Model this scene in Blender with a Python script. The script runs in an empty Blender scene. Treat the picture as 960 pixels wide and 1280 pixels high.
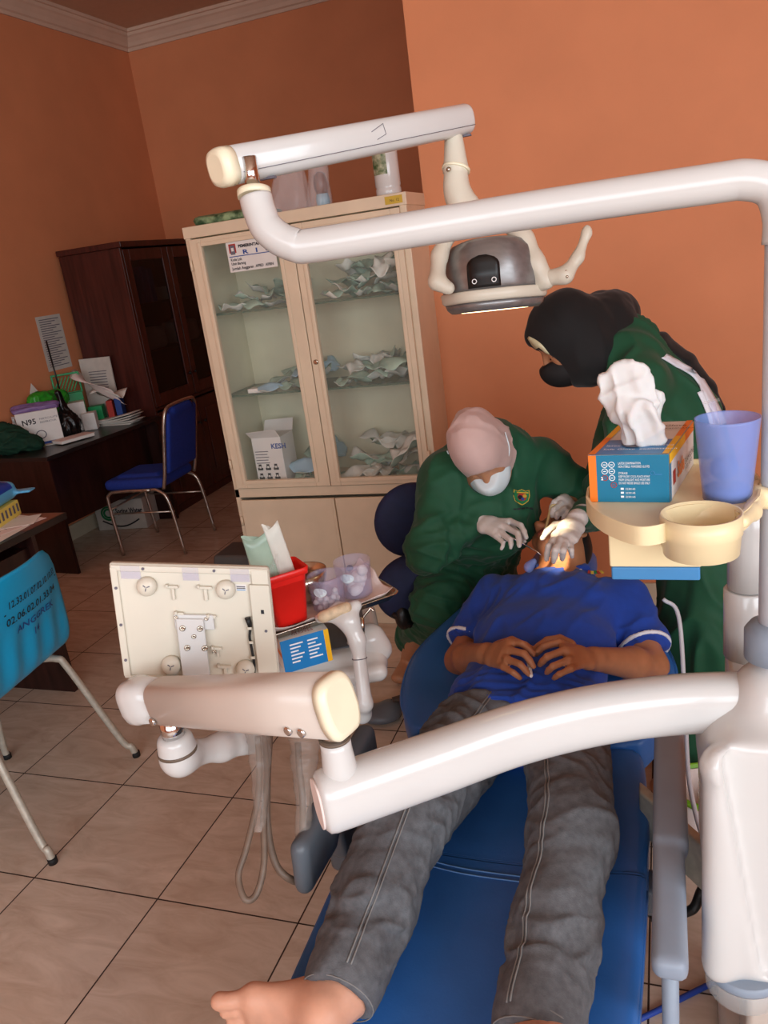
import bpy, math, random
import numpy as np
from mathutils import Vector, Matrix, Euler

random.seed(7)
rng = np.random.default_rng(7)
SC = bpy.context.scene
COL = SC.collection
PI = math.pi
def V(p): return np.array(p, dtype=np.float64)
def surf_bvh(obj):
    from mathutils.bvhtree import BVHTree
    fw = WM[obj.name].inverted(); me = obj.data
    return BVHTree.FromPolygons([fw @ v.co for v in me.vertices], [tuple(p.vertices) for p in me.polygons])
def unit(v):
    v = V(v); return v/max(1e-9, np.linalg.norm(v))
def lerp(a, b, t): return V(a)*(1-t)+V(b)*t

# ------------------------------------------------------------------ materials
def lin(h):
    h = h.lstrip('#'); c = [int(h[i:i+2], 16)/255 for i in (0, 2, 4)]
    return tuple(x/12.92 if x <= .04045 else ((x+.055)/1.055)**2.4 for x in c)+(1.0,)
MATS = {}
def mat(name, col, rough=.5, metal=0., var=.06, vscale=18., bump=0., bscale=60., trans=0., alpha=1., emit=None, estr=0., spec=.5, coat=0., ior=1.45, sheen=0., stretch=(1, 1, 1), thin=False, sss=0., col2=None, thresh=None):
    """principled surface whose colour is mottled by noise"""
    m = bpy.data.materials.new(name); m.use_nodes = True
    nt = m.node_tree; N = nt.nodes; L = nt.links; b = N['Principled BSDF']
    tc = N.new('ShaderNodeTexCoord'); mp = N.new('ShaderNodeMapping'); mp.inputs['Scale'].default_value = stretch
    L.new(tc.outputs['Object'], mp.inputs['Vector'])
    nz = N.new('ShaderNodeTexNoise'); nz.inputs['Scale'].default_value = vscale; nz.inputs['Detail'].default_value = 5
    L.new(mp.outputs[0], nz.inputs['Vector'])
    rp = N.new('ShaderNodeValToRGB'); c = lin(col)
    if col2:
        c2 = lin(col2); t = thresh or (.35, .65)
        rp.color_ramp.elements[0].position = t[0]; rp.color_ramp.elements[1].position = t[1]
        rp.color_ramp.elements[0].color = c; rp.color_ramp.elements[1].color = c2
    else:
        rp.color_ramp.elements[0].position = .3; rp.color_ramp.elements[1].position = .7
        rp.color_ramp.elements[0].color = tuple(max(0, x*(1-var)) for x in c[:3])+(1,)
        rp.color_ramp.elements[1].color = tuple(min(1, x*(1+var)) for x in c[:3])+(1,)
    L.new(nz.outputs['Fac'], rp.inputs[0]); L.new(rp.outputs[0], b.inputs['Base Color'])
    b.inputs['Roughness'].default_value = rough; b.inputs['Metallic'].default_value = metal
    b.inputs['Specular IOR Level'].default_value = spec; b.inputs['IOR'].default_value = ior
    b.inputs['Transmission Weight'].default_value = trans; b.inputs['Alpha'].default_value = alpha
    b.inputs['Coat Weight'].default_value = coat; b.inputs['Sheen Weight'].default_value = sheen
    if sss:
        b.inputs['Subsurface Weight'].default_value = sss; b.inputs['Subsurface Scale'].default_value = .01
        b.inputs['Subsurface Radius'].default_value = (1, .4, .2)
    if emit:
        b.inputs['Emission Color'].default_value = lin(emit); b.inputs['Emission Strength'].default_value = estr
    if bump:
        n2 = N.new('ShaderNodeTexNoise'); n2.inputs['Scale'].default_value = bscale; n2.inputs['Detail'].default_value = 4
        L.new(mp.outputs[0], n2.inputs['Vector'])
        bp = N.new('ShaderNodeBump'); bp.inputs['Strength'].default_value = bump; bp.inputs['Distance'].default_value = .01
        L.new(n2.outputs['Fac'], bp.inputs['Height']); L.new(bp.outputs[0], b.inputs['Normal'])
    MATS[name] = m
    return m

# ------------------------------------------------------------------ objects
WM = {}          # inverse world matrix of things
def setp(o, label=None, cat=None, group=None, kind=None):
    if label: o['label'] = label
    if cat: o['category'] = cat
    if group: o['group'] = group
    if kind: o['kind'] = kind
    return o
def thing(name, label, cat, loc=(0, 0, 0), rotz=0., group=None):
    o = bpy.data.objects.new(name, None); COL.objects.link(o)
    o.empty_display_size = .05
    o.location = loc; o.rotation_euler = (0, 0, rotz)
    WM[o.name] = (Matrix.Translation(loc) @ Matrix.Rotation(rotz, 4, 'Z')).inverted()
    return setp(o, label, cat, group)
def link(name, me, parent=None, mats=(), local=False):
    o = bpy.data.objects.new(name, me); COL.objects.link(o)
    for m in (mats if isinstance(mats, (list, tuple)) else [mats]): me.materials.append(m)
    if parent is not None:
        o.parent = parent
        inv = WM.get(parent.name, Matrix.Identity(4))
        if not local: me.transform(inv)
        WM[o.name] = inv
    return o
def dup(root, name=None, loc=None, rot=None, label=None, group=None, scale=None):
    r = root.copy(); COL.objects.link(r)
    if loc is not None: r.location = loc
    if rot is not None: r.rotation_euler = rot
    if scale is not None: r.scale = scale
    if label: r['label'] = label
    if group: r['group'] = group
    for ch in list(root.children):
        c = ch.copy(); COL.objects.link(c); c.parent = r
        for g in list(ch.children):
            d = g.copy(); COL.objects.link(d); d.parent = c
    return r
def raw_mesh(name, verts, faces, smooth=True, mi=None, auto=None):
    me = bpy.data.meshes.new(name)
    verts = np.asarray(verts, np.float32)
    if isinstance(faces, np.ndarray):
        n, k = faces.shape
        me.vertices.add(len(verts)); me.vertices.foreach_set('co', verts.ravel())
        me.loops.add(n*k); me.loops.foreach_set('vertex_index', faces.ravel().astype(np.int32))
        me.polygons.add(n); me.polygons.foreach_set('loop_start', np.arange(0, n*k, k, dtype=np.int32))
        me.update(calc_edges=True)
    else:
        me.from_pydata([tuple(map(float, v)) for v in verts], [], [tuple(f) for f in faces]); me.update()
    if mi is not None: me.polygons.foreach_set('material_index', np.asarray(mi, np.int32))
    me.polygons.foreach_set('use_smooth', np.full(len(me.polygons), bool(smooth)))
    me.update()
    return me
def frame_of(axis, up=(0, 0, 1)):
    a = unit(axis); u = V(up)
    if abs(a@unit(u)) > .98: u = V((0, 1, 0)) if abs(a[1]) < .9 else V((1, 0, 0))
    s = unit(np.cross(u, a)); n = np.cross(a, s)
    return s, n, a
def rotm(rx=0, ry=0, rz=0):
    return np.array(Euler((rx, ry, rz)).to_matrix())
class MB:
    """collects shapes, then links them as ONE mesh object"""
    def __init__(s): s.v = []; s.f = []; s.m = []; s.sm = []
    def add(s, verts, faces, mi=0, smooth=False):
        o = len(s.v); s.v += [tuple(map(float, p)) for p in verts]
        for f in faces: s.f.append(tuple(o+i for i in f)); s.m.append(mi); s.sm.append(smooth)
        return s
    def box(s, c, size, R=None, mi=0):
        h = V(size)/2; P = []
        for z in (-1, 1):
            for y in (-1, 1):
                for x in (-1, 1): P.append(V((x, y, z))*h)
        P = np.array(P)
        if R is not None: P = P@np.asarray(R).T
        return s.add(P+V(c), [(0, 2, 3, 1), (4, 5, 7, 6), (0, 1, 5, 4), (2, 6, 7, 3), (0, 4, 6, 2), (1, 3, 7, 5)], mi)
    def bb(s, lo, hi, mi=0):
        lo, hi = V(lo), V(hi); return s.box((lo+hi)/2, hi-lo, None, mi)
    def hexa(s, bottom, top, mi=0):
        return s.add(list(bottom)+list(top), [(3, 2, 1, 0), (4, 5, 6, 7), (0, 1, 5, 4), (1, 2, 6, 5), (2, 3, 7, 6), (3, 0, 4, 7)], mi)
    def loft(s, rings, mi=0, caps=True, smooth=True, closed=True):
        n = len(rings[0]); vs = [p for r in rings for p in r]; fs = []
        for i in range(len(rings)-1):
            for j in range(n if closed else n-1):
                k = (j+1) % n
                fs.append((i*n+j, i*n+k, (i+1)*n+k, (i+1)*n+j))
        o = len(s.v); s.add(vs, fs, mi, smooth)
        if caps:
            s.f.append(tuple(o+j for j in reversed(range(n)))); s.m.append(mi); s.sm.append(False)
            e = o+(len(rings)-1)*n
            s.f.append(tuple(e+j for j in range(n))); s.m.append(mi); s.sm.append(False)
        return s
    def tube(s, path, r, seg=14, mi=0, caps=True, flat=1., up=(0, 0, 1)):
        path = [V(p) for p in path]; n = len(path); rings = []
        rr = r if isinstance(r, (list, tuple, np.ndarray)) else [r]*n
        prev = None
        for i, p in enumerate(path):
            t = path[min(i+1, n-1)]-path[max(i-1, 0)]
            S, U, A = frame_of(t, up) if prev is None else (None, None, unit(t))
            if prev is not None:
                S = prev-A*(prev@A); S = unit(S); U = np.cross(A, S)
            prev = S
            rings.append([p+rr[i]*(math.cos(a)*S+math.sin(a)*U*flat) for a in np.linspace(0, 2*PI, seg, endpoint=False)])
        return s.loft(rings, mi, caps)
    def cyl(s, a, b, r, r2=None, seg=20, mi=0, caps=True):
        return s.tube([a, b], [r, r if r2 is None else r2], seg, mi, caps)
    def lathe(s, prof, origin, axis=(0, 0, 1), seg=28, mi=0, up=(0, 1, 0), caps=True):
        S, U, A = frame_of(axis, up); o = V(origin)
        rings = [[o+A*h+r*(math.cos(a)*S+math.sin(a)*U) for a in np.linspace(0, 2*PI, seg, endpoint=False)] for r, h in prof]
        return s.loft(rings, mi, caps)
    def prism(s, poly, vec, mi=0, smooth=False):
        n = len(poly); a = [V(p) for p in poly]; b = [p+V(vec) for p in a]
        return s.add(a+b, [tuple(reversed(range(n))), tuple(range(n, 2*n))]+[(i, (i+1) % n, n+(i+1) % n, n+i) for i in range(n)], mi, smooth)
    def ball(s, c, r, seg=14, mi=0, R=None):
        r = V((r, r, r)) if np.isscalar(r) else V(r); rings = []
        for ph in np.linspace(-PI/2+.12, PI/2-.12, max(6, seg//2)):
            ring = np.array([(math.cos(ph)*math.cos(a), math.cos(ph)*math.sin(a), math.sin(ph)) for a in np.linspace(0, 2*PI, seg, endpoint=False)])*r
            if R is not None: ring = ring@np.asarray(R).T
            rings.append(list(ring+V(c)))
        return s.loft(rings, mi, True)
    def build(s, name, mats, parent=None, bevel=0., seg=2, sub=0, solid=0., ang=.6):
        me = bpy.data.meshes.new(name); me.from_pydata(s.v, [], s.f)
        me.polygons.foreach_set('material_index', s.m); me.polygons.foreach_set('use_smooth', s.sm); me.update()
        o = link(name, me, parent, mats)
        if solid:
            d = o.modifiers.new('solid', 'SOLIDIFY'); d.thickness = solid; d.offset = 0
        if bevel:
            d = o.modifiers.new('bevel', 'BEVEL'); d.width = bevel; d.segments = seg; d.limit_method = 'ANGLE'; d.angle_limit = ang; d.use_clamp_overlap = True
            me.polygons.foreach_set('use_smooth', [True]*len(me.polygons))
            w = o.modifiers.new('wn', 'WEIGHTED_NORMAL'); w.keep_sharp = False
        if sub:
            d = o.modifiers.new('sub', 'SUBSURF'); d.levels = sub; d.render_levels = sub
            me.polygons.foreach_set('use_smooth', [True]*len(me.polygons))
        return o
def spline(pts, n=8):
    """Catmull-Rom through pts"""
    P_ = [V(p) for p in pts]; P_ = [2*P_[0]-P_[1]]+P_+[2*P_[-1]-P_[-2]]; out = []
    for i in range(1, len(P_)-2):
        a, b, c, d = P_[i-1:i+3]
        for t in np.linspace(0, 1, n, endpoint=False):
            out.append(.5*((2*b)+(c-a)*t+(2*a-5*b+4*c-d)*t*t+(3*b-a-3*c+d)*t**3))
    out.append(P_[-2]); return out
def text_verts(txt, size, bold=0.):
    cu = bpy.data.curves.new('txt', 'FONT'); cu.body = txt; cu.size = size; cu.resolution_u = 2; cu.offset = bold
    o = bpy.data.objects.new('txt', cu); COL.objects.link(o)
    dg = bpy.context.evaluated_depsgraph_get(); me = o.evaluated_get(dg).to_mesh()
    v = [tuple(p.co) for p in me.vertices]; f = [tuple(p.vertices) for p in me.polygons]
    o.evaluated_get(dg).to_mesh_clear(); bpy.data.objects.remove(o); bpy.data.curves.remove(cu)
    return v, f
def put_text(mb, txt, size, origin, xdir, ydir, mi=0, off=.0006, bold=0., width=None, wrap=None):
    v, f = text_verts(txt, size, bold)
    x, y = unit(xdir), unit(ydir); n = np.cross(x, y)
    if width and v:
        w = max(p[0] for p in v); k = width/max(w, 1e-6); v = [(p[0]*k, p[1], 0) for p in v]
    q = [V(origin)+x*p[0]+y*p[1]+n*off for p in v]
    if wrap: q = [wrap(p) for p in q]
    mb.add(q, f, mi)
def slab(mb, o, x, y, u0, v0, u1, v1, off=.0005, mi=0):
    """thin printed rectangle on a plane given by origin and two directions"""
    x, y = unit(x), unit(y); n = np.cross(x, y); o = V(o)
    mb.add([o+x*a+y*b+n*off for a, b in ((u0, v0), (u1, v0), (u1, v1), (u0, v1))], [(0, 1, 2, 3)], mi)

# ------------------------------------------------------------------ implicit bodies
class SDF:
    """smooth union of rounded limbs, meshed as one closed surface"""
    def __init__(s, h): s.h = h; s.ops = []
    def cone(s, a, b, ra, rb=None, k=.012, side=None, op='u', flat=False):
        """limb from a to b. radii: number or (width along side, depth)"""
        rb = ra if rb is None else rb
        ra = (ra, ra) if np.isscalar(ra) else ra; rb = (rb, rb) if np.isscalar(rb) else rb
        s.ops.append(('c', V(a), V(b), ra, rb, k, side, op, flat)); return s
    def chain(s, pts, rad, k=.012, side=None):
        for i in range(len(pts)-1): s.cone(pts[i], pts[i+1], rad[i], rad[i+1], k, side)
        return s
    def ell(s, c, r, R=None, k=.012, op='u'):
        r = V((r, r, r)) if np.isscalar(r) else V(r)
        s.ops.append(('e', V(c), r, np.eye(3) if R is None else np.asarray(R), k, op)); return s
    def box(s, c, half, r=.01, R=None, k=.008, op='u'):
        s.ops.append(('b', V(c), V(half), r, np.eye(3) if R is None else np.asarray(R), k, op)); return s
    def plane(s, p, n, k=.003):
        """keep only the side that n points away from"""
        s.ops.append(('p', V(p), unit(n), k)); return s
    def _bbox(s):
        lo, hi = V((9, 9, 9)), V((-9, -9, -9))
        for o in s.ops:
            if o[0] == 'c' and o[7] == 'u':
                r = max(max(o[3]), max(o[4])); lo = np.minimum(lo, np.minimum(o[1], o[2])-r); hi = np.maximum(hi, np.maximum(o[1], o[2])+r)
            elif o[0] == 'e' and o[5] == 'u':
                r = np.abs(o[3])@o[2]; r = np.minimum(r, max(o[2])); lo = np.minimum(lo, o[1]-r); hi = np.maximum(hi, o[1]+r)
            elif o[0] == 'b' and o[6] == 'u':
                r = np.abs(o[4])@o[2]; lo = np.minimum(lo, o[1]-r); hi = np.maximum(hi, o[1]+r)
        return lo, hi
    def mesh(s, disp=None):
        h = s.h; lo, hi = s._bbox(); lo = lo-4*h-.015; hi = hi+4*h+.015
        n = np.ceil((hi-lo)/h).astype(int)+1
        f = np.full(n, .06, np.float32)
        ax = [lo[i]+h*np.arange(n[i]) for i in range(3)]
        for o in s.ops:
            if o[0] == 'p':
                d = ((ax[0]-o[1][0])*o[2][0])[:, None, None]+((ax[1]-o[1][1])*o[2][1])[None, :, None]+((ax[2]-o[1][2])*o[2][2])[None, None, :]
                f = s._smax(f, d.astype(np.float32), o[3]); continue
            if o[0] == 'c':
                r = max(max(o[3]), max(o[4])); l = np.minimum(o[1], o[2])-r; u = np.maximum(o[1], o[2])+r; k = o[5]; op = o[7]
            elif o[0] == 'e':
                r = np.minimum(np.abs(o[3])@o[2], max(o[2])); l, u = o[1]-r, o[1]+r; k = o[4]; op = o[5]
            else:
                r = np.abs(o[4])@o[2]; l, u = o[1]-r, o[1]+r; k = o[5]; op = o[6]
            pad = k+3*h
            i0 = np.clip(np.floor((l-pad-lo)/h).astype(int), 0, n-1); i1 = np.clip(np.ceil((u+pad-lo)/h).astype(int)+1, 1, n)
            if (i1 <= i0).any(): continue
            sl = tuple(slice(a, b) for a, b in zip(i0, i1))
            X = ax[0][sl[0]][:, None, None].astype(np.float32); Y = ax[1][sl[1]][None, :, None].astype(np.float32); Z = ax[2][sl[2]][None, None, :].astype(np.float32)
            if o[0] == 'c':
                a, b, ra, rb, _, side, _, flat = o[1:]
                ba = b-a; L = max(1e-6, np.linalg.norm(ba)); A = ba/L
                PX, PY, PZ = X-a[0], Y-a[1], Z-a[2]
                t = PX*A[0]+PY*A[1]+PZ*A[2]; tc = np.clip(t, 0, L); q = tc/L
                iso = abs(ra[0]-ra[1])+abs(rb[0]-rb[1]) < 1e-6
                if iso:
                    rr = ra[0]+(rb[0]-ra[0])*q
                    if flat:
                        rad = np.sqrt(np.maximum(PX*PX+PY*PY+PZ*PZ-t*t, 0))-rr; d = np.maximum(rad, np.abs(t-L/2)-L/2)
                    else:
                        d = np.sqrt((PX-tc*A[0])**2+(PY-tc*A[1])**2+(PZ-tc*A[2])**2)-rr
                else:
                    S = unit(V(side)-A*(V(side)@A)); U = np.cross(A, S)
                    w = PX*S[0]+PY*S[1]+PZ*S[2]; v = PX*U[0]+PY*U[1]+PZ*U[2]; e = (t-tc) if not flat else 0*t
                    rw = ra[0]+(rb[0]-ra[0])*q; rv = ra[1]+(rb[1]-ra[1])*q; re = np.minimum(rw, rv)
                    k0 = np.sqrt((w/rw)**2+(v/rv)**2+(e/re)**2)+1e-6
                    k1 = np.sqrt((w/rw**2)**2+(v/rv**2)**2+(e/re**2)**2)+1e-6
                    d = k0*(k0-1)/k1
                    if flat: d = np.maximum(d, np.abs(t-L/2)-L/2)
            elif o[0] == 'e':
                c, r, R = o[1], o[2], o[3]
                PX, PY, PZ = X-c[0], Y-c[1], Z-c[2]
                x = PX*R[0, 0]+PY*R[1, 0]+PZ*R[2, 0]; y = PX*R[0, 1]+PY*R[1, 1]+PZ*R[2, 1]; z = PX*R[0, 2]+PY*R[1, 2]+PZ*R[2, 2]
                k0 = np.sqrt((x/r[0])**2+(y/r[1])**2+(z/r[2])**2)+1e-6
                k1 = np.sqrt((x/r[0]**2)**2+(y/r[1]**2)**2+(z/r[2]**2)**2)+1e-6
                d = k0*(k0-1)/k1
            else:
                c, hf, rd, R = o[1:5]
                PX, PY, PZ = X-c[0], Y-c[1], Z-c[2]
                x = np.abs(PX*R[0, 0]+PY*R[1, 0]+PZ*R[2, 0])-hf[0]+rd; y = np.abs(PX*R[0, 1]+PY*R[1, 1]+PZ*R[2, 1])-hf[1]+rd; z = np.abs(PX*R[0, 2]+PY*R[1, 2]+PZ*R[2, 2])-hf[2]+rd
                d = np.sqrt(np.maximum(x, 0)**2+np.maximum(y, 0)**2+np.maximum(z, 0)**2)+np.minimum(np.maximum(x, np.maximum(y, z)), 0)-rd
            d = d.astype(np.float32)
            if op == 'u': f[sl] = s._smin(f[sl], d, k)
            else: f[sl] = s._smax(f[sl], -d, k)
        if disp is not None: f = f+disp(ax[0][:, None, None], ax[1][None, :, None], ax[2][None, None, :]).astype(np.float32)
        f[0] = f[-1] = .05; f[:, 0] = f[:, -1] = .05; f[:, :, 0] = f[:, :, -1] = .05
        return s._nets(f, lo, h)
    @staticmethod
    def _smin(a, b, k):
        e = np.maximum(k-np.abs(a-b), 0); return np.minimum(a, b)-e*e/(4*k)
    @staticmethod
    def _smax(a, b, k):
        e = np.maximum(k-np.abs(a-b), 0); return np.maximum(a, b)+e*e/(4*k)
    @staticmethod
    def _nets(f, lo, h):
        g = f < 0; n = np.array(f.shape)
        def C(A, i, j, k): return A[i:n[0]-1+i, j:n[1]-1+j, k:n[2]-1+k]
        cnt = np.zeros(n-1, np.uint8)
        cor = [(i, j, k) for i in (0, 1) for j in (0, 1) for k in (0, 1)]
        for c in cor: cnt += C(g, *c)
        act = (cnt > 0) & (cnt < 8); ids = np.argwhere(act); idx = np.full(n-1, -1, np.int64); idx[act] = np.arange(len(ids))
        val = {c: C(f, *c)[act] for c in cor}
        acc = np.zeros((len(ids), 3)); num = np.zeros(len(ids))
        for a in cor:
            for d in range(3):
                if a[d]: continue
                b = list(a); b[d] = 1; b = tuple(b)
                fa, fb = val[a], val[b]; m = (fa < 0) != (fb < 0)
                t = np.where(m, fa/np.where(m, fa-fb, 1), 0)
                p = np.tile(np.array(a, float), (len(ids), 1)); p[:, d] += t
                acc[m] += p[m]; num[m] += 1
        verts = lo+h*(ids+acc/num[:, None])
        quads = []
        for d in range(3):
            e = [slice(None)]*3; e2 = [slice(None)]*3; e[d] = slice(0, -1); e2[d] = slice(1, None)
            ga, gb = g[tuple(e)], g[tuple(e2)]; ch = np.argwhere(ga != gb)
            o1, o2 = [(1, 2), (2, 0), (0, 1)][d]
            ch = ch[(ch[:, o1] > 0) & (ch[:, o2] > 0)]
            ch = ch[(ch[:, o1] < n[o1]-1) & (ch[:, o2] < n[o2]-1)]
            s_ = g[ch[:, 0], ch[:, 1], ch[:, 2]]
            def at_(da, db):
                q = ch.copy(); q[:, o1] += da; q[:, o2] += db; return idx[q[:, 0], q[:, 1], q[:, 2]]
            Q = np.stack([at_(-1, -1), at_(0, -1), at_(0, 0), at_(-1, 0)], 1)
            Q[~s_] = Q[~s_][:, ::-1]; quads.append(Q)
        Q = np.concatenate(quads); Q = Q[(Q >= 0).all(1)]
        return verts, Q
def vnormals(v, q):
    a = v[q[:, 2]]-v[q[:, 0]]; b = v[q[:, 3]]-v[q[:, 1]]; fn = np.cross(a, b); N = np.zeros_like(v)
    for i in range(4): np.add.at(N, q[:, i], fn)
    return N/np.maximum(1e-9, np.linalg.norm(N, axis=1))[:, None]
def relax(v, q, it=2, lam=.5):
    for _ in range(it):
        acc = np.zeros_like(v); c = np.zeros(len(v))
        for i in range(4):
            np.add.at(acc, q[:, i], v[q[:, (i+1) % 4]]+v[q[:, (i+3) % 4]]); np.add.at(c, q[:, i], 2)
        v = v*(1-lam)+lam*acc/np.maximum(c, 1)[:, None]
    return v
def wav(p, freq, seed=0, n=5):
    """cheap smooth pseudo-noise in [-1,1]"""
    r = np.random.default_rng(seed); o = np.zeros(len(p)); q = p*freq
    q = q+.6*np.sin(q[:, [1, 2, 0]]*1.3+seed)
    for _ in range(n):
        d = r.normal(size=3); d /= np.linalg.norm(d); o += np.sin(q@d*r.uniform(.7, 1.6)+r.uniform(0, 6.3))
    return o/n*1.4
def folds(v, q, axis, freq, amp, seed=0, mask=None, sharp=1.5, ridge=False, along=.82):
    """long cloth folds that run along axis"""
    N = vnormals(v, q); a = unit(axis); p = v-np.outer(v@a, a)*along
    w = wav(p, freq, seed, 4)
    if ridge: w = 2*np.clip(1-np.abs(w), 0, 1)**2-.7
    else: w = np.sign(w)*np.abs(w)**sharp
    m = 1. if mask is None else mask(v)
    return v+N*(w*amp*m)[:, None]
def body(name, sdf, mats, parent=None, it=2, fold=(), classify=None, disp=None):
    v, q = sdf.mesh(disp); v = relax(v, q, it)
    for fo in fold: v = folds(v, q, **fo)
    if fold: v = relax(v, q, 1)
    mi = None
    if classify is not None:
        mi = classify((v[q].mean(1)))
    return link(name, raw_mesh(name, v, q, True, mi), parent, mats)

# ================================================================== MATERIALS
mat('wall_paint', '#d68a60', .62, var=.05, vscale=3, bump=.05, bscale=35, spec=.3)
mat('ceiling_paint', '#c9a68c', .8, var=.03)
mat('cornice_paint', '#d2b5a0', .6, var=.05, vscale=6)
mat('skirting', '#c9bda4', .35, var=.08, vscale=9)
mat('cream_metal', '#dcc7ab', .38, var=.05, vscale=8, bump=.02, bscale=90)
mat('cream_inner', '#d3cfb2', .55, var=.06, vscale=6)
mat('dark_wood', '#2b1512', .32, var=.45, vscale=5, stretch=(6, 6, .6), bump=.03)
mat('red_wood', '#47201a', .34, var=.4, vscale=5, stretch=(7, 7, .5), bump=.03)
mat('red_wood_in', '#3a201b', .6, var=.2)
mat('desk_black', '#241c1b', .3, var=.2, vscale=14)
mat('desk_brown', '#7a4632', .35, var=.25, vscale=6, stretch=(5, 1, 1))
mat('white_plastic', '#d0cfcc', .22, var=.02, vscale=6, coat=.3)
mat('panel_white', '#d3ccbb', .34, var=.03, vscale=9)
mat('cream_plastic', '#e8d6ab', .36, var=.03, vscale=9)
mat('taupe_plastic', '#cdbfb3', .28, var=.03, vscale=9)
mat('cap_cream', '#efe6c9', .3, var=.03)
mat('grey_plastic', '#8b97a6', .42, var=.05, vscale=14)
mat('dark_grey_plastic', '#5b6168', .42, var=.06, vscale=14)
mat('pole_grey', '#c9ccd2', .28, var=.03)
mat('chrome', '#d9d9d9', .12, metal=1., var=.05)
mat('steel', '#c4bcae', .22, metal=1., var=.1, vscale=20)
mat('worn_chrome', '#bdb5aa', .3, metal=.9, var=.2, vscale=40)
mat('grey_paint_metal', '#b9b4a6', .42, metal=.2, var=.12, vscale=50)
mat('black_plastic', '#121213', .35, var=.2)
mat('black_rubber', '#1a1a1b', .7, var=.2)
mat('gunmetal', '#8d8c8c', .36, metal=.6, var=.15, vscale=9, stretch=(1, 8, 8))
mat('chair_vinyl', '#2f66ac', .38, var=.10, vscale=7, bump=.05, bscale=240)
mat('vinyl_seam', '#5c88bd', .55, var=.1)
mat('navy_fabric', '#131c3d', .75, var=.15, vscale=40, bump=.1, bscale=260)
mat('blue_fabric', '#1e3a9a', .8, var=.12, vscale=60, bump=.12, bscale=300)
mat('cyan_plastic', '#12a6dc', .34, var=.04, vscale=8)
mat('red_plastic', '#e3231c', .35, var=.05)
mat('paper', '#e9e3da', .8, var=.03)
mat('paper_grey', '#c9c4bb', .8, var=.06)
mat('pink_paper', '#e8d6cf', .85, var=.05, vscale=30, bump=.1, bscale=80)
mat('tissue', '#d3d1cf', .9, var=.02, bump=.08, bscale=60, sss=.15)
mat('ink', '#1c1b22', .7); mat('ink_grey', '#6a6670', .8); mat('ink_red', '#a8352c', .7); mat('ink_blue', '#27488f', .7); mat('ink_white', '#f2f4f4', .6)
mat('ink_gold', '#c7a53a', .6); mat('ink_green', '#1c7a48', .7)
mat('teal_print', '#137497', .4, var=.05); mat('orange_print', '#ec7a22', .4, var=.05); mat('yellow_print', '#f2b822', .4, var=.04); mat('sky_print', '#3f82b8', .4, var=.05); mat('blue_print', '#1c7fc4', .4, var=.05)
mat('carton', '#dfdad4', .5, var=.03)
mat('clear_plastic', '#f4f7fa', .1, trans=.0, alpha=.10, var=.02)
mat('hazy_plastic', '#c8c4e6', .2, alpha=.20, var=.03)
mat('blue_cup', '#8fa8ea', .3, alpha=.42, var=.04)
mat('cup_dark', '#3f5aa8', .4)
mat('glass_pane', '#dfe8dc', .04, alpha=.05, var=.02)
mat('glass_shelf', '#4b6a58', .06, alpha=.6, var=.04)
mat('dark_glass', '#15100e', .08, alpha=.55, var=.05)
mat('pouch_green', '#a9c2ae', .32, var=.3, vscale=9, alpha=.93)
mat('pouch_white', '#d7d6cb', .55, var=.1, vscale=9)
mat('pouch_blue', '#9fbfd0', .4, var=.12, vscale=9)
mat('cotton', '#f0ebe8', .95, var=.03, bump=.3, bscale=220)
mat('grey_bin', '#55514e', .55, var=.1)
mat('hose_sleeve', '#b9aba0', .2, alpha=.28, var=.12, vscale=30)
mat('hose_grey', '#6f5c4e', .5, var=.15, vscale=40)
mat('green_bag', '#2f9a2b', .3, var=.25, vscale=12, bump=.3, bscale=40)
mat('green_basket', '#149454', .4, var=.08)
mat('black_bag', '#0d0c0d', .28, var=.2, bump=.3, bscale=30)
mat('dark_green_cloth', '#0b3423', .85, var=.2)
mat('wipes_blue', '#1f49b0', .3)
mat('clear_glass', '#dfe3e2', .05, alpha=.3)
mat('yellow_plastic', '#ecd768', .4, var=.05)
mat('skin_tan', '#a9714f', .5, var=.09, vscale=30, sss=.06, bump=.03, bscale=180)
mat('skin_foot', '#cc967b', .5, var=.08, vscale=26, sss=.08, bump=.03, bscale=180)
mat('skin_face', '#b27e5c', .5, var=.06, vscale=30, sss=.06)
mat('lip', '#8d4d42', .45); mat('hair', '#14100e', .55, var=.3, vscale=120); mat('nail', '#d6a48c', .3)
mat('shirt_blue', '#17409f', .85, var=.07, vscale=50, bump=.08, bscale=260, sheen=.1)
mat('shirt_white', '#dfe2ea', .8)
mat('denim', '#5c5d60', .9, var=.22, vscale=70, bump=.16, bscale=420)
mat('denim_thread', '#7d7b79', .85, var=.1)
mat('gown_green', '#0d4a2f', .72, var=.08, vscale=30, bump=.03, bscale=200, sheen=.08)
mat('hijab_pink', '#c9aba4', .72, var=.05, vscale=20, sheen=.15)
mat('hijab_black', '#09090b', .8, var=.1, sheen=.1)
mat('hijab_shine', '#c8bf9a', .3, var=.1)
mat('mask_white', '#d5e2e6', .8, var=.03, bump=.04, bscale=150)
mat('mask_black', '#0e0e10', .7, var=.1)
mat('glove', '#cfc9c4', .45, var=.05, vscale=26, bump=.06, bscale=120, sss=.04)
mat('green_lime', '#7fb428', .45)
mat('blue_cable', '#2545a0', .5); mat('dark_cable', '#141414', .5)
mat('brown_strip', '#6a5a4c', .5)

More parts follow.
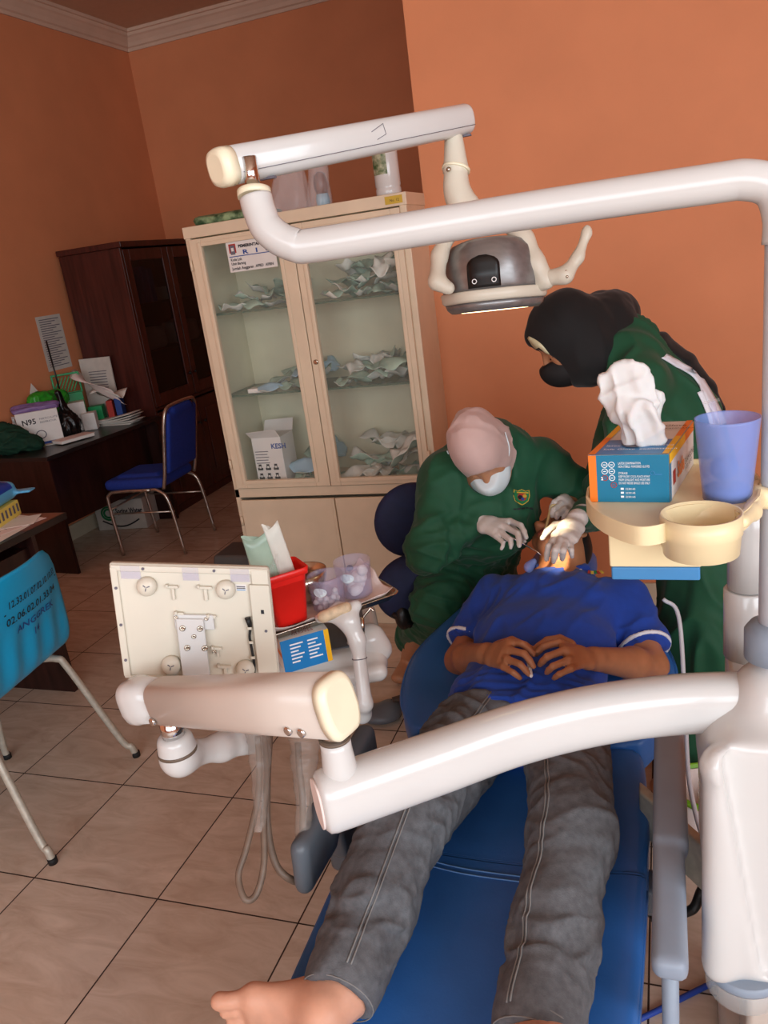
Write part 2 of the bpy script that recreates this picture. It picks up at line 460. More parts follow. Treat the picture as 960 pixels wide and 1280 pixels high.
# tiles of the floor: 45 cm, thin dark joints, faint marble streaks
def tile_material():
    m = bpy.data.materials.new('floor_tiles'); m.use_nodes = True
    nt = m.node_tree; N = nt.nodes; L = nt.links; b = N['Principled BSDF']
    tc = N.new('ShaderNodeTexCoord'); sp = N.new('ShaderNodeSeparateXYZ'); L.new(tc.outputs['Object'], sp.inputs[0])
    def mth(op, a, c=None):
        n = N.new('ShaderNodeMath'); n.operation = op
        for i, x in enumerate((a, c)):
            if x is None: continue
            if isinstance(x, (int, float)): n.inputs[i].default_value = x
            else: L.new(x, n.inputs[i])
        return n.outputs[0]
    def joint(ax, off):
        t = mth('DIVIDE', mth('SUBTRACT', sp.outputs[ax], off), .45); fr = mth('FRACT', t)
        e = mth('MINIMUM', fr, mth('SUBTRACT', 1.0, fr)); return mth('LESS_THAN', e, .0052), mth('FLOOR', t)
    jx, ix = joint('X', .385-4.5); jy, iy = joint('Y', .116-4.5)
    j = mth('MAXIMUM', jx, jy)
    cb = N.new('ShaderNodeCombineXYZ'); L.new(ix, cb.inputs[0]); L.new(iy, cb.inputs[1])
    wn = N.new('ShaderNodeTexWhiteNoise'); L.new(cb.outputs[0], wn.inputs['Vector'])
    mp = N.new('ShaderNodeMapping'); mp.inputs['Scale'].default_value = (1.2, 3.5, 1); mp.inputs['Rotation'].default_value = (0, 0, .35)
    ad = N.new('ShaderNodeVectorMath'); ad.operation = 'ADD'; sc = N.new('ShaderNodeVectorMath'); sc.operation = 'SCALE'; sc.inputs['Scale'].default_value = 9
    L.new(wn.outputs['Color'], sc.inputs[0]); L.new(tc.outputs['Object'], ad.inputs[0]); L.new(sc.outputs[0], ad.inputs[1]); L.new(ad.outputs[0], mp.inputs['Vector'])
    nz = N.new('ShaderNodeTexNoise'); nz.inputs['Scale'].default_value = 4; nz.inputs['Detail'].default_value = 9; nz.inputs['Distortion'].default_value = 1.2; nz.inputs['Roughness'].default_value = .62
    L.new(mp.outputs[0], nz.inputs['Vector'])
    rp = N.new('ShaderNodeValToRGB'); rp.color_ramp.elements[0].position = .3; rp.color_ramp.elements[1].position = .72
    rp.color_ramp.elements[0].color = lin('#bba490'); rp.color_ramp.elements[1].color = lin('#d8c4b2')
    L.new(nz.outputs['Fac'], rp.inputs[0])
    mx = N.new('ShaderNodeMix'); mx.data_type = 'RGBA'; L.new(j, mx.inputs[0]); L.new(rp.outputs[0], mx.inputs[6]); mx.inputs[7].default_value = lin('#35231a')
    L.new(mx.outputs[2], b.inputs['Base Color'])
    r = mth('ADD', mth('MULTIPLY', j, .5), .26); L.new(r, b.inputs['Roughness']); b.inputs['Specular IOR Level'].default_value = .45
    bp = N.new('ShaderNodeBump'); bp.inputs['Strength'].default_value = .3; bp.inputs['Distance'].default_value = .002; bp.invert = True
    L.new(j, bp.inputs['Height']); L.new(bp.outputs[0], b.inputs['Normal'])
    MATS['floor_tiles'] = m
tile_material()
M = MATS

# ================================================================== ROOM
XL, XR, YB, YR, YF, ZC, XE = -4.117, 2.5, 6.40, 3.49, -4.2, 3.66, -.955
def struct(name, mb, m, **k):
    return setp(mb.build(name, m, None, **k), kind='structure')
struct('floor', MB().bb((XL-.1, YF-.1, -.05), (XR+.1, YB+.1, 0)), M['floor_tiles'])
struct('ceiling', MB().bb((XL-.1, YF-.1, ZC), (XR+.1, YB+.1, ZC+.05)), M['ceiling_paint'])
struct('wall_left', MB().bb((XL-.1, YF-.1, 0), (XL, YB+.1, ZC)), M['wall_paint'])
struct('wall_back', MB().bb((XL, YB, 0), (XE, YB+.1, ZC)), M['wall_paint'])
struct('wall_right', MB().bb((XE, YR, 0), (XR, YB+.1, ZC)), M['wall_paint'])
WX0, WX1, WZ0, WZ1 = -2.2, 2.2, 1.0, 3.45
w = MB()
w.bb((XL, YF-.1, 0), (WX0, YF, ZC)); w.bb((WX1, YF-.1, 0), (XR, YF, ZC)); w.bb((WX0, YF-.1, 0), (WX1, YF, WZ0)); w.bb((WX0, YF-.1, WZ1), (WX1, YF, ZC))
struct('wall_front', w, M['wall_paint'])
EY0, EY1, EZ0, EZ1 = -3.2, .2, 1.0, 2.9
w = MB()
w.bb((XR, YF-.1, 0), (XR+.1, EY0, ZC)); w.bb((XR, EY1, 0), (XR+.1, YR, ZC)); w.bb((XR, EY0, 0), (XR+.1, EY1, EZ0)); w.bb((XR, EY0, EZ1), (XR+.1, EY1, ZC))
struct('wall_east', w, M['wall_paint'])
w = MB()
for y in (EY0, (EY0+EY1)/2, EY1): w.bb((XR+.02, y-.025, EZ0), (XR+.08, y+.025, EZ1))
for z in (EZ0, EZ1): w.bb((XR+.02, EY0, z-.025), (XR+.08, EY1, z+.025))
struct('window_2', w, M['white_plastic'])
w = MB()
for x in (WX0, -.73, .73, WX1): w.bb((x-.025, YF-.08, WZ0), (x+.025, YF-.02, WZ1))
for z in (WZ0, WZ1): w.bb((WX0, YF-.08, z-.025), (WX1, YF-.02, z+.025))
struct('window_1', w, M['white_plastic'])
def cornice(name, a, b, inward):
    """stepped plaster moulding along a straight run"""
    prof = [(0, 0), (.012, 0), (.016, .022), (.03, .03), (.04, .055), (.062, .085), (.075, .095), (.08, .115), (.095, .118), (.095, .14), (0, .14)]
    i = V(inward); mb = MB()
    rings = [[V(p)+i*u+V((0, 0, 1))*(ZC-.14+h) for u, h in prof] for p in (a, b)]
    mb.loft(rings, 0, True, False); return struct(name, mb, M['cornice_paint'])
cornice('trim_1', (XL, YF, 0), (XL, YB, 0), (1, 0, 0)); cornice('trim_2', (XL, YB, 0), (XE, YB, 0), (0, -1, 0))
struct('baseboard_left', MB().bb((XL, YF, 0), (XL+.012, YB, .11)), M['skirting'])
struct('baseboard_back', MB().bb((XL, YB-.012, 0), (XE, YB, .11)), M['skirting'])
struct('baseboard_right', MB().bb((XE, YR-.012, 0), (XR, YR, .11)), M['skirting'])

# ================================================================== MEDICINE CABINET
cab = thing('medicine_cabinet', 'tall cream metal medicine cabinet with glass doors against the orange wall', 'cabinet', (-1.465, 3.40, 0))
CX0, CX1, CY, CYB, CZ = -1.978, -.955, 3.219, 3.60, 1.897
b = MB()
T = .02
b.bb((CX0, CY+.022, 0), (CX0+T, CYB, CZ)); b.bb((CX1-T, CY+.022, 0), (CX1, CYB, CZ))
b.bb((CX0+T, CYB-T, 0), (CX1-T, CYB, CZ)); b.bb((CX0-.004, CY, CZ-.045), (CX1+.004, CYB, CZ+.004)); b.bb((CX0+T, CY+.022, .05), (CX1-T, CYB-T, .07))
b.bb((CX0, CY+.004, 0), (CX1, CY+.03, .055))                      # plinth
b.bb((CX0+T, CY+.022, .665), (CX1-T, CYB-T, .69))                 # floor of the glazed part
b.bb((CX0, CY+.004, .655), (CX1, CY+.026, .70))                   # rail between doors
b.bb((CX0, CY+.004, 0), (CX0+.026, CY+.026, CZ)); b.bb((CX1-.03, CY+.004, 0), (CX1, CY+.026, CZ))
b.build('body', M['cream_metal'], cab, bevel=.003)
b = MB(); b.bb((CX0+T+.002, CYB-T-.006, .69), (CX1-T-.002, CYB-T-.001, CZ-.05)); b.bb((CX0+T+.001, CY+.03, .69), (CX0+T+.004, CYB-T-.002, CZ-.05)); b.bb((CX1-T-.004, CY+.03, .69), (CX1-T-.001, CYB-T-.002, CZ-.05))
b.bb((-1.68, CYB-T-.012, .69), (-1.62, CYB-T-.006, CZ-.05))
b.build('lining', M['cream_inner'], cab)
def glazed(x0, x1, gx0, gx1, z0, z1, gz0, gz1, hinge_x):
    d = MB(); y0, y1 = CY-.014, CY+.004
    d.bb((x0, y0, z0), (gx0, y1, z1)); d.bb((gx1, y0, z0), (x1, y1, z1)); d.bb((gx0, y0, z0), (gx1, y1, gz0)); d.bb((gx0, y0, gz1), (gx1, y1, z1))
    q = .018                                                        # raised bead round the glass
    for a in ((gx0-q, gz0-q, gx0, gz1+q), (gx1, gz0-q, gx1+q, gz1+q), (gx0, gz0-q, gx1, gz0), (gx0, gz1, gx1, gz1+q)):
        d.bb((a[0], y0-.006, a[1]), (a[2], y0, a[3]))
    o = d.build('door', M['cream_metal'], cab, bevel=.0025)
    MB().bb((gx0-.002, CY-.006, gz0-.002), (gx1+.002, CY-.002, gz1+.002)).build('pane', M['glass_pane'], o)
    for z in (z0+.10, z1-.13):
        MB().cyl((hinge_x, y0-.004, z), (hinge_x, y0-.004, z+.045), .006).build('hinge', M['cream_metal'], o)
    return o
dl = glazed(-1.952, -1.462, -1.893, -1.531, .706, 1.846, .745, 1.812, -1.958)
dr = glazed(-1.458, -.982, -1.408, -1.022, .706, 1.846, .742, 1.807, -.976)
MB().lathe([(.011, 0), (.011, .006), (.007, .008)], (-1.437, CY-.014, 1.273), (0, -1, 0)).build('lock', M['steel'], dr)
n = MB(); n.bb((-1.775, CY-.0125, 1.688), (-1.545, CY-.0115, 1.812), 0)
o_ = (-1.775, CY-.0127, 1.688)
for x, z, w_, t, mi, bo in ((.058, .098, .15, 'PEMERINTAH KAB', 1, .004), (.075, .070, .13, 'R   I   S', 2, .004), (.012, .046, .055, 'Kode Lok', 1, .002), (.012, .029, .07, 'Unit Barang', 1, .002), (.012, .009, .20, 'Jumlah Anggaran  APBD  APBN', 1, .002)):
    put_text(n, t, .016 if mi == 1 else .024, V(o_)+V((x, 0, z)), (1, 0, 0), (0, 0, 1), mi, bold=bo*.2, width=w_)
slab(n, o_, (1, 0, 0), (0, 0, 1), .008, .062, .222, .0655, mi=2)
slab(n, o_, (1, 0, 0), (0, 0, 1), .012, .078, .046, .116, mi=4); slab(n, o_, (1, 0, 0), (0, 0, 1), .018, .072, .040, .110, .0009, mi=3); slab(n, o_, (1, 0, 0), (0, 0, 1), .023, .086, .035, .100, .0012, mi=0)
n.build('inventory_notice', [M['carton'], M['ink'], M['ink_blue'], M['ink_grey'], M['ink_red']], dl)
def lower_door(x0, x1, hx):
    d = MB(); d.bb((x0, CY-.012, .06), (x1, CY+.004, .645)); o = d.build('door', M['cream_metal'], cab, bevel=.004)
    for z in (.14, .52): MB().cyl((hx, CY-.014, z), (hx, CY-.014, z+.045), .006).build('hinge', M['cream_metal'], o)
    return o
ll = lower_door(-1.95, -1.468, -1.956); lr = lower_door(-1.452, -.984, -.978)
MB().lathe([(.012, 0), (.012, .004), (.016, .012), (.014, .02)], (-1.425, CY-.012, .30), (0, -1, 0)).build('knob', M['black_plastic'], lr)
MB().bb((-1.468, CY-.016, .06), (-1.455, CY+.002, .645)).build('door_stop', M['cream_metal'], cab, bevel=.002)
for z in (1.512, 1.138):
    MB().bb((CX0+T+.005, CY+.035, z), (CX1-T-.005, CYB-T-.012, z+.008)).build('shelf', M['glass_shelf'], cab)
r = MB()
r.bb((-1.66, CYB-T-.022, 1.0), (-1.642, CYB-T-.008, 1.8))
for z in np.arange(1.02, 1.78, .03): r.bb((-1.656, CYB-T-.024, z), (-1.647, CYB-T-.0215, z+.016), 1)
r.build('shelf_rail', [M['dark_grey_plastic'], M['ink']], cab)
s = MB(); s.bb((-1.04, CY-.0015, 1.862), (-.967, CY-.0002, 1.892)); put_text(s, 'No. 12', .014, (-1.02, CY-.0017, 1.871), (1, 0, 0), (0, 0, 1), 1)
s.build('yellow_sticker', [M['ink_gold'], M['ink']], cab)

# ---- sterilisation pouches: crumpled flat packets, each a thing
def pouch_mesh(seed, L=.16, W=.085):
    r = np.random.default_rng(seed); nx, ny = 13, 8; vs = []; bend = r.uniform(-1, 1, 4)
    def pt(u, v, sgn):
        x, y = (u-.5)*L, (v-.5)*W
        edge = min(u, 1-u, v*.7, (1-v)*.7); th = .0008+.010*min(1, edge*5)
        z = .018*math.sin(u*3+bend[0]*3)*bend[1]+.013*math.sin(v*5+u*4*bend[2]+bend[3]*5)+.010*math.sin(u*9+v*7*bend[0]+seed)
        y += .012*math.sin(u*5+bend[2]*4)
        return (x, y, z+sgn*th*(.7+.5*math.sin(u*14+v*9+seed)))
    for sg in (1, -1):
        for i in range(nx):
            for j in range(ny): vs.append(pt(i/(nx-1), j/(ny-1), sg))
    fs = []; n = nx*ny
    for i in range(nx-1):
        for j in range(ny-1):
            a = i*ny+j; fs.append((a, a+ny, a+ny+1, a+1)); fs.append((n+a, n+a+1, n+a+ny+1, n+a+ny))
    def rim(a, c): fs.append((a, c, n+c, n+a))
    for i in range(nx-1): rim((i+1)*ny, i*ny); rim(i*ny+ny-1, (i+1)*ny+ny-1)
    for j in range(ny-1): rim(j, j+1); rim((nx-1)*ny+j+1, (nx-1)*ny+j)
    zs = min(v[2] for v in vs)
    vs = [(x, y, z-zs) for x, y, z in vs]
    k = [len(fs)]; mi = [0 if (i % 2 == 0) else 1 for i in range(2*(nx-1)*(ny-1))]+[0]*(len(fs)-2*(nx-1)*(ny-1))
    return raw_mesh('pouch', vs, fs, True, mi)
POUCH = []
for i in range(7):
    me = pouch_mesh(11+i)
    for m_ in ((('pouch_green', 'pouch_white'), ('pouch_white', 'pouch_green'), ('pouch_green', 'pouch_green'), ('pouch_blue', 'pouch_white'), ('pouch_white', 'pouch_white'), ('pouch_green', 'pouch_white'), ('pouch_white', 'pouch_green'))[i]): me.materials.append(M[m_])
    POUCH.append(me)
def pouches(x0, x1, z, n, label, group, kinds, y0=3.29, y1=3.52, tall=.05, big=1.):
    for i in range(n):
        o = bpy.data.objects.new('sterilisation_pouch', POUCH[kinds[i % len(kinds)]]); COL.objects.link(o)
        t = (i+.5)/n; x = x0+(x1-x0)*t
        layer = i % 3
        o.location = (x, y0+(y1-y0)*((i*.37) % 1), z+.001+tall*.55*layer)
        o.rotation_euler = (random.uniform(-.15, .15)*(layer > 0)+.22*layer, random.uniform(-.1, .1)-.12*layer, random.uniform(0, 6.3))
        s_ = random.uniform(.7, .98)*big; o.scale = (s_, s_, s_*random.uniform(.7, 1.15))
        setp(o, label, 'pouch', group)
pouches(-1.86, -1.55, 1.52, 9, 'crumpled pale green sterilisation pouch heaped on the upper shelf behind the left glass door', 'pouches on the upper shelf, left door', (0, 1, 5, 2))
pouches(-1.36, -1.05, 1.52, 15, 'crumpled pale green sterilisation pouch heaped on the upper shelf behind the right glass door', 'pouches on the upper shelf, right door', (0, 2, 5, 1), tall=.085)
pouches(-1.72, -1.50, 1.146, 9, 'green and bluish sterilisation pouch lying on the lower shelf behind the left glass door', 'pouches on the lower shelf, left door', (3, 0, 2, 5))
pouches(-1.36, -1.05, 1.146, 14, 'green or white sterilisation pouch lying on the lower shelf behind the right glass door', 'pouches on the lower shelf, right door', (0, 4, 5, 2), tall=.06)
pouches(-1.66, -1.50, .692, 7, 'green pouch piled on the cabinet bottom beside the white mask carton', 'pouches beside the mask carton', (0, 3, 2, 0), tall=.09, big=1.2)
pouches(-1.36, -1.05, .692, 13, 'crumpled whitish pouch piled on the cabinet bottom behind the right glass door', 'pouches on the cabinet bottom, right door', (4, 1, 6, 4, 0), tall=.10, big=1.25)
for x_ in (-1.835, ):
    t = MB(); t.bb((x_, 3.27, 1.147), (x_+.12, 3.34, 1.168)); o = t.build('folded_packet', M['paper'], None, bevel=.004)
    setp(o, 'small flat white packet at the left end of the lower glass shelf', 'packet')
mc = thing('mask_carton', 'white mask carton with small black face pictures inside the glass cabinet', 'box', (-1.80, 3.36, .69))
b = MB(); b.bb((-1.875, 3.29, .692), (-1.72, 3.43, .93)); b.build('carton', M['carton'], mc, bevel=.002)
pr_ = MB(); put_text(pr_, 'KESH', .034, (-1.775, 3.289, .875), (1, 0, 0), (0, 0, 1), 1, bold=.001)
for i in range(2):
    for j in range(3):
        x, z = -1.865+.042*j, .725+.045*i
        slab(pr_, (x, 3.2895, z), (1, 0, 0), (0, 0, 1), 0, 0, .028, .012, mi=0); slab(pr_, (x+.006, 3.2895, z+.012), (1, 0, 0), (0, 0, 1), 0, 0, .016, .018, mi=0); slab(pr_, (x+.009, 3.2893, z+.010), (1, 0, 0), (0, 0, 1), 0, 0, .01, .010, .0006, mi=2)
for i in range(5): slab(pr_, (-1.865, 3.2895, .86-.014*i), (1, 0, 0), (0, 0, 1), 0, 0, .07-.006*(i % 2), .004, mi=3)
pr_.build('print', [M['ink'], M['ink_blue'], M['carton'], M['ink_grey']], mc)
fl = MB(); fl.add([(-1.875, 3.29, .93), (-1.72, 3.29, .93), (-1.72, 3.25, .975), (-1.875, 3.25, .965)], [(0, 1, 2, 3)]); fl.add([(-1.875, 3.43, .93), (-1.72, 3.43, .93), (-1.72, 3.46, .985), (-1.875, 3.46, .98)], [(0, 1, 2, 3)])
fl.build('flap', M['carton'], mc, solid=.002)

# ---- on top of the cabinet
bt = thing('white_bottle', 'white plastic bottle with a leafy green label on top of the cabinet', 'bottle', (-1.07, 3.38, CZ+.004))
bx, by, bz = -1.07, 3.38, CZ+.004
MB().lathe([(.05, 0), (.053, .006), (.053, .03), (.050, .036), (.053, .042), (.053, .19), (.046, .205), (.03, .215), (.03, .225)], (bx, by, bz)).build('bottle', M['white_plastic'], bt)
MB().lathe([(.033, .0), (.033, .035), (.03, .04)], (bx, by, bz+.215)).build('cap', M['white_plastic'], bt)
mat('leaf_label', '#3c5b2c', .5, col2='#b9b79a', vscale=38)
lb = MB(); angs = np.linspace(-2.6, -1.2, 9)
lb.loft([[(bx+.0536*math.cos(a), by+.0536*math.sin(a), bz+h) for a in angs] for h in (.085, .185)], 0, False, True, closed=False); lb.build('label', M['leaf_label'], bt)
def bag(name, c, w, d, h, seed, matname, label, cat, lean=(0, 0)):
    """standing film bag with creases and a gathered open top"""
    r = np.random.default_rng(seed); rings = []; c = V(c)
    for i, t in enumerate(np.linspace(0, 1, 12)):
        ring = []
        for a in np.linspace(0, 2*PI, 28, endpoint=False):
            k = 1+.10*math.sin(3*a+seed+t*3)+.08*math.sin(7*a+2*seed-t*5)
            f = (1-.35*t)
            x = math.copysign(abs(math.cos(a))**.6, math.cos(a))*w/2*k*f; y = math.copysign(abs(math.sin(a))**.6, math.sin(a))*d/2*k*(1-.6*t)
            ring.append(c+V((x+lean[0]*t, y+lean[1]*t, h*t*(1+.08*math.sin(2*a+seed)))))
        rings.append(ring)
    mb = MB(); mb.loft(rings, 0, False, True); mb.f.append(tuple(reversed(range(28)))); mb.m.append(0); mb.sm.append(False)
    o = mb.build(name, M[matname], None, solid=.0012)
    return setp(o, label, cat)
bag('clear_plastic_bag', (-1.52, 3.38, CZ+.004), .18, .12, .20, 3, 'clear_plastic', 'clear plastic bag standing on top of the cream cabinet behind the lamp arm', 'bag', (.02, 0))
bag('clear_plastic_bag', (-1.385, 3.36, CZ+.004), .10, .10, .215, 5, 'clear_plastic', 'narrow clear plastic bag with a dark round stopper, on the cabinet beside the wider bag', 'bag', (.03, 0))
setp(MB().lathe([(.024, 0), (.03, .02), (.032, .05), (.026, .075), (.012, .088)], (-1.375, 3.40, CZ+.06)).build('brown_stopper', M['desk_brown'], None), 'dark brown rounded stopper inside the narrow clear bag', 'stopper')
setp(MB().lathe([(.028, 0), (.03, .03), (.026, .056)], (-1.375, 3.40, CZ+.004)).build('small_blue_pot', M['pouch_blue'], None), 'small pale blue pot under the brown stopper on the cabinet top', 'pot')
mat('leaf_print', '#2d4a2c', .6, col2='#93a87c', vscale=30)
fm = SDF(.006); fm.box((-1.79, 3.40, CZ+.022), (.165, .12, .016), .012)
for i in range(5): fm.ell((-1.93+.07*i, 3.33+.02*(i % 2), CZ+.03), (.05, .04, .016), k=.02)
setp(body('folded_cloth', fm, M['leaf_print']), 'folded leaf-print green cloth lying on the left end of the cabinet top', 'cloth')

# ================================================================== WOODEN CUPBOARD
cu = thing('wooden_cupboard', 'dark red wooden cupboard with glazed doors in the corner behind the desk', 'cupboard', (-3.80, 5.45, 0))
UX0, UX1, UY0, UY1, UZ = -4.06, -3.535, 4.90, 6.05, 2.0
b = MB(); b.bb((UX0, UY0, 0), (UX1, UY0+.025, UZ-.04)); b.bb((UX0, UY1-.025, 0), (UX1, UY1, UZ-.04)); b.bb((UX0, UY0+.025, 0), (UX0+.015, UY1-.025, UZ-.04)); b.bb((UX0+.015, UY0+.025, .0), (UX1-.02, UY1-.025, .06)); b.bb((UX0+.015, UY0+.025, .80), (UX1-.02, UY1-.025, .825))
b.build('body', M['red_wood'], cu, bevel=.003)
MB().bb((UX0-.0, UY0-.02, UZ-.04), (UX1+.03, UY1+.02, UZ)).build('top', M['red_wood'], cu, bevel=.006)
for z in (1.2, 1.55): MB().bb((UX0+.02, UY0+.03, z), (UX1-.05, UY1-.03, z+.018)).build('shelf', M['red_wood_in'], cu)
for y0, y1 in ((UY0+.03, 5.47), (5.48, UY1-.03)):
    d = MB(); x0, x1 = UX1-.02, UX1; q = .07
    d.bb((x0, y0, .83), (x1, y0+q, UZ-.05)); d.bb((x0, y1-q, .83), (x1, y1, UZ-.05)); d.bb((x0, y0+q, .83), (x1, y1-q, .92)); d.bb((x0, y0+q, UZ-.13), (x1, y1-q, UZ-.05))
    o = d.build('glazed_door', M['red_wood'], cu, bevel=.004)
    MB().bb((x0+.006, y0+q, .92), (x0+.010, y1-q, UZ-.13)).build('pane', M['dark_glass'], o)
    d = MB(); d.bb((x0, y0, .07), (x1, y1, .79)); d.bb((x1, y0+.08, .16), (x1+.008, y1-.08, .70)); o2 = d.build('panel_door', M['red_wood'], cu, bevel=.006)
    for oo, z in ((o, 1.0), (o2, .6)): MB().ball((UX1+.012, y0+.035 if y0 > 5.2 else y1-.035, z), .012).build('knob', M['black_plastic'], oo)
for i, (yy, z, s_, c_) in enumerate(((5.15, 1.568, (.30, .05, .25), 'ink_blue'), (5.22, 1.568, (.30, .05, .26), 'ink_blue'), (5.30, 1.568, (.30, .06, .24), 'ink_blue'), (5.62, 1.568, (.3, .12, .10), 'paper_grey'))):
    o = MB().box((UX1-.22, yy, z+s_[2]/2+.001), s_).build('ring_binder', M[c_], None, bevel=.003)
    setp(o, ['dark blue ring binder, first from the desk, on the upper cupboard shelf', 'dark blue ring binder between two others on the upper cupboard shelf', 'dark blue ring binder, third from the desk, on the upper cupboard shelf', 'low grey file box alone at the far end of the upper cupboard shelf'][i], 'binder')
for i, (yy, w_) in enumerate(((5.25, .34), (5.75, .3))):
    p = SDF(.01); p.box((UX1-.2, yy, 1.219+.09), (.10, w_/2, .085), .04)
    o = body('plastic_sack', p, M['paper_grey'], fold=[dict(axis=(1, 0, 1), freq=40, amp=.008, seed=i)])
    setp(o, ['grey printed sack behind the near glass door of the wooden cupboard', 'grey printed sack behind the far glass door of the wooden cupboard'][i], 'sack')

# ================================================================== DESKS
def panel(mb, a, b_, t, z0, z1, mi=0):
    """upright board between two floor points"""
    a, b_ = V(a), V(b_); d = unit(b_-a); n = V((-d[1], d[0]))*t/2
    q = [a+n, b_+n, b_-n, a-n]; mb.hexa([(p[0], p[1], z0) for p in q], [(p[0], p[1], z1) for p in q], mi)
dk = thing('desk', 'black wooden desk loaded with boxes and papers along the left wall', 'desk', (-3.8, 4.3, 0))
t = MB(); q = [(-4.11, 3.80), (-3.555, 3.755), (-3.47, 4.86), (-4.11, 4.86)]
t.hexa([(x, y, .755) for x, y in q], [(x, y, .78) for x, y in q]); t.build('desktop', M['desk_black'], dk, bevel=.002)
t = MB(); panel(t, (-4.09, 3.83), (-3.565, 3.785), .022, 0, .754); t.build('end_panel', M['dark_wood'], dk)
t = MB(); panel(t, (-4.09, 4.83), (-3.49, 4.83), .022, 0, .754); t.build('end_panel', M['dark_wood'], dk)
t = MB(); panel(t, (-3.66, 3.81), (-3.60, 4.81), .018, .30, .754); t.build('modesty_panel', M['dark_wood'], dk)
dk2 = thing('desk', 'dark desk beside the turquoise chair, carrying wipes, basket and papers', 'desk', (-2.85, 2.0, 0))
t = MB(); t.bb((-3.25, .9, .75), (-2.52, 2.69, .78)); t.build('desktop', M['desk_black'], dk2, bevel=.002)
t = MB(); t.bb((-3.20, 2.47, 0), (-2.53, 2.492, .749)); t.build('end_panel', M['dark_wood'], dk2)
t = MB(); t.bb((-3.20, 1.0, 0), (-2.53, 1.022, .749)); t.build('end_panel', M['dark_wood'], dk2)
t = MB(); t.bb((-3.19, 1.022, .25), (-3.17, 2.47, .749)); t.bb((-3.17, 1.022, .55), (-2.56, 2.47, .70)); t.build('drawer_box', M['dark_wood'], dk2)
t = MB(); t.bb((-2.82, 2.45, .7801), (-2.525, 2.68, .7815)); t.build('worn_patch', M['desk_brown'], dk2)

# ================================================================== CHAIRS
# turquoise shell chair seen from behind
bc = thing('plastic_chair', 'turquoise plastic shell chair with numbers written on its back', 'chair', (-2.16, 1.83, 0))
O = V((-1.875, 1.807, 0)); Fd = V((-.991, -.13, 0)); Wd = V((-.13, .991, 0))
def CH(f, w, z): return O+Fd*f+Wd*w+V((0, 0, z))
PROF = spline([(.055, .895, 0), (.075, .80, 0), (.105, .66, 0), (.13, .55, 0), (.17, .495, 0), (.25, .465, 0), (.40, .46, 0), (.51, .462, 0), (.55, .43, 0)], 6)
SL = np.cumsum([0]+[np.linalg.norm(PROF[i+1]-PROF[i]) for i in range(len(PROF)-1)]); TOT = SL[-1]
def shell(u, s):
    """u -1..1 across, s arclength from the top of the back"""
    s = min(max(s, 0), TOT); f = np.interp(s, SL, [p[0] for p in PROF]); z = np.interp(s, SL, [p[1] for p in PROF])
    wid = np.interp(s, [0, .03, .10, .25, .45, .75, TOT], [.225, .25, .265, .275, .275, .245, .205])
    back = max(0, 1-s/.45); w = u*wid
    f += .055*u*u*back+.02*u**4*back
    z -= .035*abs(u)**5*max(0, 1-s/.10)
    if .16 < s < .44:
        e = math.sin((s-.16)/.28*PI); f += .012*e*(.5+.5*math.cos(u*5.2*PI))*(1-.3*abs(u))
    if s > .5: z += .025*u*u
    return CH(f, w, z)
g = MB(); NU, NS = 57, 60
g.loft([[shell(-1+2*i/(NU-1), TOT*j/(NS-1)) for i in range(NU)] for j in range(NS)], 0, False, True, closed=False)
sh = g.build('shell', M['cyan_plastic'], bc, solid=.008)
wr = MB()
def onback(dz, w0):
    def f(p):
        u = (p[0])/.225; return shell(u, p[1])-Fd*.0062
    return f
for txt, w0, s0, size, wd, mi in (('12.33.01.07.02.10.10.33', -.06, .115, .034, .255, 0), ('02.06.02.01.33.04', -.07, .170, .036, .245, 0), ('ANGGREK', -.03, .216, .034, .18, 1), ('14', .035, .262, .036, .036, 1)):
    vv, ff = text_verts(txt, size, .0004); k = wd/max(p[0] for p in vv)
    wr.add([onback(0, 0)((w0+p[0]*k, s0-p[1])) for p in vv], ff, mi)
wr.add([onback(0, 0)((w, s)) for w, s in ((-.075, .126), (.205, .126), (.205, .1305), (-.075, .1305))], [(3, 2, 1, 0)], 0)
wr.build('writing', [M['ink'], M['ink_blue']], bc)
lg = .0125
for w in (-1, 1):
    MB().tube(spline([CH(.36, w*.17, .457), CH(.26, w*.195, .462), CH(.185, w*.215, .455), CH(.155, w*.224, .41), CH(.05, w*.262, .09), CH(.02, w*.272, .045), CH(.01, w*.276, .001)], 6), lg, 12).build('rear_leg', M['grey_paint_metal'], bc)
    MB().tube(spline([CH(.36, w*.17, .455), CH(.44, w*.19, .455), CH(.48, w*.205, .42), CH(.555, w*.25, .08), CH(.56, w*.258, .001)], 6), lg, 12).build('front_leg', M['grey_paint_metal'], bc)
for o in [c for c in bc.children if 'leg' in c.name]:
    pass
for f, w in ((.01, -.276), (.01, .276), (.56, -.258), (.56, .258)):
    MB().cyl(CH(f, w, 0), CH(f, w, .02), .0148, seg=14).build('foot_cap', M['black_rubber'], bc)

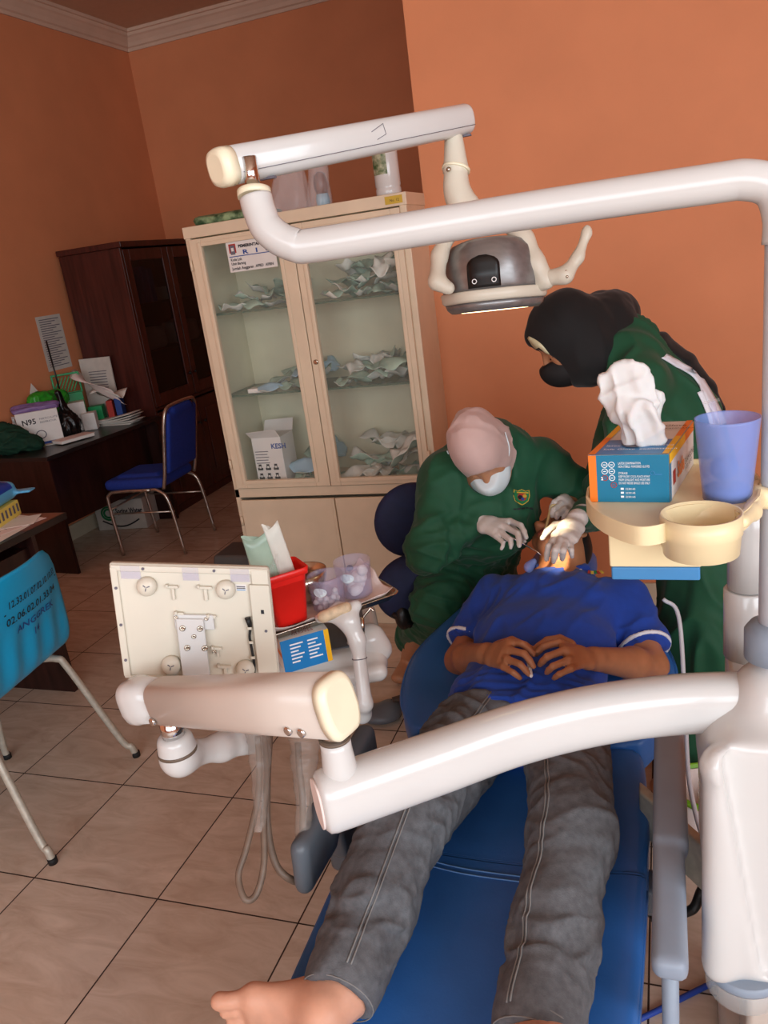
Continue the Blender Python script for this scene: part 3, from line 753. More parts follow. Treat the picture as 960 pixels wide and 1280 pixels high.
# blue banquet chair at the far desk
ch = thing('banquet_chair', 'blue upholstered banquet chair with chrome frame at the far black desk', 'chair', (-3.10, 4.27, 0))
O2 = V((-3.04, 4.31, 0)); F2 = unit((-.99, -.06, 0)); W2 = V((-F2[1], F2[0], 0))*-1
if W2[1] < 0: W2 = -W2
def C2(f, w, z): return O2+F2*f+W2*w+V((0, 0, z))
R2 = np.column_stack([F2, W2, V((0, 0, 1))])
s_ = SDF(.008); s_.box(C2(.22, 0, .485), (.22, .205, .035), .03, R2); s_.box(C2(.22, 0, .50), (.17, .15, .04), .04, R2)
body('seat', s_, M['blue_fabric'], ch)
def backpt(w, z): return C2(-.02-.10*((z-.5)/.45), w, z)
s_ = SDF(.008)
RBk = np.column_stack([W2, unit(backpt(0, .9)-backpt(0, .6)), np.cross(W2, unit(backpt(0, .9)-backpt(0, .6)))])
s_.box(backpt(0, .735), (.185, .20, .024), .02, RBk); s_.cone(backpt(-.10, .935), backpt(.10, .935), .02, k=.04)
body('backrest', s_, M['blue_fabric'], ch)
out = [C2(0.0, -.205, .45)]+[backpt(-.205, z) for z in (.55, .70, .85)]+[backpt(-.18, .945), backpt(-.10, .965), backpt(.10, .965), backpt(.18, .945)]+[backpt(.205, z) for z in (.85, .70, .55)]+[C2(0, .205, .45)]
MB().tube(spline(out, 6), .0115, 12).build('back_frame', M['worn_chrome'], ch)
for w in (-1, 1):
    MB().tube(spline([C2(.10, w*.20, .448), C2(.04, w*.205, .44), C2(-.02, w*.21, .36), C2(-.06, w*.215, .01)], 6), .011, 12).build('rear_leg', M['worn_chrome'], ch)
    MB().tube(spline([C2(.10, w*.20, .446), C2(.34, w*.20, .446), C2(.41, w*.205, .43), C2(.425, w*.21, .36), C2(.40, w*.22, .01)], 6), .011, 12).build('front_leg', M['worn_chrome'], ch)
    MB().cyl(C2(.418, w*.212, .30), C2(-.045, w*.212, .30), .006, seg=10).build('side_stretcher', M['worn_chrome'], ch)
MB().cyl(C2(.418, -.212, .33), C2(.418, .212, .33), .007, seg=10).build('stretcher', M['worn_chrome'], ch)

# grey step bin beside the cabinet
gb = thing('step_bin', 'dark grey plastic step stool standing left of the cream cabinet', 'stool', (-2.17, 3.45, 0))
b = MB(); b.hexa([(-2.28, 3.33, .17), (-2.03, 3.33, .17), (-2.03, 3.58, .17), (-2.28, 3.58, .17)], [(-2.26, 3.35, .30), (-2.05, 3.35, .30), (-2.05, 3.56, .30), (-2.26, 3.56, .30)]); b.build('top', M['grey_bin'], gb, bevel=.015, seg=3)
for x, y in ((-2.265, 3.345), (-2.045, 3.345), (-2.265, 3.565), (-2.045, 3.565)):
    MB().hexa([(x-.025+(-.01 if x < -2.2 else .01), y-.025, 0), (x+.025+(-.01 if x < -2.2 else .01), y-.025, 0), (x+.025+(-.01 if x < -2.2 else .01), y+.025, 0), (x-.025+(-.01 if x < -2.2 else .01), y+.025, 0)], [(x-.02, y-.02, .172), (x+.02, y-.02, .172), (x+.02, y+.02, .172), (x-.02, y+.02, .172)]).build('leg', M['grey_bin'], gb, bevel=.004)

# ================================================================== DENTAL CHAIR
dc = thing('dental_chair', 'reclined blue vinyl dental chair with grey armrests under the patient', 'dental chair', (-.36, 1.55, 0))
def cushion(rows, th, name, drop=.012):
    """upholstered pad: rows of (y, z, half width, centre x); rounded edges all round"""
    mb = MB(); rings = []
    for y, z, hw, cx in rows:
        ring = []
        for a in np.linspace(0, 2*PI, 40, endpoint=False):
            c, s_ = math.cos(a), math.sin(a)
            x = math.copysign(abs(c)**.35, c)*hw; zz = math.copysign(abs(s_)**.45, s_)*th/2
            if s_ > 0: zz += .022*(abs(x)/hw)**4-drop*(1-(abs(x)/hw)**2)
            ring.append((cx+x, y, z-th/2+zz))
        rings.append(ring)
    mb.loft(rings, 0, True, True); return mb.build(name, M['chair_vinyl'], dc)
def rows_from(pts, n=6): return [tuple(p) for p in spline([(*p[:3],) for p in pts], n)]
def cush(pts, th, name, cx=-.365):
    sp = spline([(p[0], p[1], p[2]) for p in pts], 6); return cushion([(p[0], p[1], p[2], cx) for p in sp], th, name)
leg = cush([(.585, .405, .20), (.60, .41, .245), (.64, .425, .275), (.80, .448, .295), (1.05, .455, .305), (1.28, .456, .312), (1.305, .456, .312), (1.313, .456, .312)], .10, 'leg_cushion')
seat = cush([(1.3132, .456, .312), (1.322, .456, .312), (1.36, .457, .312), (1.50, .458, .312), (1.66, .466, .30), (1.70, .466, .285), (1.712, .455, .27)], .11, 'seat_cushion')
back = cush([(1.705, .468, .26), (1.72, .482, .30), (1.80, .500, .345), (1.92, .512, .370), (2.04, .524, .370), (2.16, .54, .335), (2.28, .57, .27), (2.34, .59, .22), (2.352, .585, .19)], .10, 'backrest_cushion')
hd = SDF(.006); hd.box((-.335, 2.46, .612), (.105, .10, .033), .03, rotm(.10, 0, 0)); hd.ell((-.415, 2.46, .625), (.03, .08, .03)); hd.ell((-.255, 2.46, .622), (.03, .08, .028))
body('headrest', hd, M['chair_vinyl'], dc)
# stitched seams and piping
for dy in (0, .014):
    MB().tube(spline([(-.675, 1.275+dy, .444), (-.60, 1.285+dy, .449), (-.45, 1.265+dy, .447), (-.365, 1.262+dy, .4455), (-.25, 1.265+dy, .447), (-.13, 1.285+dy, .449), (-.056, 1.26+dy, .444)], 6), .0018, 6).build('stitching', M['vinyl_seam'], leg)
for sx in (-1, 1):
    MB().tube(spline([(-.365+sx*.272, .64, .41), (-.365+sx*.293, .80, .438), (-.365+sx*.303, 1.05, .444), (-.365+sx*.310, 1.28, .446)], 6), .004, 8).build('piping', M['chair_vinyl'], leg)
pp = []
for sx in (-1, 1):
    MB().tube(spline([(-.365+sx*.292, 1.73, .468), (-.365+sx*.343, 1.80, .487), (-.365+sx*.370, 1.92, .50), (-.365+sx*.371, 2.04, .512), (-.365+sx*.335, 2.16, .528), (-.365+sx*.27, 2.28, .556)], 6), .006, 8).build('piping', M['chair_vinyl'], back)
# armrests
def armrest(x, sx):
    s_ = SDF(.006)
    s_.box((x, 1.10, .598), (.027, .135, .020), .014, k=.004); s_.box((x+.003*sx, 1.42, .600), (.031, .20, .024), .016, k=.006)
    a = body('armrest', s_, M['grey_plastic'], dc)
    b = MB(); b.box((x, 1.42, .50), (.03, .10, .20)); b.build('armrest_support', M['dark_grey_plastic'], a, bevel=.01)
    return a
armrest(-.012, 1)
la = SDF(.006); la.box((-.690, 1.165, .560), (.020, .085, .058), .02, rotm(-.12, 0, .04)); la.box((-.695, 1.36, .575), (.024, .16, .045), .02, k=.03)
la = body('armrest', la, M['dark_grey_plastic'], dc)  # left armrest: its shading is put into the darker grey
MB().box((-.715, 1.36, .48), (.04, .12, .16)).build('armrest_support', M['dark_grey_plastic'], la, bevel=.012)
# frame, pedestal
b = MB(); b.bb((-.55, .75, .30), (-.18, 1.32, .352)); b.bb((-.56, 1.30, .28), (-.17, 1.72, .345)); b.hexa([(-.56, 1.68, .29), (-.17, 1.68, .29), (-.20, 2.28, .43), (-.53, 2.28, .43)], [(-.56, 1.68, .36), (-.17, 1.68, .36), (-.20, 2.28, .488), (-.53, 2.28, .488)])
b.bb((-.76, 1.33, .33), (.0, 1.40, .40)); b.build('frame', M['dark_grey_plastic'], dc, bevel=.015)
b = MB(); b.hexa([(-.55, 1.15, .0), (-.18, 1.15, .0), (-.18, 1.95, .0), (-.55, 1.95, .0)], [(-.53, 1.20, .12), (-.20, 1.20, .12), (-.20, 1.90, .12), (-.53, 1.90, .12)]); b.hexa([(-.48, 1.38, .12), (-.25, 1.38, .12), (-.25, 1.66, .12), (-.48, 1.66, .12)], [(-.48, 1.35, .30), (-.25, 1.35, .30), (-.25, 1.66, .30), (-.48, 1.66, .30)])
b.build('pedestal', M['taupe_plastic'], dc, bevel=.02)
MB().tube([(-.012, 1.0, .585), (-.014, 1.0, .30), (-.03, 1.03, .12), (-.08, 1.25, .06), (-.18, 1.35, .05)], .013, 12).build('armrest_post', M['grey_plastic'], dc)

# ================================================================== DENTAL UNIT COLUMN
PX, PY = .152, 1.245
du = thing('dental_unit', 'white dental unit column with a grey pole beside the chair, at the right edge', 'dental unit', (PX+.02, PY+.05, 0))
c = SDF(.007)
c.box((.155, 1.235, .66), (.108, .125, .235), .045, k=.02)
c.box((.165, 1.30, .72), (.115, .10, .16), .05, k=.03)
c.cone((PX, PY, .84), (PX, PY, .918), .095, .062, k=.05)
c.cone((.062, 1.12, .86), (.062, 1.12, .46), .020, .024, k=.03)
c.cone((.065, 1.115, .87), (.15, 1.12, .83), .018, k=.035)
ga, gb2 = V((0.069, 1.110, 0.865)), V((0.128, 1.110, 0.475)); gd_ = unit(gb2-ga); gn_ = unit(np.cross(gd_, (0, 1, 0))); gn_ = gn_ if gn_[0] > 0 else -gn_
c.box(lerp(ga, gb2, .5)+gn_*.105+V((0, -.012, 0)), (.105, .034, np.linalg.norm(gb2-ga)/2+.02), .004, np.column_stack([gn_, np.cross(gd_, gn_), gd_]), k=.010, op='s')
body('column_body', c, M['white_plastic'], du, it=4)
MB().lathe([(.055, 0), (.055, .008), (.05, .012)], (PX, PY, .915)).build('ring', M['cap_cream'], du)
MB().lathe([(.046, .0), (.046, .03)], (PX, PY, .926)).build('lower_collar', M['grey_plastic'], du)
b = MB(); b.lathe([(.03, 0), (.043, .004), (.043, .05), (.035, .062), (.025, .066)], (PX, PY, .985)); b.build('collar', M['grey_plastic'], du)
MB().cyl((PX, PY, .92), (PX, PY, 1.635), .0225, seg=26).build('pole', M['pole_grey'], du)
b = MB(); b.lathe([(.01, 0), (.045, .006), (.06, .025), (.062, .07), (.056, .075)], (.105, 1.16, .36)); b.build('glass_bowl', M['clear_glass'], du)
MB().lathe([(.063, 0), (.066, .006), (.063, .02)], (.105, 1.16, .425)).build('bowl_collar', M['grey_plastic'], du)
b = MB(); b.bb((.12, 1.25, 0), (.28, 1.40, .44)); b.bb((.08, 1.2, 0), (.40, 1.55, .05)); b.build('foot', M['taupe_plastic'], du, bevel=.015)
# rounded suction post behind the pole
sx_, sy_ = (0.129, 1.411, 0.994)[0:2]
b = MB(); b.lathe([(.040, 0), (.040, .13), (.037, .133)], (sx_, sy_, .90)); b.build('suction_base', M['white_plastic'], du)
b = MB(); b.lathe([(.034, 0), (.034, .11), (.031, .13), (.024, .148), (.012, .158), (.002, .161)], (sx_, sy_, 1.035)); b.build('suction_post', M['white_plastic'], du)
b = MB(); b.bb((sx_-.035, PY+.05, .80), (sx_+.035, sy_+.04, .90)); b.build('suction_bracket', M['white_plastic'], du, bevel=.01)
b = MB(); la0, la1 = V((-0.073, 1.519, 0.453)), V((0.073, 1.347, 0.445)); b.loft([[p+V((0, dy, dz)) for dy, dz in ((-.02, -.055), (.02, -.055), (.02, .055), (-.02, .055))] for p in (la0, la1)], 0, True, False); b.build('link_plate', M['grey_paint_metal'], du, bevel=.006)
setp(MB().tube(spline([(-.10, 1.48, .31), (-.03, 1.36, .28), (0.009, 1.395, 0.290), (0.034, 1.398, 0.310), (0.054, 1.417, 0.350), (.10, 1.36, .46)], 6), .010, 10).build('black_hose', M['dark_cable'], None), 'black hose sagging between the dental chair and the white column', 'hose')
setp(MB().tube(spline([(-.35, 1.16, .006), (-0.082, 1.367, 0.006), (-0.015, 1.421, 0.006), (0.054, 1.477, 0.006), (0.198, 1.590, 0.006)], 6), .0065, 10).build('blue_cable', M['blue_cable'], None), 'blue cable lying on the floor under the white column', 'cable')
setp(MB().tube(spline([(-.02, 2.15, .66), (.02, 2.12, .62), (.03, 1.95, .45), (.035, 1.75, .35), (.07, 1.55, .32), (.12, 1.40, .40)], 8), .006, 10).build('grey_hose', M['pole_grey'], None), 'thin pale grey hose hanging beside the right armrest', 'hose')
gbn = thing('waste_bin', 'pale waste bin with a lime green rim on the floor behind the column', 'bin', (.085, 1.945, 0))
MB().lathe([(.07, 0), (.08, .02), (.093, .19), (.090, .19), (.08, .03), (.02, .02)], (.085, 1.945, 0), caps=False).build('bucket', M['pink_paper'], gbn)
MB().lathe([(.092, .186), (.099, .19), (.099, .205), (.092, .208), (.090, .20)], (.085, 1.945, 0), caps=False).build('rim', M['green_lime'], gbn)

# ================================================================== OPERATING LIGHT
ol = thing('operating_light', 'white articulated arm carrying the grey dental operating light', 'dental light', (PX, PY, 1.62))
path = spline([(PX, PY, 1.62), (PX, PY, 1.655), (PX-.012, PY, 1.690), (PX-.045, PY+.001, 1.706), (PX-.10, PY+.001, 1.708), (-.20, PY-.006, 1.708), (-.50, 1.222, 1.703), (-.555, 1.218, 1.709), (-.592, 1.218, 1.735), (-.606, 1.224, 1.765), (-.611, 1.228, 1.788)], 7)
MB().tube(path, .0265, 24).build('arm_tube', M['white_plastic'], ol)
MB().cyl((-0.615, 1.233, 1.789), (-0.616, 1.236, 1.799), .0272, seg=24).build('arm_cap', M['cap_cream'], ol)
tp = V((-0.616, 1.236, 1.799))
MB().cyl(tp, tp+V((0, 0, .05)), .0125, seg=20).build('pivot_pin', M['chrome'], ol)
bl, br = V((-0.648, 1.238, 1.841)), V((-0.374, 1.737, 1.911))
ax_ = unit(br-bl)
ring = lambda c, w, h: [c+V((-ax_[1], ax_[0], 0))*math.copysign(abs(math.cos(a))**.75, math.cos(a))*w+np.cross(ax_, (-ax_[1], ax_[0], 0))*-math.copysign(abs(math.sin(a))**.75, math.sin(a))*h for a in np.linspace(0, 2*PI, 32, endpoint=False)]
b = MB(); b.loft([ring(lerp(bl, br, t), .0295*k, .0295*k) for t, k in ((-.015, .9), (-.01, 1), (.99, 1), (1.0, .96), (1.01, .8))]); bo = b.build('balance_arm', M['white_plastic'], ol)
b = MB(); b.loft([ring(bl-ax_*.006, .0303, .0303), ring(bl-ax_*.022, .0303, .0303), ring(bl-ax_*.030, .027, .027), ring(bl-ax_*.033, .02, .02)]); b.build('end_cap', M['cap_cream'], ol)
sd = V((-ax_[1], ax_[0], 0)); sd = sd if sd[1] < 0 else -sd
b = MB()
for t in (.10, .97): b.box(lerp(bl, br, t)+sd*.010-V((0, 0, .0295)), (.03, .01, .004))
b.tube([lerp(bl, br, t)+sd*.0296-V((0, 0, .014)) for t in (0, 1)], .0006, 6)
b.build('seam_and_slots', M['ink_grey'], bo)
b = MB(); o_ = lerp(bl, br, .50)+sd*.0300+V((0, 0, .008)); b.tube([o_, o_+ax_*.03+V((0, 0, .01)), o_+ax_*.035+V((0, 0, -.008)), o_+ax_*.012+V((0, 0, -.014))], .0006, 6); b.build('scuff', M['ink_grey'], bo)
nk = V((-0.391, 1.704, 1.884))
MB().cyl(nk+V((0, 0, .03)), nk-V((0, 0, .006)), .0125, seg=18).build('neck_pin', M['chrome'], ol)
pts = [(-0.391, 1.703, 1.881), (-0.389, 1.691, 1.841), (-0.388, 1.682, 1.814), (-0.387, 1.671, 1.782), (-0.378, 1.665, 1.755), (-0.359, 1.665, 1.734), (-0.326, 1.674, 1.724)]
sp = spline(pts, 6); rr = np.interp(np.linspace(0, 1, len(sp)), [0, .15, .33, .36, .6, .8, 1], [.018, .022, .0265, .024, .029, .029, .02])
nkm = MB().tube(sp, list(rr), 22).build('neck', M['panel_white'], ol)
b = MB(); b.tube([(-0.387, 1.684, 1.820), (-0.388, 1.682, 1.815)], .0285, 22); b.build('neck_ring', M['cap_cream'], nkm)
MB().ball(V((-0.395, 1.652, 1.817)), .005).build('neck_screw', M['steel'], nkm)
lp = V((-0.328, 1.652, 1.613)); beam = unit(V((-.37, 2.43, .80))-lp); aim = unit(V((-.10, 1, -.10)))
ls = unit(np.cross(aim, (0, 0, 1))+V((0, 0, -.01))); lu = np.cross(ls, aim); LR = np.column_stack([ls, aim, lu])
def LP(x, y, z): return lp+ls*x+aim*y+lu*z
yo = SDF(.005)
yo.chain([(-0.344, 1.668, 1.726), (-0.283, 1.677, 1.703), (-0.261, 1.668, 1.667), (-0.241, 1.654, 1.622), (-0.221, 1.650, 1.586)], [.018, .020, .020, .020, .018], side=None)
yo.chain([(-0.344, 1.668, 1.726), (-0.406, 1.640, 1.698), (-0.422, 1.615, 1.658), (-0.425, 1.586, 1.611), (-0.403, 1.584, 1.596)], [.018, .016, .016, .016, .014])
yo.cone((-0.221, 1.650, 1.586), (-0.245, 1.661, 1.579), .018, k=.006)
body('yoke', yo, M['panel_white'], ol)
hn = SDF(.004); hn.chain([(-0.211, 1.649, 1.590), (-0.183, 1.644, 1.591), (-0.158, 1.663, 1.621), (-0.141, 1.684, 1.663), (-0.140, 1.688, 1.671)], [.0165, .0155, .011, .0085, .008])
hno = body('handle', hn, M['panel_white'], ol)
b = MB(); b.ball(V((-0.179, 1.631, 1.599)), .003); b.ball(V((-0.177, 1.628, 1.589)), .003); b.build('handle_screw', M['steel'], hno)
def shell_sec(z, w, d, y0):
    return [LP(x*w, y0-d*(1-abs(x)**2.6), z) for x in np.linspace(-1, 1, 25)]
head = MB()
secs = [(.064, .056, .050, .0), (.058, .076, .064, .004), (.044, .090, .074, .006), (.020, .100, .082, .008), (-.006, .104, .084, .008), (-.026, .103, .080, .008), (-.034, .102, .078, .008)]
head.loft([[q for q in shell_sec(*s_)]+[LP(s_[1], .03, s_[0]), LP(-s_[1], .03, s_[0])] for s_ in secs], 0, True, True)
hm = head.build('lamp_head', M['gunmetal'], ol)
ban = MB()
for z0, z1, g in ((-.0335, -.056, 1.03),):
    ban.loft([[*shell_sec(z, w, d, .010)]+[LP(w, .055, z), LP(-w, .055, z)] for z, w, d in ((-.0335, .105, .083), (-.036, .108, .087), (-.052, .106, .085), (-.056, .102, .080))], 0, True, True)
ban.build('lamp_rim', M['panel_white'], ol)
vis = MB(); vis.loft([[*shell_sec(z, w, d, .012)]+[LP(w, .06, z), LP(-w, .06, z)] for z, w, d in ((-.0565, .100, .078), (-.066, .097, .074), (-.074, .088, .066))], 0, True, True)
vis.build('lamp_visor', M['gunmetal'], ol)
pl = MB(); pz = np.linspace(-.030, .030, 12)
rows = []
for z in pz:
    hw = .032 if z < .010 else .032*math.sqrt(max(.02, 1-((z-.010)/.0205)**2)); dd = np.interp(z, [-.034, -.006, .020, .044, .064], [.078, .084, .082, .074, .05]); ww = np.interp(z, [-.034, -.006, .020, .044, .064], [.102, .104, .10, .09, .056])
    rows.append([LP(x*hw-.008, .0072-dd*(1-abs((x*hw-.008)/ww)**2.6)-.0012, z) for x in np.linspace(-1, 1, 7)])
pl.loft(rows, 0, False, True, closed=False); plo = pl.build('black_window', M['black_plastic'], hm, solid=.002)
for x in (-.026, .012):
    b = MB(); q = [LP(x+.0042*math.cos(a), -.0795, -.018+.0042*math.sin(a)) for a in np.linspace(0, 2*PI, 16)]; b.tube(q, .0009, 6); b.build('window_mark', M['ink_white'], plo)
b = MB(); b.loft([[LP(.07*math.cos(a)*k, .012+.035*math.sin(a)*k, z) for a in np.linspace(0, 2*PI, 24, endpoint=False)] for z, k in ((-.0738, 1), (-.0742, .97))]); 
mat('lamp_lens', '#fff4d8', .2, emit='#ffe6b0', estr=6.); b.build('lens', M['lamp_lens'], ol)

# ================================================================== INSTRUMENT ARM AND TABLE
da = thing('instrument_boom', 'white jointed instrument arm sweeping across the patient below the film panel', 'arm', (PX, PY, .90))
AP = [(PX+.01, PY+.012, .90), (0.129, 1.252, 0.900), (0.011, 1.231, 0.900), (-0.115, 1.185, 0.900), (-0.238, 1.114, 0.900), (-0.351, 1.022, 0.900), (-0.457, 0.936, 0.900), (-0.496, 0.905, 0.900)]
sp = spline(AP, 6); n_ = len(sp); d0 = unit(V(sp[-1])-V(sp[-4]))
mb = MB(); rings = []
for i, p in enumerate(sp):
    t = unit(V(sp[min(i+1, n_-1)])-V(sp[max(i-1, 0)])); s_, u_, _ = frame_of(t)
    rings.append([V(p)+s_*math.copysign(abs(math.cos(a))**.8, math.cos(a))*.040+u_*math.copysign(abs(math.sin(a))**.8, math.sin(a))*.050 for a in np.linspace(0, 2*PI, 36, endpoint=False)])
rings.append([lerp(q, np.mean(rings[-1], 0), .04)+d0*.010 for q in rings[-1]]); rings.append([lerp(q, np.mean(rings[-1], 0), .16)+d0*.006 for q in rings[-1]])
mb.loft(rings, 0, True, True); mb.build('curved_arm', M['white_plastic'], da)
b = MB(); b.loft([[lerp(q, np.mean(rings[-1], 0), .04)+d0*.001*k for q in rings[-1]] for k in (0, 4)]); b.build('arm_end_cap', M['pink_paper'], da)
e = V((-0.478, 0.922, 0.930)); 
b = MB(); b.lathe([(.030, -.01), (.026, .02), (.0235, .05), (.0235, .064)], (e[0], e[1], .935)); b.build('pivot_post', M['white_plastic'], da)
MB().lathe([(.0245, 0), (.0245, .004)], (e[0], e[1], .999)).build('pivot_ring', M['brown_strip'], da)
MB().cyl((e[0], e[1], .99), (e[0], e[1], 1.03), .0195, seg=24).build('pivot_pin', M['chrome'], da)
sr, sl_ = V((e[0]+.012, e[1]-.004, 1.060)), V((-0.934, 1.050, 0.955)); a2 = unit(sl_-sr); hs = unit(V((a2[1], -a2[0], 0))); hs = hs if hs[1] < 0 else -hs; up2 = np.cross(a2, hs); up2 = up2 if up2[2] > 0 else -up2
def sec2(c, w, h, flatb=True):
    out_ = []
    for a in np.linspace(0, 2*PI, 36, endpoint=False):
        x, y = math.cos(a), math.sin(a); k = .62 if y > 0 else .42
        out_.append(c+hs*math.copysign(abs(x)**k, x)*w*(1-(.12 if y < -.3 else 0)*abs(y))+up2*math.copysign(abs(y)**.62, y)*h)
    return out_
b = MB(); L_ = np.linalg.norm(sl_-sr)
b.loft([sec2(sr+a2*.0, .036, .047), sec2(sr+a2*.16, .036, .046), sec2(sl_-a2*.075, .034, .040), sec2(sl_-a2*.072, .030, .036)]); sa = b.build('spring_arm', M['taupe_plastic'], da)
b = MB(); b.loft([sec2(sr+a2*.004, .0375, .0485), sec2(sr-a2*.008, .0375, .0485), sec2(sr-a2*.014, .034, .045), sec2(sr-a2*.016, .028, .038)]); b.build('end_cap', M['cap_cream'], da)
b = MB(); b.loft([sec2(sl_-a2*.075, .030, .037), sec2(sl_-a2*.02, .035, .0405), sec2(sl_-a2*.012, .037, .0425), sec2(sl_+a2*.006, .037, .0425), sec2(sl_+a2*.014, .033, .038)]); b.build('far_cap', M['white_plastic'], da)
for t, dz in ((.10, -.026), (.155, -.024), (.84, -.022)):
    p = lerp(sr, sl_, t)+hs*.0355+up2*dz; MB().lathe([(.0075, -.002), (.0075, .002), (.005, .0035)], p, hs).build('screw', M['chrome'], sa)
ek = V((-0.878, 1.056, 0.846)); kz = ek[2]
MB().cyl((ek[0], ek[1], kz+.02), V((ek[0], ek[1], kz+.075)), .0215, seg=24).build('elbow_pin', M['chrome'], da)
el = SDF(.005); el.cone(ek+V((0, 0, .018)), ek-V((0, 0, .012)), .034, .036); far = V((-0.835, 1.234, 0.760)); el.cone(ek-V((0, 0, .014)), lerp(ek, far, .55)-V((0, 0, .012)), (.028, .020), (.024, .018), side=(0, 1, 0), k=.03); el.cone(lerp(ek, far, .55)-V((0, 0, .012)), far, (.024, .018), (.04, .02), side=(0, 1, 0), k=.03)
el.plane(ek+V((0, 0, .034)), (0, 0, 1))
elo = body('elbow', el, M['white_plastic'], da)
MB().lathe([(.0372, 0), (.0375, .003), (.0372, .006)], (ek[0], ek[1], kz-.002)).build('elbow_seam', M['brown_strip'], elo)

# film viewer / panel on the arm, seen from behind
fv = thing('film_viewer', 'cream rectangular film viewer panel seen from behind, mounted above the arm', 'panel', (-.86, 1.17, .97))
BL, BR, TL = V((-0.997, 1.099, 0.967)), V((-0.732, 1.226, 0.905)), V((-0.998, 1.137, 1.194)); TR = V((-0.733, 1.264, 1.131))
fx = unit((BR-BL)+(TR-TL)); fn = unit(np.cross(fx, (TL-BL)+(TR-BR))); fy = np.cross(fn, fx)       # fn points at the viewer or away
if fn[1] > 0: fn = -fn
cF = (BL+BR+TL+TR)/4; WF = (np.linalg.norm(BR-BL)+np.linalg.norm(TR-TL))/4; HF = (np.linalg.norm(TL-BL)+np.linalg.norm(TR-BR))/4
FR = np.column_stack([fx, fy, fn])
ex_, ey_ = ((BR-BL)+(TR-TL))/4, ((TL-BL)+(TR-BR))/4
def FP(x, y, z=0): return cF+ex_*x+ey_*y+fn*z
def fbox(mb, x0, y0, x1, y1, z0, z1, mi=0):
    c_ = [FP(x, y, z0) for x, y in ((x0, y0), (x1, y0), (x1, y1), (x0, y1))]; d_ = [FP(x, y, z1) for x, y in ((x0, y0), (x1, y0), (x1, y1), (x0, y1))]; mb.hexa(c_, d_, mi)
b = MB(); fbox(b, -1, -1, 1, 1, -.022, 0); pan = b.build('housing', M['panel_white'], fv, bevel=.006, seg=3)
b = MB()
fbox(b, -.98, -.98, .98, -.93, 0, .005); fbox(b, -.98, .86, .98, .97, 0, .004); fbox(b, -.99, -.95, -.90, .93, 0, .0045); fbox(b, .72, -.86, .98, .70, 0, .009); fbox(b, .76, .70, .98, .95, 0, .005)
b.build('raised_rim', M['panel_white'], fv, bevel=.0025)
for x0, x1 in ((-.86, -.62), (-.10, .10), (.50, .74)):
    b = MB(); fbox(b, x0, .74, x1, .965, .001, .0048); b.build('clear_tape', M['hazy_plastic'], pan)
for x, y in ((-.56, .62), (.42, .60), (-.38, -.74), (.56, -.80)):
    b = MB(); b.lathe([(.019, 0), (.019, .006), (.017, .012), (.008, .015), (.003, .0155)], FP(x, y, 0), fn); k_ = b.build('rubber_foot', M['panel_white'], fv)
    b = MB(); 
    for a in (.4, 2.5, 4.6): b.box(FP(x, y, .0155)+fx*.004*math.cos(a)+fy*.004*math.sin(a), (.006, .0018, .0012), FR@rotm(0, 0, a))
    b.build('foot_slot', M['ink_grey'], k_)
def hook(x, y, w, h):
    b = MB(); fbox(b, x, y, x+w, y+.05, 0, .009); fbox(b, x+w*.35, y-h, x+w*.62, y, 0, .007); fbox(b, x-.015, y+.02, x+.02, y+.07, 0, .012); b.build('clip', M['panel_white'], fv, bevel=.0012)
hook(-.31, .60, .14, .20); hook(.08, .60, .17, .20); hook(.16, .10, .10, .08); hook(.22, -.78, .16, .16); hook(-.24, .14, .1, .06); hook(.17, -.46, .12, .12)
b = MB(); fbox(b, -.27, -.10, .23, .16, 0, .010); fbox(b, -.245, -1.02, .105, .10, .010, .016); fbox(b, -.20, -1.25, .06, -1.0, .004, .016); br_ = b.build('mount_bracket', M['white_plastic'], fv, bevel=.0025)
for x, y, r in ((-.17, -.06, .0058), (.05, -.06, .0058), (-.14, -.40, .0058), (.08, -.40, .0058), (-.04, -.2, .0045), (-.24, .11, .004), (.14, .10, .004), (-.19, -.45, .004), (.19, -.48, .004)):
    b = MB(); z_ = .016 if abs(x) < .18 and y < .05 else .010
    b.lathe([(r, 0), (r, .002), (r*.8, .003), (r*.35, .003), (r*.3, .001)], FP(x, y, z_), fn); b.build('screw', M['steel'], br_)
b = MB(); fbox(b, .545, .575, .685, .69, .0002, .0008, 0); fbox(b, .56, .64, .67, .66, .0008, .0011, 1); fbox(b, .56, .615, .67, .628, .0008, .0011, 2); fbox(b, .56, .585, .67, .60, .0008, .0011, 3); b.build('label', [M['carton'], M['ink_grey'], M['ink'], M['sky_print']], fv)
b = MB(); b.tube(spline([FP(.68, .12, .006), FP(.69, -.02, .006), FP(.66, -.2, .006), FP(.67, -.45, .006), FP(.68, -.7, .006), FP(.66, -.97, .006)], 5), .0026, 8); b.tube([FP(.66, .13, .008), FP(.675, -.04, .008)], [.006, .003], 10); cbl = b.build('cable', M['dark_cable'], fv)
for y in (-.08, -.33, -.6):
    b = MB(); fbox(b, .645, y, .70, y+.045, 0, .0115); b.build('cable_clip', M['panel_white'], fv, bevel=.001)
for x, y in ((-.94, .58), (-.94, -.05), (-.94, -.66), (.87, .62), (.88, -.10), (.90, -.86), (-.58, .92), (.30, .92)):
    b = MB(); b.lathe([(.0028, 0), (.0028, .001)], FP(x, y, .0095 if (x > .8 and y < .6) else .0052), fn); b.build('screw', M['ink_grey'], fv)
b = MB(); fbox(b, .84, .20, .88, .27, .009, .0096); b.build('latch_slot', M['ink'], fv)

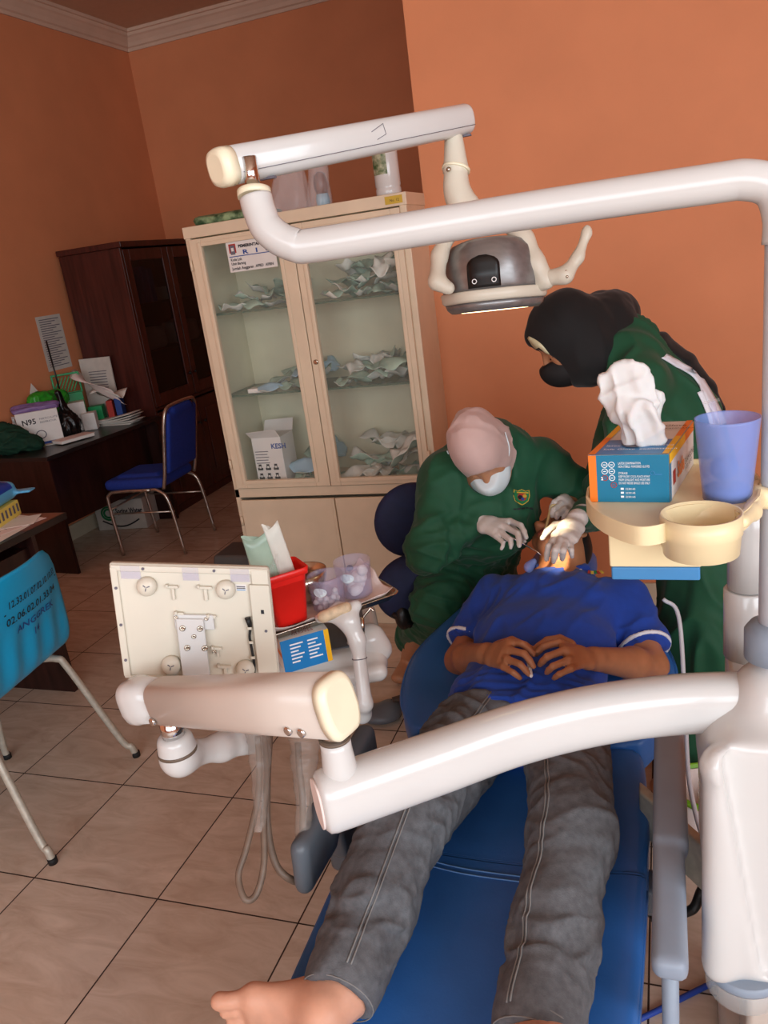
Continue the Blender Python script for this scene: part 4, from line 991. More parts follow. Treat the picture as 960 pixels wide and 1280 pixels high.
# delivery table behind the panel
dt = thing('delivery_table', 'white delivery table head with a dark glass top behind the panel', 'dental table', (-.80, 1.45, .74))
s_ = SDF(.006)
TC = V((-.86, 1.56, .795)); tr = rotm(0, 0, .42)
s_.box(TC, (.20, .15, .030), .025, tr); s_.box(TC+tr@V((0, -.13, -.012)), (.20, .06, .022), .02, tr, k=.02)
body('table_body', s_, M['white_plastic'], dt)
b = MB(); b.box(TC+V((0, 0, .0315)), (.33, .22, .004), tr); b.build('glass_top', M['dark_grey_plastic'], dt, bevel=.002)
tarm = SDF(.005); b0 = V((-0.636, 1.396, 0.750)); b1 = V((-0.649, 1.437, 0.884)); b2 = V((-0.666, 1.445, 0.927)); b3 = V((-0.699, 1.451, 0.947))
tarm.cone(b0, b1, .0165, .0155); tarm.cone(b1, b2, .0165, .021, k=.02); tarm.cone(b2, b3, (.020, .020), (.026, .012), side=(1, .4, 0), k=.02)
tarm.cone(V((-0.730, 1.436, 0.936)), V((-0.653, 1.470, 0.952)), .0125, .013, k=.015)
tarm.chain([b0, b0-V((.02, -.02, .04)), V((-.72, 1.50, .79))], [.0165, .02, .022])
tao = body('tray_arm', tarm, M['white_plastic'], dt)
MB().cyl(b1-(b1-b0)*.28, b1-(b1-b0)*.29, .0172, seg=20).build('tray_arm_seam', M['ink_grey'], tao)
mat('worn_beige', '#cdb596', .55, var=.25, vscale=60)
w_ = SDF(.003); w_.cone(V((-0.716, 1.425, 0.945)), V((-0.669, 1.447, 0.957)), .0135, k=.004); body('worn_patch', w_, M['worn_beige'], tao)
rk = SDF(.006); rk.chain([V((-.72, 1.53, .80)), V((-0.663, 1.537, 0.831)), V((-0.643, 1.537, 0.807)), V((-0.646, 1.520, 0.795))], [.022, .035, .026, .020], k=.02)
body('handpiece_rest', rk, M['white_plastic'], dt)
hk = MB(); hk.tube(spline([(-0.655, 1.482, 0.891), (-0.651, 1.491, 0.912), (-0.640, 1.499, 0.924), (-0.635, 1.503, 0.930), (-0.628, 1.503, 0.923)], 5), .003, 8); hk.tube([(-0.653, 1.479, 0.879), (-0.654, 1.490, 0.913)], .006, 10); hk.build('explorer_hook', M['steel'], dt)
# coiled hoses in clear sleeves
hz = [(-.93, 1.37), (-.91, 1.40), (-.74, 1.33), (-.71, 1.36), (-.68, 1.38)]
def hose(name, pts, r, m, label): return setp(MB().tube(spline(pts, 8), r, 12).build(name, M[m], None), label, 'hose', None)
h1 = [(-0.790, 1.194, 0.791), (-0.783, 1.167, 0.736), (-0.778, 1.130, 0.688), (-0.780, 1.064, 0.629), (-0.785, 1.027, 0.594), (-0.764, 1.003, 0.566), (-0.749, 1.020, 0.564), (-0.744, 1.057, 0.602), (-0.762, 1.116, 0.663), (-0.774, 1.171, 0.705), (-0.797, 1.231, 0.775)]
hose('instrument_hose', h1, .0065, 'hose_grey', 'looped instrument hose nearest the white elbow, dipping lowest to the floor')
h2 = [(-0.796, 1.248, 0.758), (-0.784, 1.180, 0.677), (-0.769, 1.130, 0.612), (-0.746, 1.099, 0.564), (-0.721, 1.098, 0.533), (-0.711, 1.128, 0.508), (-0.707, 1.175, 0.543), (-0.711, 1.243, 0.648)]
hose('instrument_hose', h2, .0075, 'hose_grey', 'instrument hose curving right from the first sleeve towards the chair')
h3 = [(-0.723, 1.231, 0.757), (-0.717, 1.207, 0.713), (-0.707, 1.180, 0.658), (-0.696, 1.126, 0.587), (-0.695, 1.105, 0.557)]
hose('instrument_hose', h3, .007, 'hose_grey', 'straight instrument hose hanging beside the grey left armrest')
def sleeve(name, pts, rad, seed, label):
    sp = spline(pts, 8); rr = np.interp(np.linspace(0, 1, len(sp)), np.linspace(0, 1, len(rad)), rad)*(1+.05*np.sin(np.arange(len(sp))*2.3+seed)+.06*np.sin(np.arange(len(sp))*.9+seed))
    return setp(MB().tube(sp, list(rr), 16, caps=False).build(name, M['hose_sleeve'], None), label, 'hose cover')
sleeve('plastic_sleeve', [(-0.800, 1.214, 0.793), (-0.786, 1.180, 0.745), (-0.772, 1.132, 0.687), (-0.765, 1.096, 0.641)], [.026, .022, .015, .012], 1, 'clear wrinkled plastic sleeve round the hoses beside the white elbow')
sleeve('plastic_sleeve', [(-0.717, 1.253, 0.749), (-0.712, 1.217, 0.706), (-0.704, 1.181, 0.657), (-0.696, 1.126, 0.587)], [.034, .026, .018, .014], 2, 'clear wrinkled plastic sleeve round the hoses beside the grey armrest')

# ================================================================== ASSISTANT TRAY ON THE POLE
at_ = thing('pole_tray', 'cream plastic tray with a round cup holder clamped to the grey pole', 'tray', (0, 1.2, 1.24))
ZT = 1.272
hc = V((0.041, 1.105, 1.272)); hr = .0500
arc = [hc+V((.0515*math.cos(a), .0515*math.sin(a), 0)) for a in np.radians([208, 180, 150, 120, 90, 60, 35, 12])]
edge = spline([(-0.117, 1.200, 1.272), (-0.103, 1.151, 1.272), (-0.077, 1.104, 1.272), (-0.038, 1.067, 1.272), *arc, (0.119, 1.186, 1.272)], 6)
backe = spline([(0.131, 1.261, 1.272), (0.114, 1.331, 1.272), (0.057, 1.386, 1.272), (-0.045, 1.361, 1.272), (-0.104, 1.303, 1.272), (-0.119, 1.244, 1.272)], 6)
poly = [V(p) for p in edge]+[V(p) for p in backe]
b = MB(); b.prism([p-V((0, 0, .006)) for p in poly], (0, 0, .006)); b.build('tray_plate', M['cream_plastic'], at_)
b = MB(); n_ = len(poly); cen = np.mean(poly, 0)
for off in (0,):
    o1 = [p+unit((p-cen)*V((1, 1, 0)))*.004 for p in poly]; i1 = [p for p in poly]
    rr_ = [[q for q in ()]]
    vs = []; fs = []
    for p, q in zip(o1, i1): vs += [p-V((0, 0, .020)), p+V((0, 0, .008)), q+V((0, 0, .008)), q-V((0, 0, .020))]
    for i in range(n_):
        j = (i+1) % n_
        for k in range(4): fs.append((4*i+k, 4*j+k, 4*j+(k+1) % 4, 4*i+(k+1) % 4))
    b.add(vs, fs, 0, False)
b.build('tray_rim', M['cream_plastic'], at_, bevel=.0015)
b = MB(); b.lathe([(hr-.004, -.048), (hr, -.046), (hr+.002, -.018), (hr+.004, -.016), (hr+.004, .012), (hr+.001, .012), (hr-.002, -.014), (hr-.005, -.04), (.01, -.04)], hc, seg=40, caps=False); b.prism([hc+V((math.cos(a)*hr*.97, math.sin(a)*hr*.97, -.046)) for a in np.linspace(0, 2*PI, 32, endpoint=False)], (0, 0, .004))
ho = b.build('cup_holder', M['cream_plastic'], at_)
b = MB()
for dx in (-.012, .0): b.box(hc+V((dx-.006, .004, -.034)), (.006, .01, .014))
b.build('holder_tab', M['cream_plastic'], ho, bevel=.002)
clamp = SDF(.004); clamp.cone((PX, PY, 1.248), (PX, PY, 1.280), .036, flat=True, k=.004); clamp.chain([V((PX-.03, PY-.02, 1.264)), V((0.110, 1.155, 1.266)), hc+V((.052, .0, -.002))], [.014, .012, .010], k=.01)
clamp.cone((PX, PY, 1.2), (PX, PY, 1.32), .0228, k=.002, op='s')
body('clamp_arm', clamp, M['cream_plastic'], at_)
bx0, bx1 = V((-0.087, 1.169, 1.200)), V((0.040, 1.169, 1.200)); ux = unit(bx1-bx0); ux = unit(V((ux[0], ux[1], 0))); uy = V((-ux[1], ux[0], 0)); Lb = np.linalg.norm(bx1-bx0)
B0 = V((-0.086, 1.145, 1.181)); 
def ubox(x0, x1, y0, y1, z0, z1, mb, mi=0):
    q = [B0+ux*x+uy*y for x, y in ((x0, y0), (x1, y0), (x1, y1), (x0, y1))]; mb.hexa([(p[0], p[1], z0) for p in q], [(p[0], p[1], z1) for p in q], mi)
b = MB(); b.prism([B0+ux*x+V((0, 0, z-B0[2])) for x, z in ((0, 1.185), (.1295, 1.185), (.1295, 1.219), (.075, 1.219), (.075, 1.264), (0, 1.264))], uy*.12); bo2 = b.build('switch_box', M['cream_plastic'], at_, bevel=.003)
b = MB(); ubox(.002, .1275, .002, .118, 1.163, 1.1845, b); b.build('blue_base', M['sky_print'], at_, bevel=.003)
for x, z in ((.117, 1.193), (.123, 1.190)): MB().lathe([(.002, 0), (.002, .0008)], B0+ux*x-uy*.0002+V((0, 0, z-B0[2])), -uy).build('screw', M['ink_grey'], bo2)

# ================================================================== THINGS ON THE POLE TRAY
def glove_box(name, o, ux, uy, w, d, h, label):
    """disposable-tissue carton: teal end, orange side edge, yellow band, white side, open top"""
    t = thing(name, label, 'box', tuple(o)); o = V(o); uz = V((0, 0, 1))
    mb = MB(); q = lambda x, y, z: o+ux*x+uy*y+uz*z
    mb.hexa([q(0, 0, 0), q(w, 0, 0), q(w, d, 0), q(0, d, 0)], [q(0, 0, h), q(w, 0, h), q(w, d, h), q(0, d, h)])
    mb.build('carton', M['carton'], t, bevel=.0012)
    p = MB(); E = .0005
    slab(p, q(0, 0, 0), ux, uz, .0, 0, w, h, E, 1); slab(p, q(0, 0, 0), ux, uz, 0, 0, w*.10, h, E*2, 2)             # end
    for i, (x, z) in enumerate(((.17, .80), (.26, .80), (.17, .66), (.26, .66), (.17, .52), (.26, .52), (.28, .37))):
        c = q(w*x+.004, -E*1.4, h*z); r = .0042
        p.tube([c+ux*r*math.cos(a)+uz*r*math.sin(a) for a in np.linspace(0, 2*PI, 15)], .0006, 5, 0 if i not in (4, 6) else 6, caps=False)
        slab(p, c-ux*.002, ux, uz, 0, -.0006, .004, .0006, E, 0 if i not in (4, 6) else 6)
    put_text(p, '2', .007, q(w*.155, -E*3, h*.48), ux, uz, 0, bold=.0002)
    for k, t_ in enumerate(('LATEX EXAMINATION', 'NON STERILE  POWDERED GLOVES', '', 'STORAGE', 'KEEP IN DRY COOL PLACE AWAY', 'FROM SUNLIGHT AND MOISTURE', 'DO NOT REUSE SINGLE USE ONLY')):
        if t_: put_text(p, t_, .0052, q(w*.38, -E*3, h*(.81-.07*k)), ux, uz, 0, width=min(.045, .0019*len(t_)))
    for k in range(3):
        slab(p, q(w*.40, -E*2, h*(.27-.085*k)), ux, uz, 0, 0, .0045, .003, E, 0); put_text(p, '2230145', .0042, q(w*.46, -E*3, h*(.27-.085*k)), ux, uz, 0)
    p.tube([q(w*.80+.003*math.cos(a), -E*2, h*.62+.003*math.sin(a)) for a in np.linspace(0, 2*PI, 13)], .0004, 5, 5, caps=False); slab(p, q(w*.83, -E*2, h*.585), ux, uz, 0, 0, .010, .0012, E, 5)
    # right side
    qs = lambda y, z: q(w, y, z)
    slab(p, qs(0, 0), uy, uz, 0, 0, d, h, E, 3); slab(p, qs(0, 0), uy, uz, 0, h*.80, d*.62, h, E*2, 4); slab(p, qs(0, 0), uy, uz, d*.62, h*.80, d, h, E*2, 2); slab(p, qs(0, 0), uy, uz, 0, 0, d*.06, h*.8, E*2, 1)
    slab(p, qs(0, 0), uy, uz, d*.12, h*.25, d*.22, h*.55, E*2, 6); put_text(p, 'Safe', .034, q(w+E*4, d*.26, h*.30), uy, uz, 2, bold=.0012)
    put_text(p, 'EXAM GLOVES', .013, q(w+E*4, d*.56, h*.34), uy, uz, 7); put_text(p, 'LATEX  100 PCS', .009, q(w+E*4, d*.56, h*.2), uy, uz, 7)
    # top
    qt = lambda x, y: q(x, y, h)
    slab(p, qt(0, 0), ux, uy, 0, 0, w, d, E, 3); slab(p, qt(0, 0), ux, uy, 0, 0, w, d*.42, E*2, 8); slab(p, qt(0, 0), ux, uy, 0, 0, w*.09, d*.5, E*3, 2); slab(p, qt(0, 0), ux, uy, 0, d*.5, w*.09, d, E*3, 4)
    slab(p, qt(0, 0), ux, uy, w*.92, 0, w, d*.5, E*3, 4); slab(p, qt(0, 0), ux, uy, w*.92, d*.5, w, d, E*3, 2)
    for k, (x, y, t_) in enumerate(((.14, .10, 'Safe Glove'), (.14, .20, 'latex'), (.60, .10, 'examination'), (.60, .20, 'powdered'))): put_text(p, t_, .011, q(w*x, d*y, h+E*4), ux, uy, 0)
    for k, t_ in enumerate(('Safe Glove', 'LATEX EXAMINATION GLOVES', '100 pcs')): put_text(p, t_, .014 if k == 0 else .008, q(w*.45, d*(.80-.09*k), h+E*4), ux, uy, 7)
    p.build('print', [M[x] for x in ('ink_white', 'teal_print', 'orange_print', 'carton', 'yellow_print', 'sky_print', 'ink_red', 'ink', 'sky_print')], t)
    b = MB(); b.loft([[q(w/2+.024*math.cos(a)*k, d*.36+.040*math.sin(a)*k, h+E*5) for a in np.linspace(0, 2*PI, 28, endpoint=False)] for k in (1,)]*1+[[q(w/2+.024*math.cos(a), d*.36+.040*math.sin(a), h+E*5.5) for a in np.linspace(0, 2*PI, 28, endpoint=False)]]); b.build('opening', M['ink_grey'], t)
    return q
gux, guy = unit((.99, -.10, 0)), unit((.19, .98, 0))
gq = glove_box('glove_box', (-.114, 1.198, 1.2725), gux, guy, .116, .205, .074, 'blue, white and orange glove carton with tissue sticking out, on the pole tray')
# crumpled tissue pulled out of the carton
TI = V(gq(.068, .060, .0746)); tsd = SDF(.0026)
tp_ = [TI+V(q_) for q_ in ((0, 0, -.004), (-.004, 0, .022), (-.012, .0, .055), (-.022, .0, .088), (-.028, .0, .108), (-.031, .0, .120))]
tw = [(.024, .010), (.024, .013), (.033, .014), (.038, .012), (.034, .008), (.020, .005)]
tsd.chain(tp_, tw, k=.012, side=(1, 0, 0)); tsd.cone(TI+V((.014, -.012, .0)), TI+V((-.004, -.017, .050)), (.019, .007), (.026, .006), side=(1, 0, .3), k=.004); tsd.cone(TI+V((-.004, -.017, .050)), TI+V((-.030, -.015, .072)), (.024, .006), (.010, .004), side=(1, 0, .5), k=.006)
tsd.cone(TI+V((.012, .010, .0)), TI+V((.014, .012, .075)), (.016, .006), (.020, .005), side=(1, .4, 0), k=.004)
tsd.plane(TI, (0, 0, -1))
setp(body('tissue', tsd, M['tissue'], None, it=2, fold=[dict(axis=(-.25, 0, 1), freq=150, amp=.0035, seed=3, ridge=True), dict(axis=(1, 0, .5), freq=90, amp=.0028, seed=6, ridge=True)]), 'white crumpled tissue standing out of the carton on the pole tray', 'tissue')

cp = V((.081, 1.205, 1.2725))
ct = thing('plastic_cup', 'translucent blue plastic cup beside the glove carton on the pole tray', 'cup', tuple(cp))
b = MB(); b.lathe([(.012, .003), (.031, .003), (.0325, .016), (.0422, .118), (.043, .12), (.0445, .12), (.044, .116), (.035, .018), (.0335, 0), (.012, 0)], cp, seg=44, caps=True); b.build('cup', M['blue_cup'], ct)
b = MB(); b.lathe([(.0305, .004), (.032, .016), (.01, .0165)], cp, seg=30); b.build('base', M['cup_dark'], ct)
b = MB(); b.ball(cp+V((-.004, .002, .045)), (.020, .014, .020)); setp(b.build('dark_cap', M['cup_dark'], None), 'dark blue round cap lying inside the translucent blue cup', 'cap')
sg = thing('syringe', 'clear plastic syringe standing in the blue cup', 'syringe', tuple(cp+V((-.018, .01, .004))))
s0, s1 = cp+V((.006, -.01, .012)), cp+V((-.020, .012, .142)); sa_ = unit(s1-s0)
MB().cyl(s0, s0+sa_*.09, .0075, seg=16).build('barrel', M['hazy_plastic'], sg)
MB().cyl(s0+sa_*.06, s1, .0048, seg=12).build('plunger', M['hazy_plastic'], sg)
MB().box(s1, (.022, .010, .002), rotm(.1, -.15, 0)).build('thumb_rest', M['clear_plastic'], sg, bevel=.0008)

# ================================================================== THINGS ON THE INSTRUMENT TRAY
tx, ty = unit(V((.193, .204, 0))), unit(V((-.204, .193, 0)))
TA = V((-.815, 1.365, .915))
def TQ(x, y, z=0): return TA+tx*x+ty*y+V((0, 0, z))
st = thing('instrument_tray', 'shallow steel instrument tray on the white tray arm', 'tray', tuple(TQ(.15, .10)))
def rr(x0, y0, x1, y1, r, n=6):
    out_ = []
    for cx, cy, a0 in ((x1-r, y0+r, -PI/2), (x1-r, y1-r, 0), (x0+r, y1-r, PI/2), (x0+r, y0+r, PI)):
        out_ += [(cx+r*math.cos(a0+PI/2*i/n), cy+r*math.sin(a0+PI/2*i/n)) for i in range(n+1)]
    return out_
b = MB(); b.loft([[TQ(x, y, z) for x, y in rr(-.004-k, -.004-k, .304+k, .164+k, .02)] for k, z in ((-.012, .001), (-.012, 0), (0, .002), (.008, .016), (.012, .017), (.012, .019), (.007, .018), (-.003, .004), (-.014, .003))], 0, True, True); b.build('tray', M['steel'], st)
ln = MB(); L0 = [TQ(x, y, .0045) for x, y in rr(.004, .004, .296, .186, .016)]
nx = 15
g_ = [[TQ(-.006+.312*i/(nx-1), -.008+.180*j/9, .006+.016*(max(0, abs(i/(nx-1)-.5)*2-.85)/.15)+.018*(max(0, abs(j/9-.5)*2-.85)/.15)+.003*math.sin(i*1.7+j*2.1)+(.03 if (i == nx-1 and j > 4) else 0)) for j in range(10)] for i in range(nx)]
ln.loft(g_, 0, False, True, closed=False); lo_ = ln.build('paper_liner', M['pink_paper'], None, solid=.001, sub=1); setp(lo_, 'pinkish paper liner spread in the steel instrument tray', 'paper')
# red container with pouches standing in it
rt = TQ(.060, .050, .011); rk_ = thing('red_container', 'bright red plastic container on the instrument tray', 'container', tuple(rt))
b = MB(); sq = lambda k, z, r=.012: [rt+tx*x+ty*y+V((0, 0, z)) for x, y in rr(-k, -k*.85, k, k*.85, r)]
b.loft([sq(.034, 0), sq(.036, .003), sq(.046, .112), sq(.0515, .113), sq(.053, .128), sq(.050, .129), sq(.047, .118), sq(.034, .006), sq(.02, .006)], 0, True, True); b.build('container', M['red_plastic'], rk_)
for k, (dx, dy, w_, h_, m_, tilt, lab) in enumerate(((-.020, .004, .034, .155, 'pouch_green', -.10, 'green and clear sterilisation pouch standing in the red container'), (.022, .0, .019, .170, 'pouch_white', -.14, 'white paper packet standing in the red container'))):
    base = rt+tx*dx+ty*dy+V((0, 0, .058)); b = MB(); rows = []
    for j, z in enumerate(np.linspace(0, h_, 9)):
        c_ = base+V((0, 0, z))+tx*tilt*z*1.1
        rows.append([c_+tx*w_*math.cos(a)+ty*(.005+.003*math.sin(j*1.3+3*a))*math.sin(a)+V((0, 0, .008*math.sin(2*a+j*.3))) for a in np.linspace(0, 2*PI, 20, endpoint=False)])
    b.loft(rows, 0, True, True); o = b.build('standing_pouch', M[m_], None); setp(o, lab, 'pouch')
    if k == 0:
        b = MB()
        for j in range(3): b.tube([base+tx*(-.014+.014*j)-ty*.008+V((0, 0, .02+.02*j)), base+tx*(-.010+.012*j)-ty*.0085+V((0, 0, .06+.012*j)), base+tx*(.002+.008*j)-ty*.008+V((0, 0, .085+.01*j))], .0035, 8)
        b.build('clear_window', M['clear_plastic'], o)
def tub(c, r, h, label, nballs, big, seed):
    t = thing('clear_tub', label, 'tub', tuple(c)); b = MB()
    b.lathe([(.01, .002), (r*.9, .002), (r*.93, .006), (r, h), (r*1.05, h), (r*1.05, h-.010), (r*1.02, h-.012), (r*.95, .003), (r*.9, 0), (.01, 0)], c, seg=36); b.build('tub', M['hazy_plastic'], t)
    rg = np.random.default_rng(seed); lab = MB()
    d_ = unit(V((.25, -1, 0))); ang0 = math.atan2(d_[1], d_[0])-.25
    lab.loft([[c+V((r*1.005*math.cos(ang0+.42*k*x)*1.0, r*1.005*math.sin(ang0+.42*k*x), h*.66+.011*y)) for x, y in [(math.cos(a), math.sin(a)) for a in np.linspace(0, 2*PI, 18, endpoint=False)]] for k in (1, .98)]); lab.build('oval_label', M['mask_white'], t)
    s_ = .0065 if not big else .013
    ref = None
    for i in range(nballs):
        a = rg.uniform(0, 6.3); q_ = rg.uniform(.15, 1)**.5*(r*.93-s_*1.2); lay = i//(9 if not big else 4)
        if ref is None:
            sd_ = SDF(.0016 if not big else .0025); sd_.ell((0, 0, 0), s_, k=.002)
            for j in range(6): v_ = unit(rg.normal(size=3))*s_*.55; sd_.ell(v_, s_*.62, k=s_*.25)
            ref = body('cotton_ball', sd_, M['cotton'], None, it=1)
            o = ref
        else: o = ref.copy(); COL.objects.link(o)
        o.location = tuple(c+V((q_*math.cos(a), q_*math.sin(a), .003+s_*(1.05+1.5*lay)))); o.rotation_euler = (rg.uniform(0, 6), rg.uniform(0, 6), 0)
        setp(o, 'small cotton pellet in the tub next to the red container' if not big else 'white cotton roll in the right-hand tub farther from the red container', 'cotton ball', 'pellets in the near tub' if not big else 'cotton rolls in the far tub')
tub(TQ(.160, .047, .0115), .040, .080, 'hazy tub of small pellets with an oval label, beside the red container', 24, False, 3)
tub(TQ(.240, .070, .0115), .042, .085, 'hazy tub of cotton balls with an oval label at the right end of the tray', 9, True, 5)
bo = TQ(.135, .125, .012); b = MB(); b.lathe([(.02, .002), (.038, .006), (.052, .05), (.056, .072), (.058, .073), (.054, .05), (.04, .004), (.02, 0)], bo, seg=36); setp(b.build('steel_bowl', M['steel'], None), 'shiny round steel bowl behind the tubs on the tray', 'bowl')
# second carton lying on the table below
mx_ = unit(V((.78, .63, 0))); my_ = unit(V((-.63, .78, 0)))
o_ = V((-.80, 1.365, .834)); t = thing('mask_box', 'white carton with blue text panel and yellow edge lying under the instrument tray', 'box', tuple(o_))
q = lambda x, y, z: o_+mx_*x+my_*y+V((0, 0, z))
b = MB(); b.hexa([q(0, 0, 0), q(.11, 0, 0), q(.11, .17, 0), q(0, .17, 0)], [q(0, 0, .078), q(.11, 0, .078), q(.11, .17, .078), q(0, .17, .078)]); b.build('carton', M['carton'], t, bevel=.0012)
p = MB(); slab(p, q(0, 0, 0), mx_, (0, 0, 1), .0, 0, .11, .078, .0006, 1); slab(p, q(0, 0, 0), mx_, (0, 0, 1), .099, 0, .11, .078, .001, 2)
for c_ in range(2):
    for i in range(6): slab(p, q(.02+.04*c_, -.0006, .062-.0085*i), mx_, (0, 0, 1), 0, 0, .030-.006*((i+c_) % 3), .0035, .0006, 0)
slab(p, q(0, .17, 0), -my_, (0, 0, 1), 0, .035, .17, .048, .0006, 3)
put_text(p, 'Safe', .030, q(.03, .03, .0788), mx_, my_, 4, bold=.001); put_text(p, 'GLOVES', .014, q(.03, .012, .0788), mx_, my_, 4)
p.build('print', [M['ink_white'], M['blue_print'], M['yellow_print'], M['orange_print'], M['ink_red']], t)

# ================================================================== THINGS ON THE FAR DESK
def carton(name, c, w, d, h, rz, label, m='carton', base=.7812, bev=.003):
    t = thing(name, label, 'box', (c[0], c[1], base)); R = rotm(0, 0, rz)
    MB().box((c[0], c[1], base+h/2), (w, d, h), R).build('carton', M[m], t, bevel=bev)
    return t, R
t, R = carton('respirator_box', (-3.95, 4.19), .26, .20, .225, .72, 'white respirator mask carton with black lettering on the far desk')
X, Y, c_ = R@V((1, 0, 0)), R@V((0, 1, 0)), V((-3.95, 4.19, .7812))
p = MB(); o_ = c_-X*.13-Y*.1005; put_text(p, 'N95', .05, o_+X*.03+V((0, 0, .145)), X, (0, 0, 1), 0, bold=.001); put_text(p, 'PARTICULATE', .018, o_+X*.14+V((0, 0, .165)), X, (0, 0, 1), 1); put_text(p, 'RESPIRATOR', .018, o_+X*.14+V((0, 0, .143)), X, (0, 0, 1), 1)
p.tube([o_+X*(.13+.03*math.cos(a))+V((0, 0, .07+.026*math.sin(a)))-Y*.001 for a in np.linspace(0, 2*PI, 20)], .003, 6, 1, caps=False)
slab(p, o_, X, (0, 0, 1), .02, .0, .24, .02, .0006, 2)
o2_ = c_+X*.1305-Y*.10
for i in range(3):
    for j in range(2): slab(p, o2_+Y*(.04+.045*i)+V((0, 0, .05+.05*j)), Y, (0, 0, 1), 0, 0, .03, .035, .0006, 0)
p.build('print', [M['ink'], M['ink_grey'], M['ink_blue']], t)
mat('purple_film', '#8a6fa6', .3, var=.2, alpha=.8)
pf = SDF(.006); pf.box((-3.95, 4.19, 1.02), (.14, .09, .012), .01, rotm(0, 0, .72)); 
for i in range(4): pf.ell((-4.04+.06*i, 4.14+.04*i, 1.025), (.05, .03, .014), k=.03)
setp(body('plastic_wrapper', pf, M['purple_film'], None, fold=[dict(axis=(1, 1, 0), freq=130, amp=.007, seed=4, ridge=True)]), 'loose purple plastic wrapper lying on the white respirator carton', 'wrapper')
gs = SDF(.008); gs.ell((-4.0, 4.37, 1.04), (.07, .14, .05)); gs.ell((-4.0, 4.30, 1.05), (.06, .09, .05), k=.03); gs.ell((-3.98, 4.47, 1.03), (.05, .07, .05), k=.03); gs.box((-4.02, 4.38, .90), (.06, .12, .12), .03, k=.04)
setp(body('green_plastic_bag', gs, M['green_bag'], None, fold=[dict(axis=(0, 1, .3), freq=110, amp=.011, seed=2, ridge=True, along=.5)]), 'shiny green plastic bag stuffed behind the white respirator carton', 'bag')
b = MB(); b.prism([(-4.08, 4.28, 1.03), (-4.08, 4.44, 1.03), (-4.09, 4.36, 1.16)], (.002, 0, 0)); setp(b.build('folded_paper', M['paper'], None), 'white paper corner sticking up behind the green bag', 'paper')
bk = SDF(.007); bk.ell((-3.80, 4.29, .865), (.075, .085, .082)); bk.cone((-3.80, 4.29, .93), (-3.815, 4.29, 1.0), .045, .018, k=.03); bk.cone((-3.815, 4.27, 1.0), (-3.82, 4.28, 1.09), .014, .012, k=.02); bk.cone((-3.815, 4.31, 1.0), (-3.82, 4.29, 1.09), .012, .012, k=.02)
bk.plane((0, 0, .7825), (0, 0, -1))
setp(body('black_plastic_bag', bk, M['black_bag'], None, fold=[dict(axis=(0, 0, 1), freq=120, amp=.009, seed=7, ridge=True)]), 'black knotted plastic bag in front of the cartons on the far desk', 'bag')
t, R = carton('white_carton', (-3.93, 4.55), .12, .12, .20, .7, 'plain white carton standing between black bag and green basket'); 
t, R = carton('white_carton', (-3.83, 4.545), .09, .10, .12, .5, 'lower white carton in front of the plain carton, beside the black bag')
gb_ = thing('green_basket', 'green slotted plastic basket standing at the back of the far desk', 'basket', (-4.02, 4.58, .7812))
b = MB(); R = rotm(.0, 0, .8)
for i in range(7): b.box(V((-4.02, 4.62, 1.10))+R@V((-.07+.023*i, 0, 0)), (.008, .006, .12), R@rotm(0, .5, 0))
b.box(V((-4.02, 4.62, 1.17))+R@V((0, 0, 0)), (.19, .010, .014), R); b.box(V((-4.02, 4.62, 1.035)), (.19, .010, .014), R)
for s__ in (-1, 1): b.box(V((-4.02, 4.62, 1.10))+R@V((s__*.09, 0, 0)), (.012, .01, .14), R)
b.box(V((-4.02, 4.62, .91)), (.17, .10, .255), R); b.build('basket', M['green_basket'], gb_, bevel=.002)
t = thing('file_tray', 'green file holder with red and blue folders at the end of the far desk', 'file holder', (-3.86, 4.74, .7812))
b = MB(); b.box((-3.89, 4.71, .85), (.10, .09, .135), rotm(0, 0, .4)); b.build('holder', M['green_basket'], t, bevel=.004)
for nm, x, y, h_, m_, lb_ in (('red_folder', -3.80, 4.765, .16, 'ink_red', 'red folder standing right of the green file holder'), ('blue_folder', -3.745, 4.79, .17, 'ink_blue', 'dark blue folder standing at the cupboard end of the far desk')):
    setp(MB().box((x, y, .7812+h_/2), (.045, .10, h_), rotm(0, 0, .4)).build(nm, M[m_], None, bevel=.003), lb_, 'folder')
b = MB(); b.hexa([(-4.06, 4.84, .7812), (-3.80, 4.845, .7812), (-3.80, 4.86, .7812), (-4.06, 4.86, .7812)], [(-4.07, 4.86, 1.24), (-3.80, 4.865, 1.24), (-3.80, 4.872, 1.24), (-4.07, 4.872, 1.24)])
p_ = b.build('document_sheet', M['paper_grey'], None); setp(p_, 'white printed sheet leaning against the cupboard side', 'paper')
b = MB(); slab(b, (-4.02, 4.852, 1.05), (1, 0, 0), (0, .03, 1), .02, .09, .18, .095, .004, 0)
for i in range(6): slab(b, (-4.02, 4.855, 1.02), (1, 0, 0), (0, .03, 1), .02, .02*i, .17, .02*i+.006, .006, 0)
b.build('print', M['ink_grey'], p_)
b = MB(); nx = 9; b.loft([[(-4.02+.30*i/(nx-1)+.03*j/5, 4.66+.10*j/5-.05*math.sin(i*.5), 1.14-.16*(i/(nx-1))+.05*math.sin(j*.6+i*.25)-.02*j/5*i/4) for j in range(6)] for i in range(nx)], 0, False, True, closed=False)
setp(b.build('curled_paper', M['pink_paper'], None, solid=.002), 'large curled pinkish paper drooping over the green basket', 'paper')
b = MB(); b.loft([[(-3.92+.25*i/8, 4.70+.12*j/5, 1.00-.02*i/8+.03*math.sin(j*.9+i*.4)) for j in range(6)] for i in range(9)], 0, False, True, closed=False)
setp(b.build('curled_paper', M['paper'], None, solid=.002), 'smaller white curled sheet under the large drooping paper', 'paper')
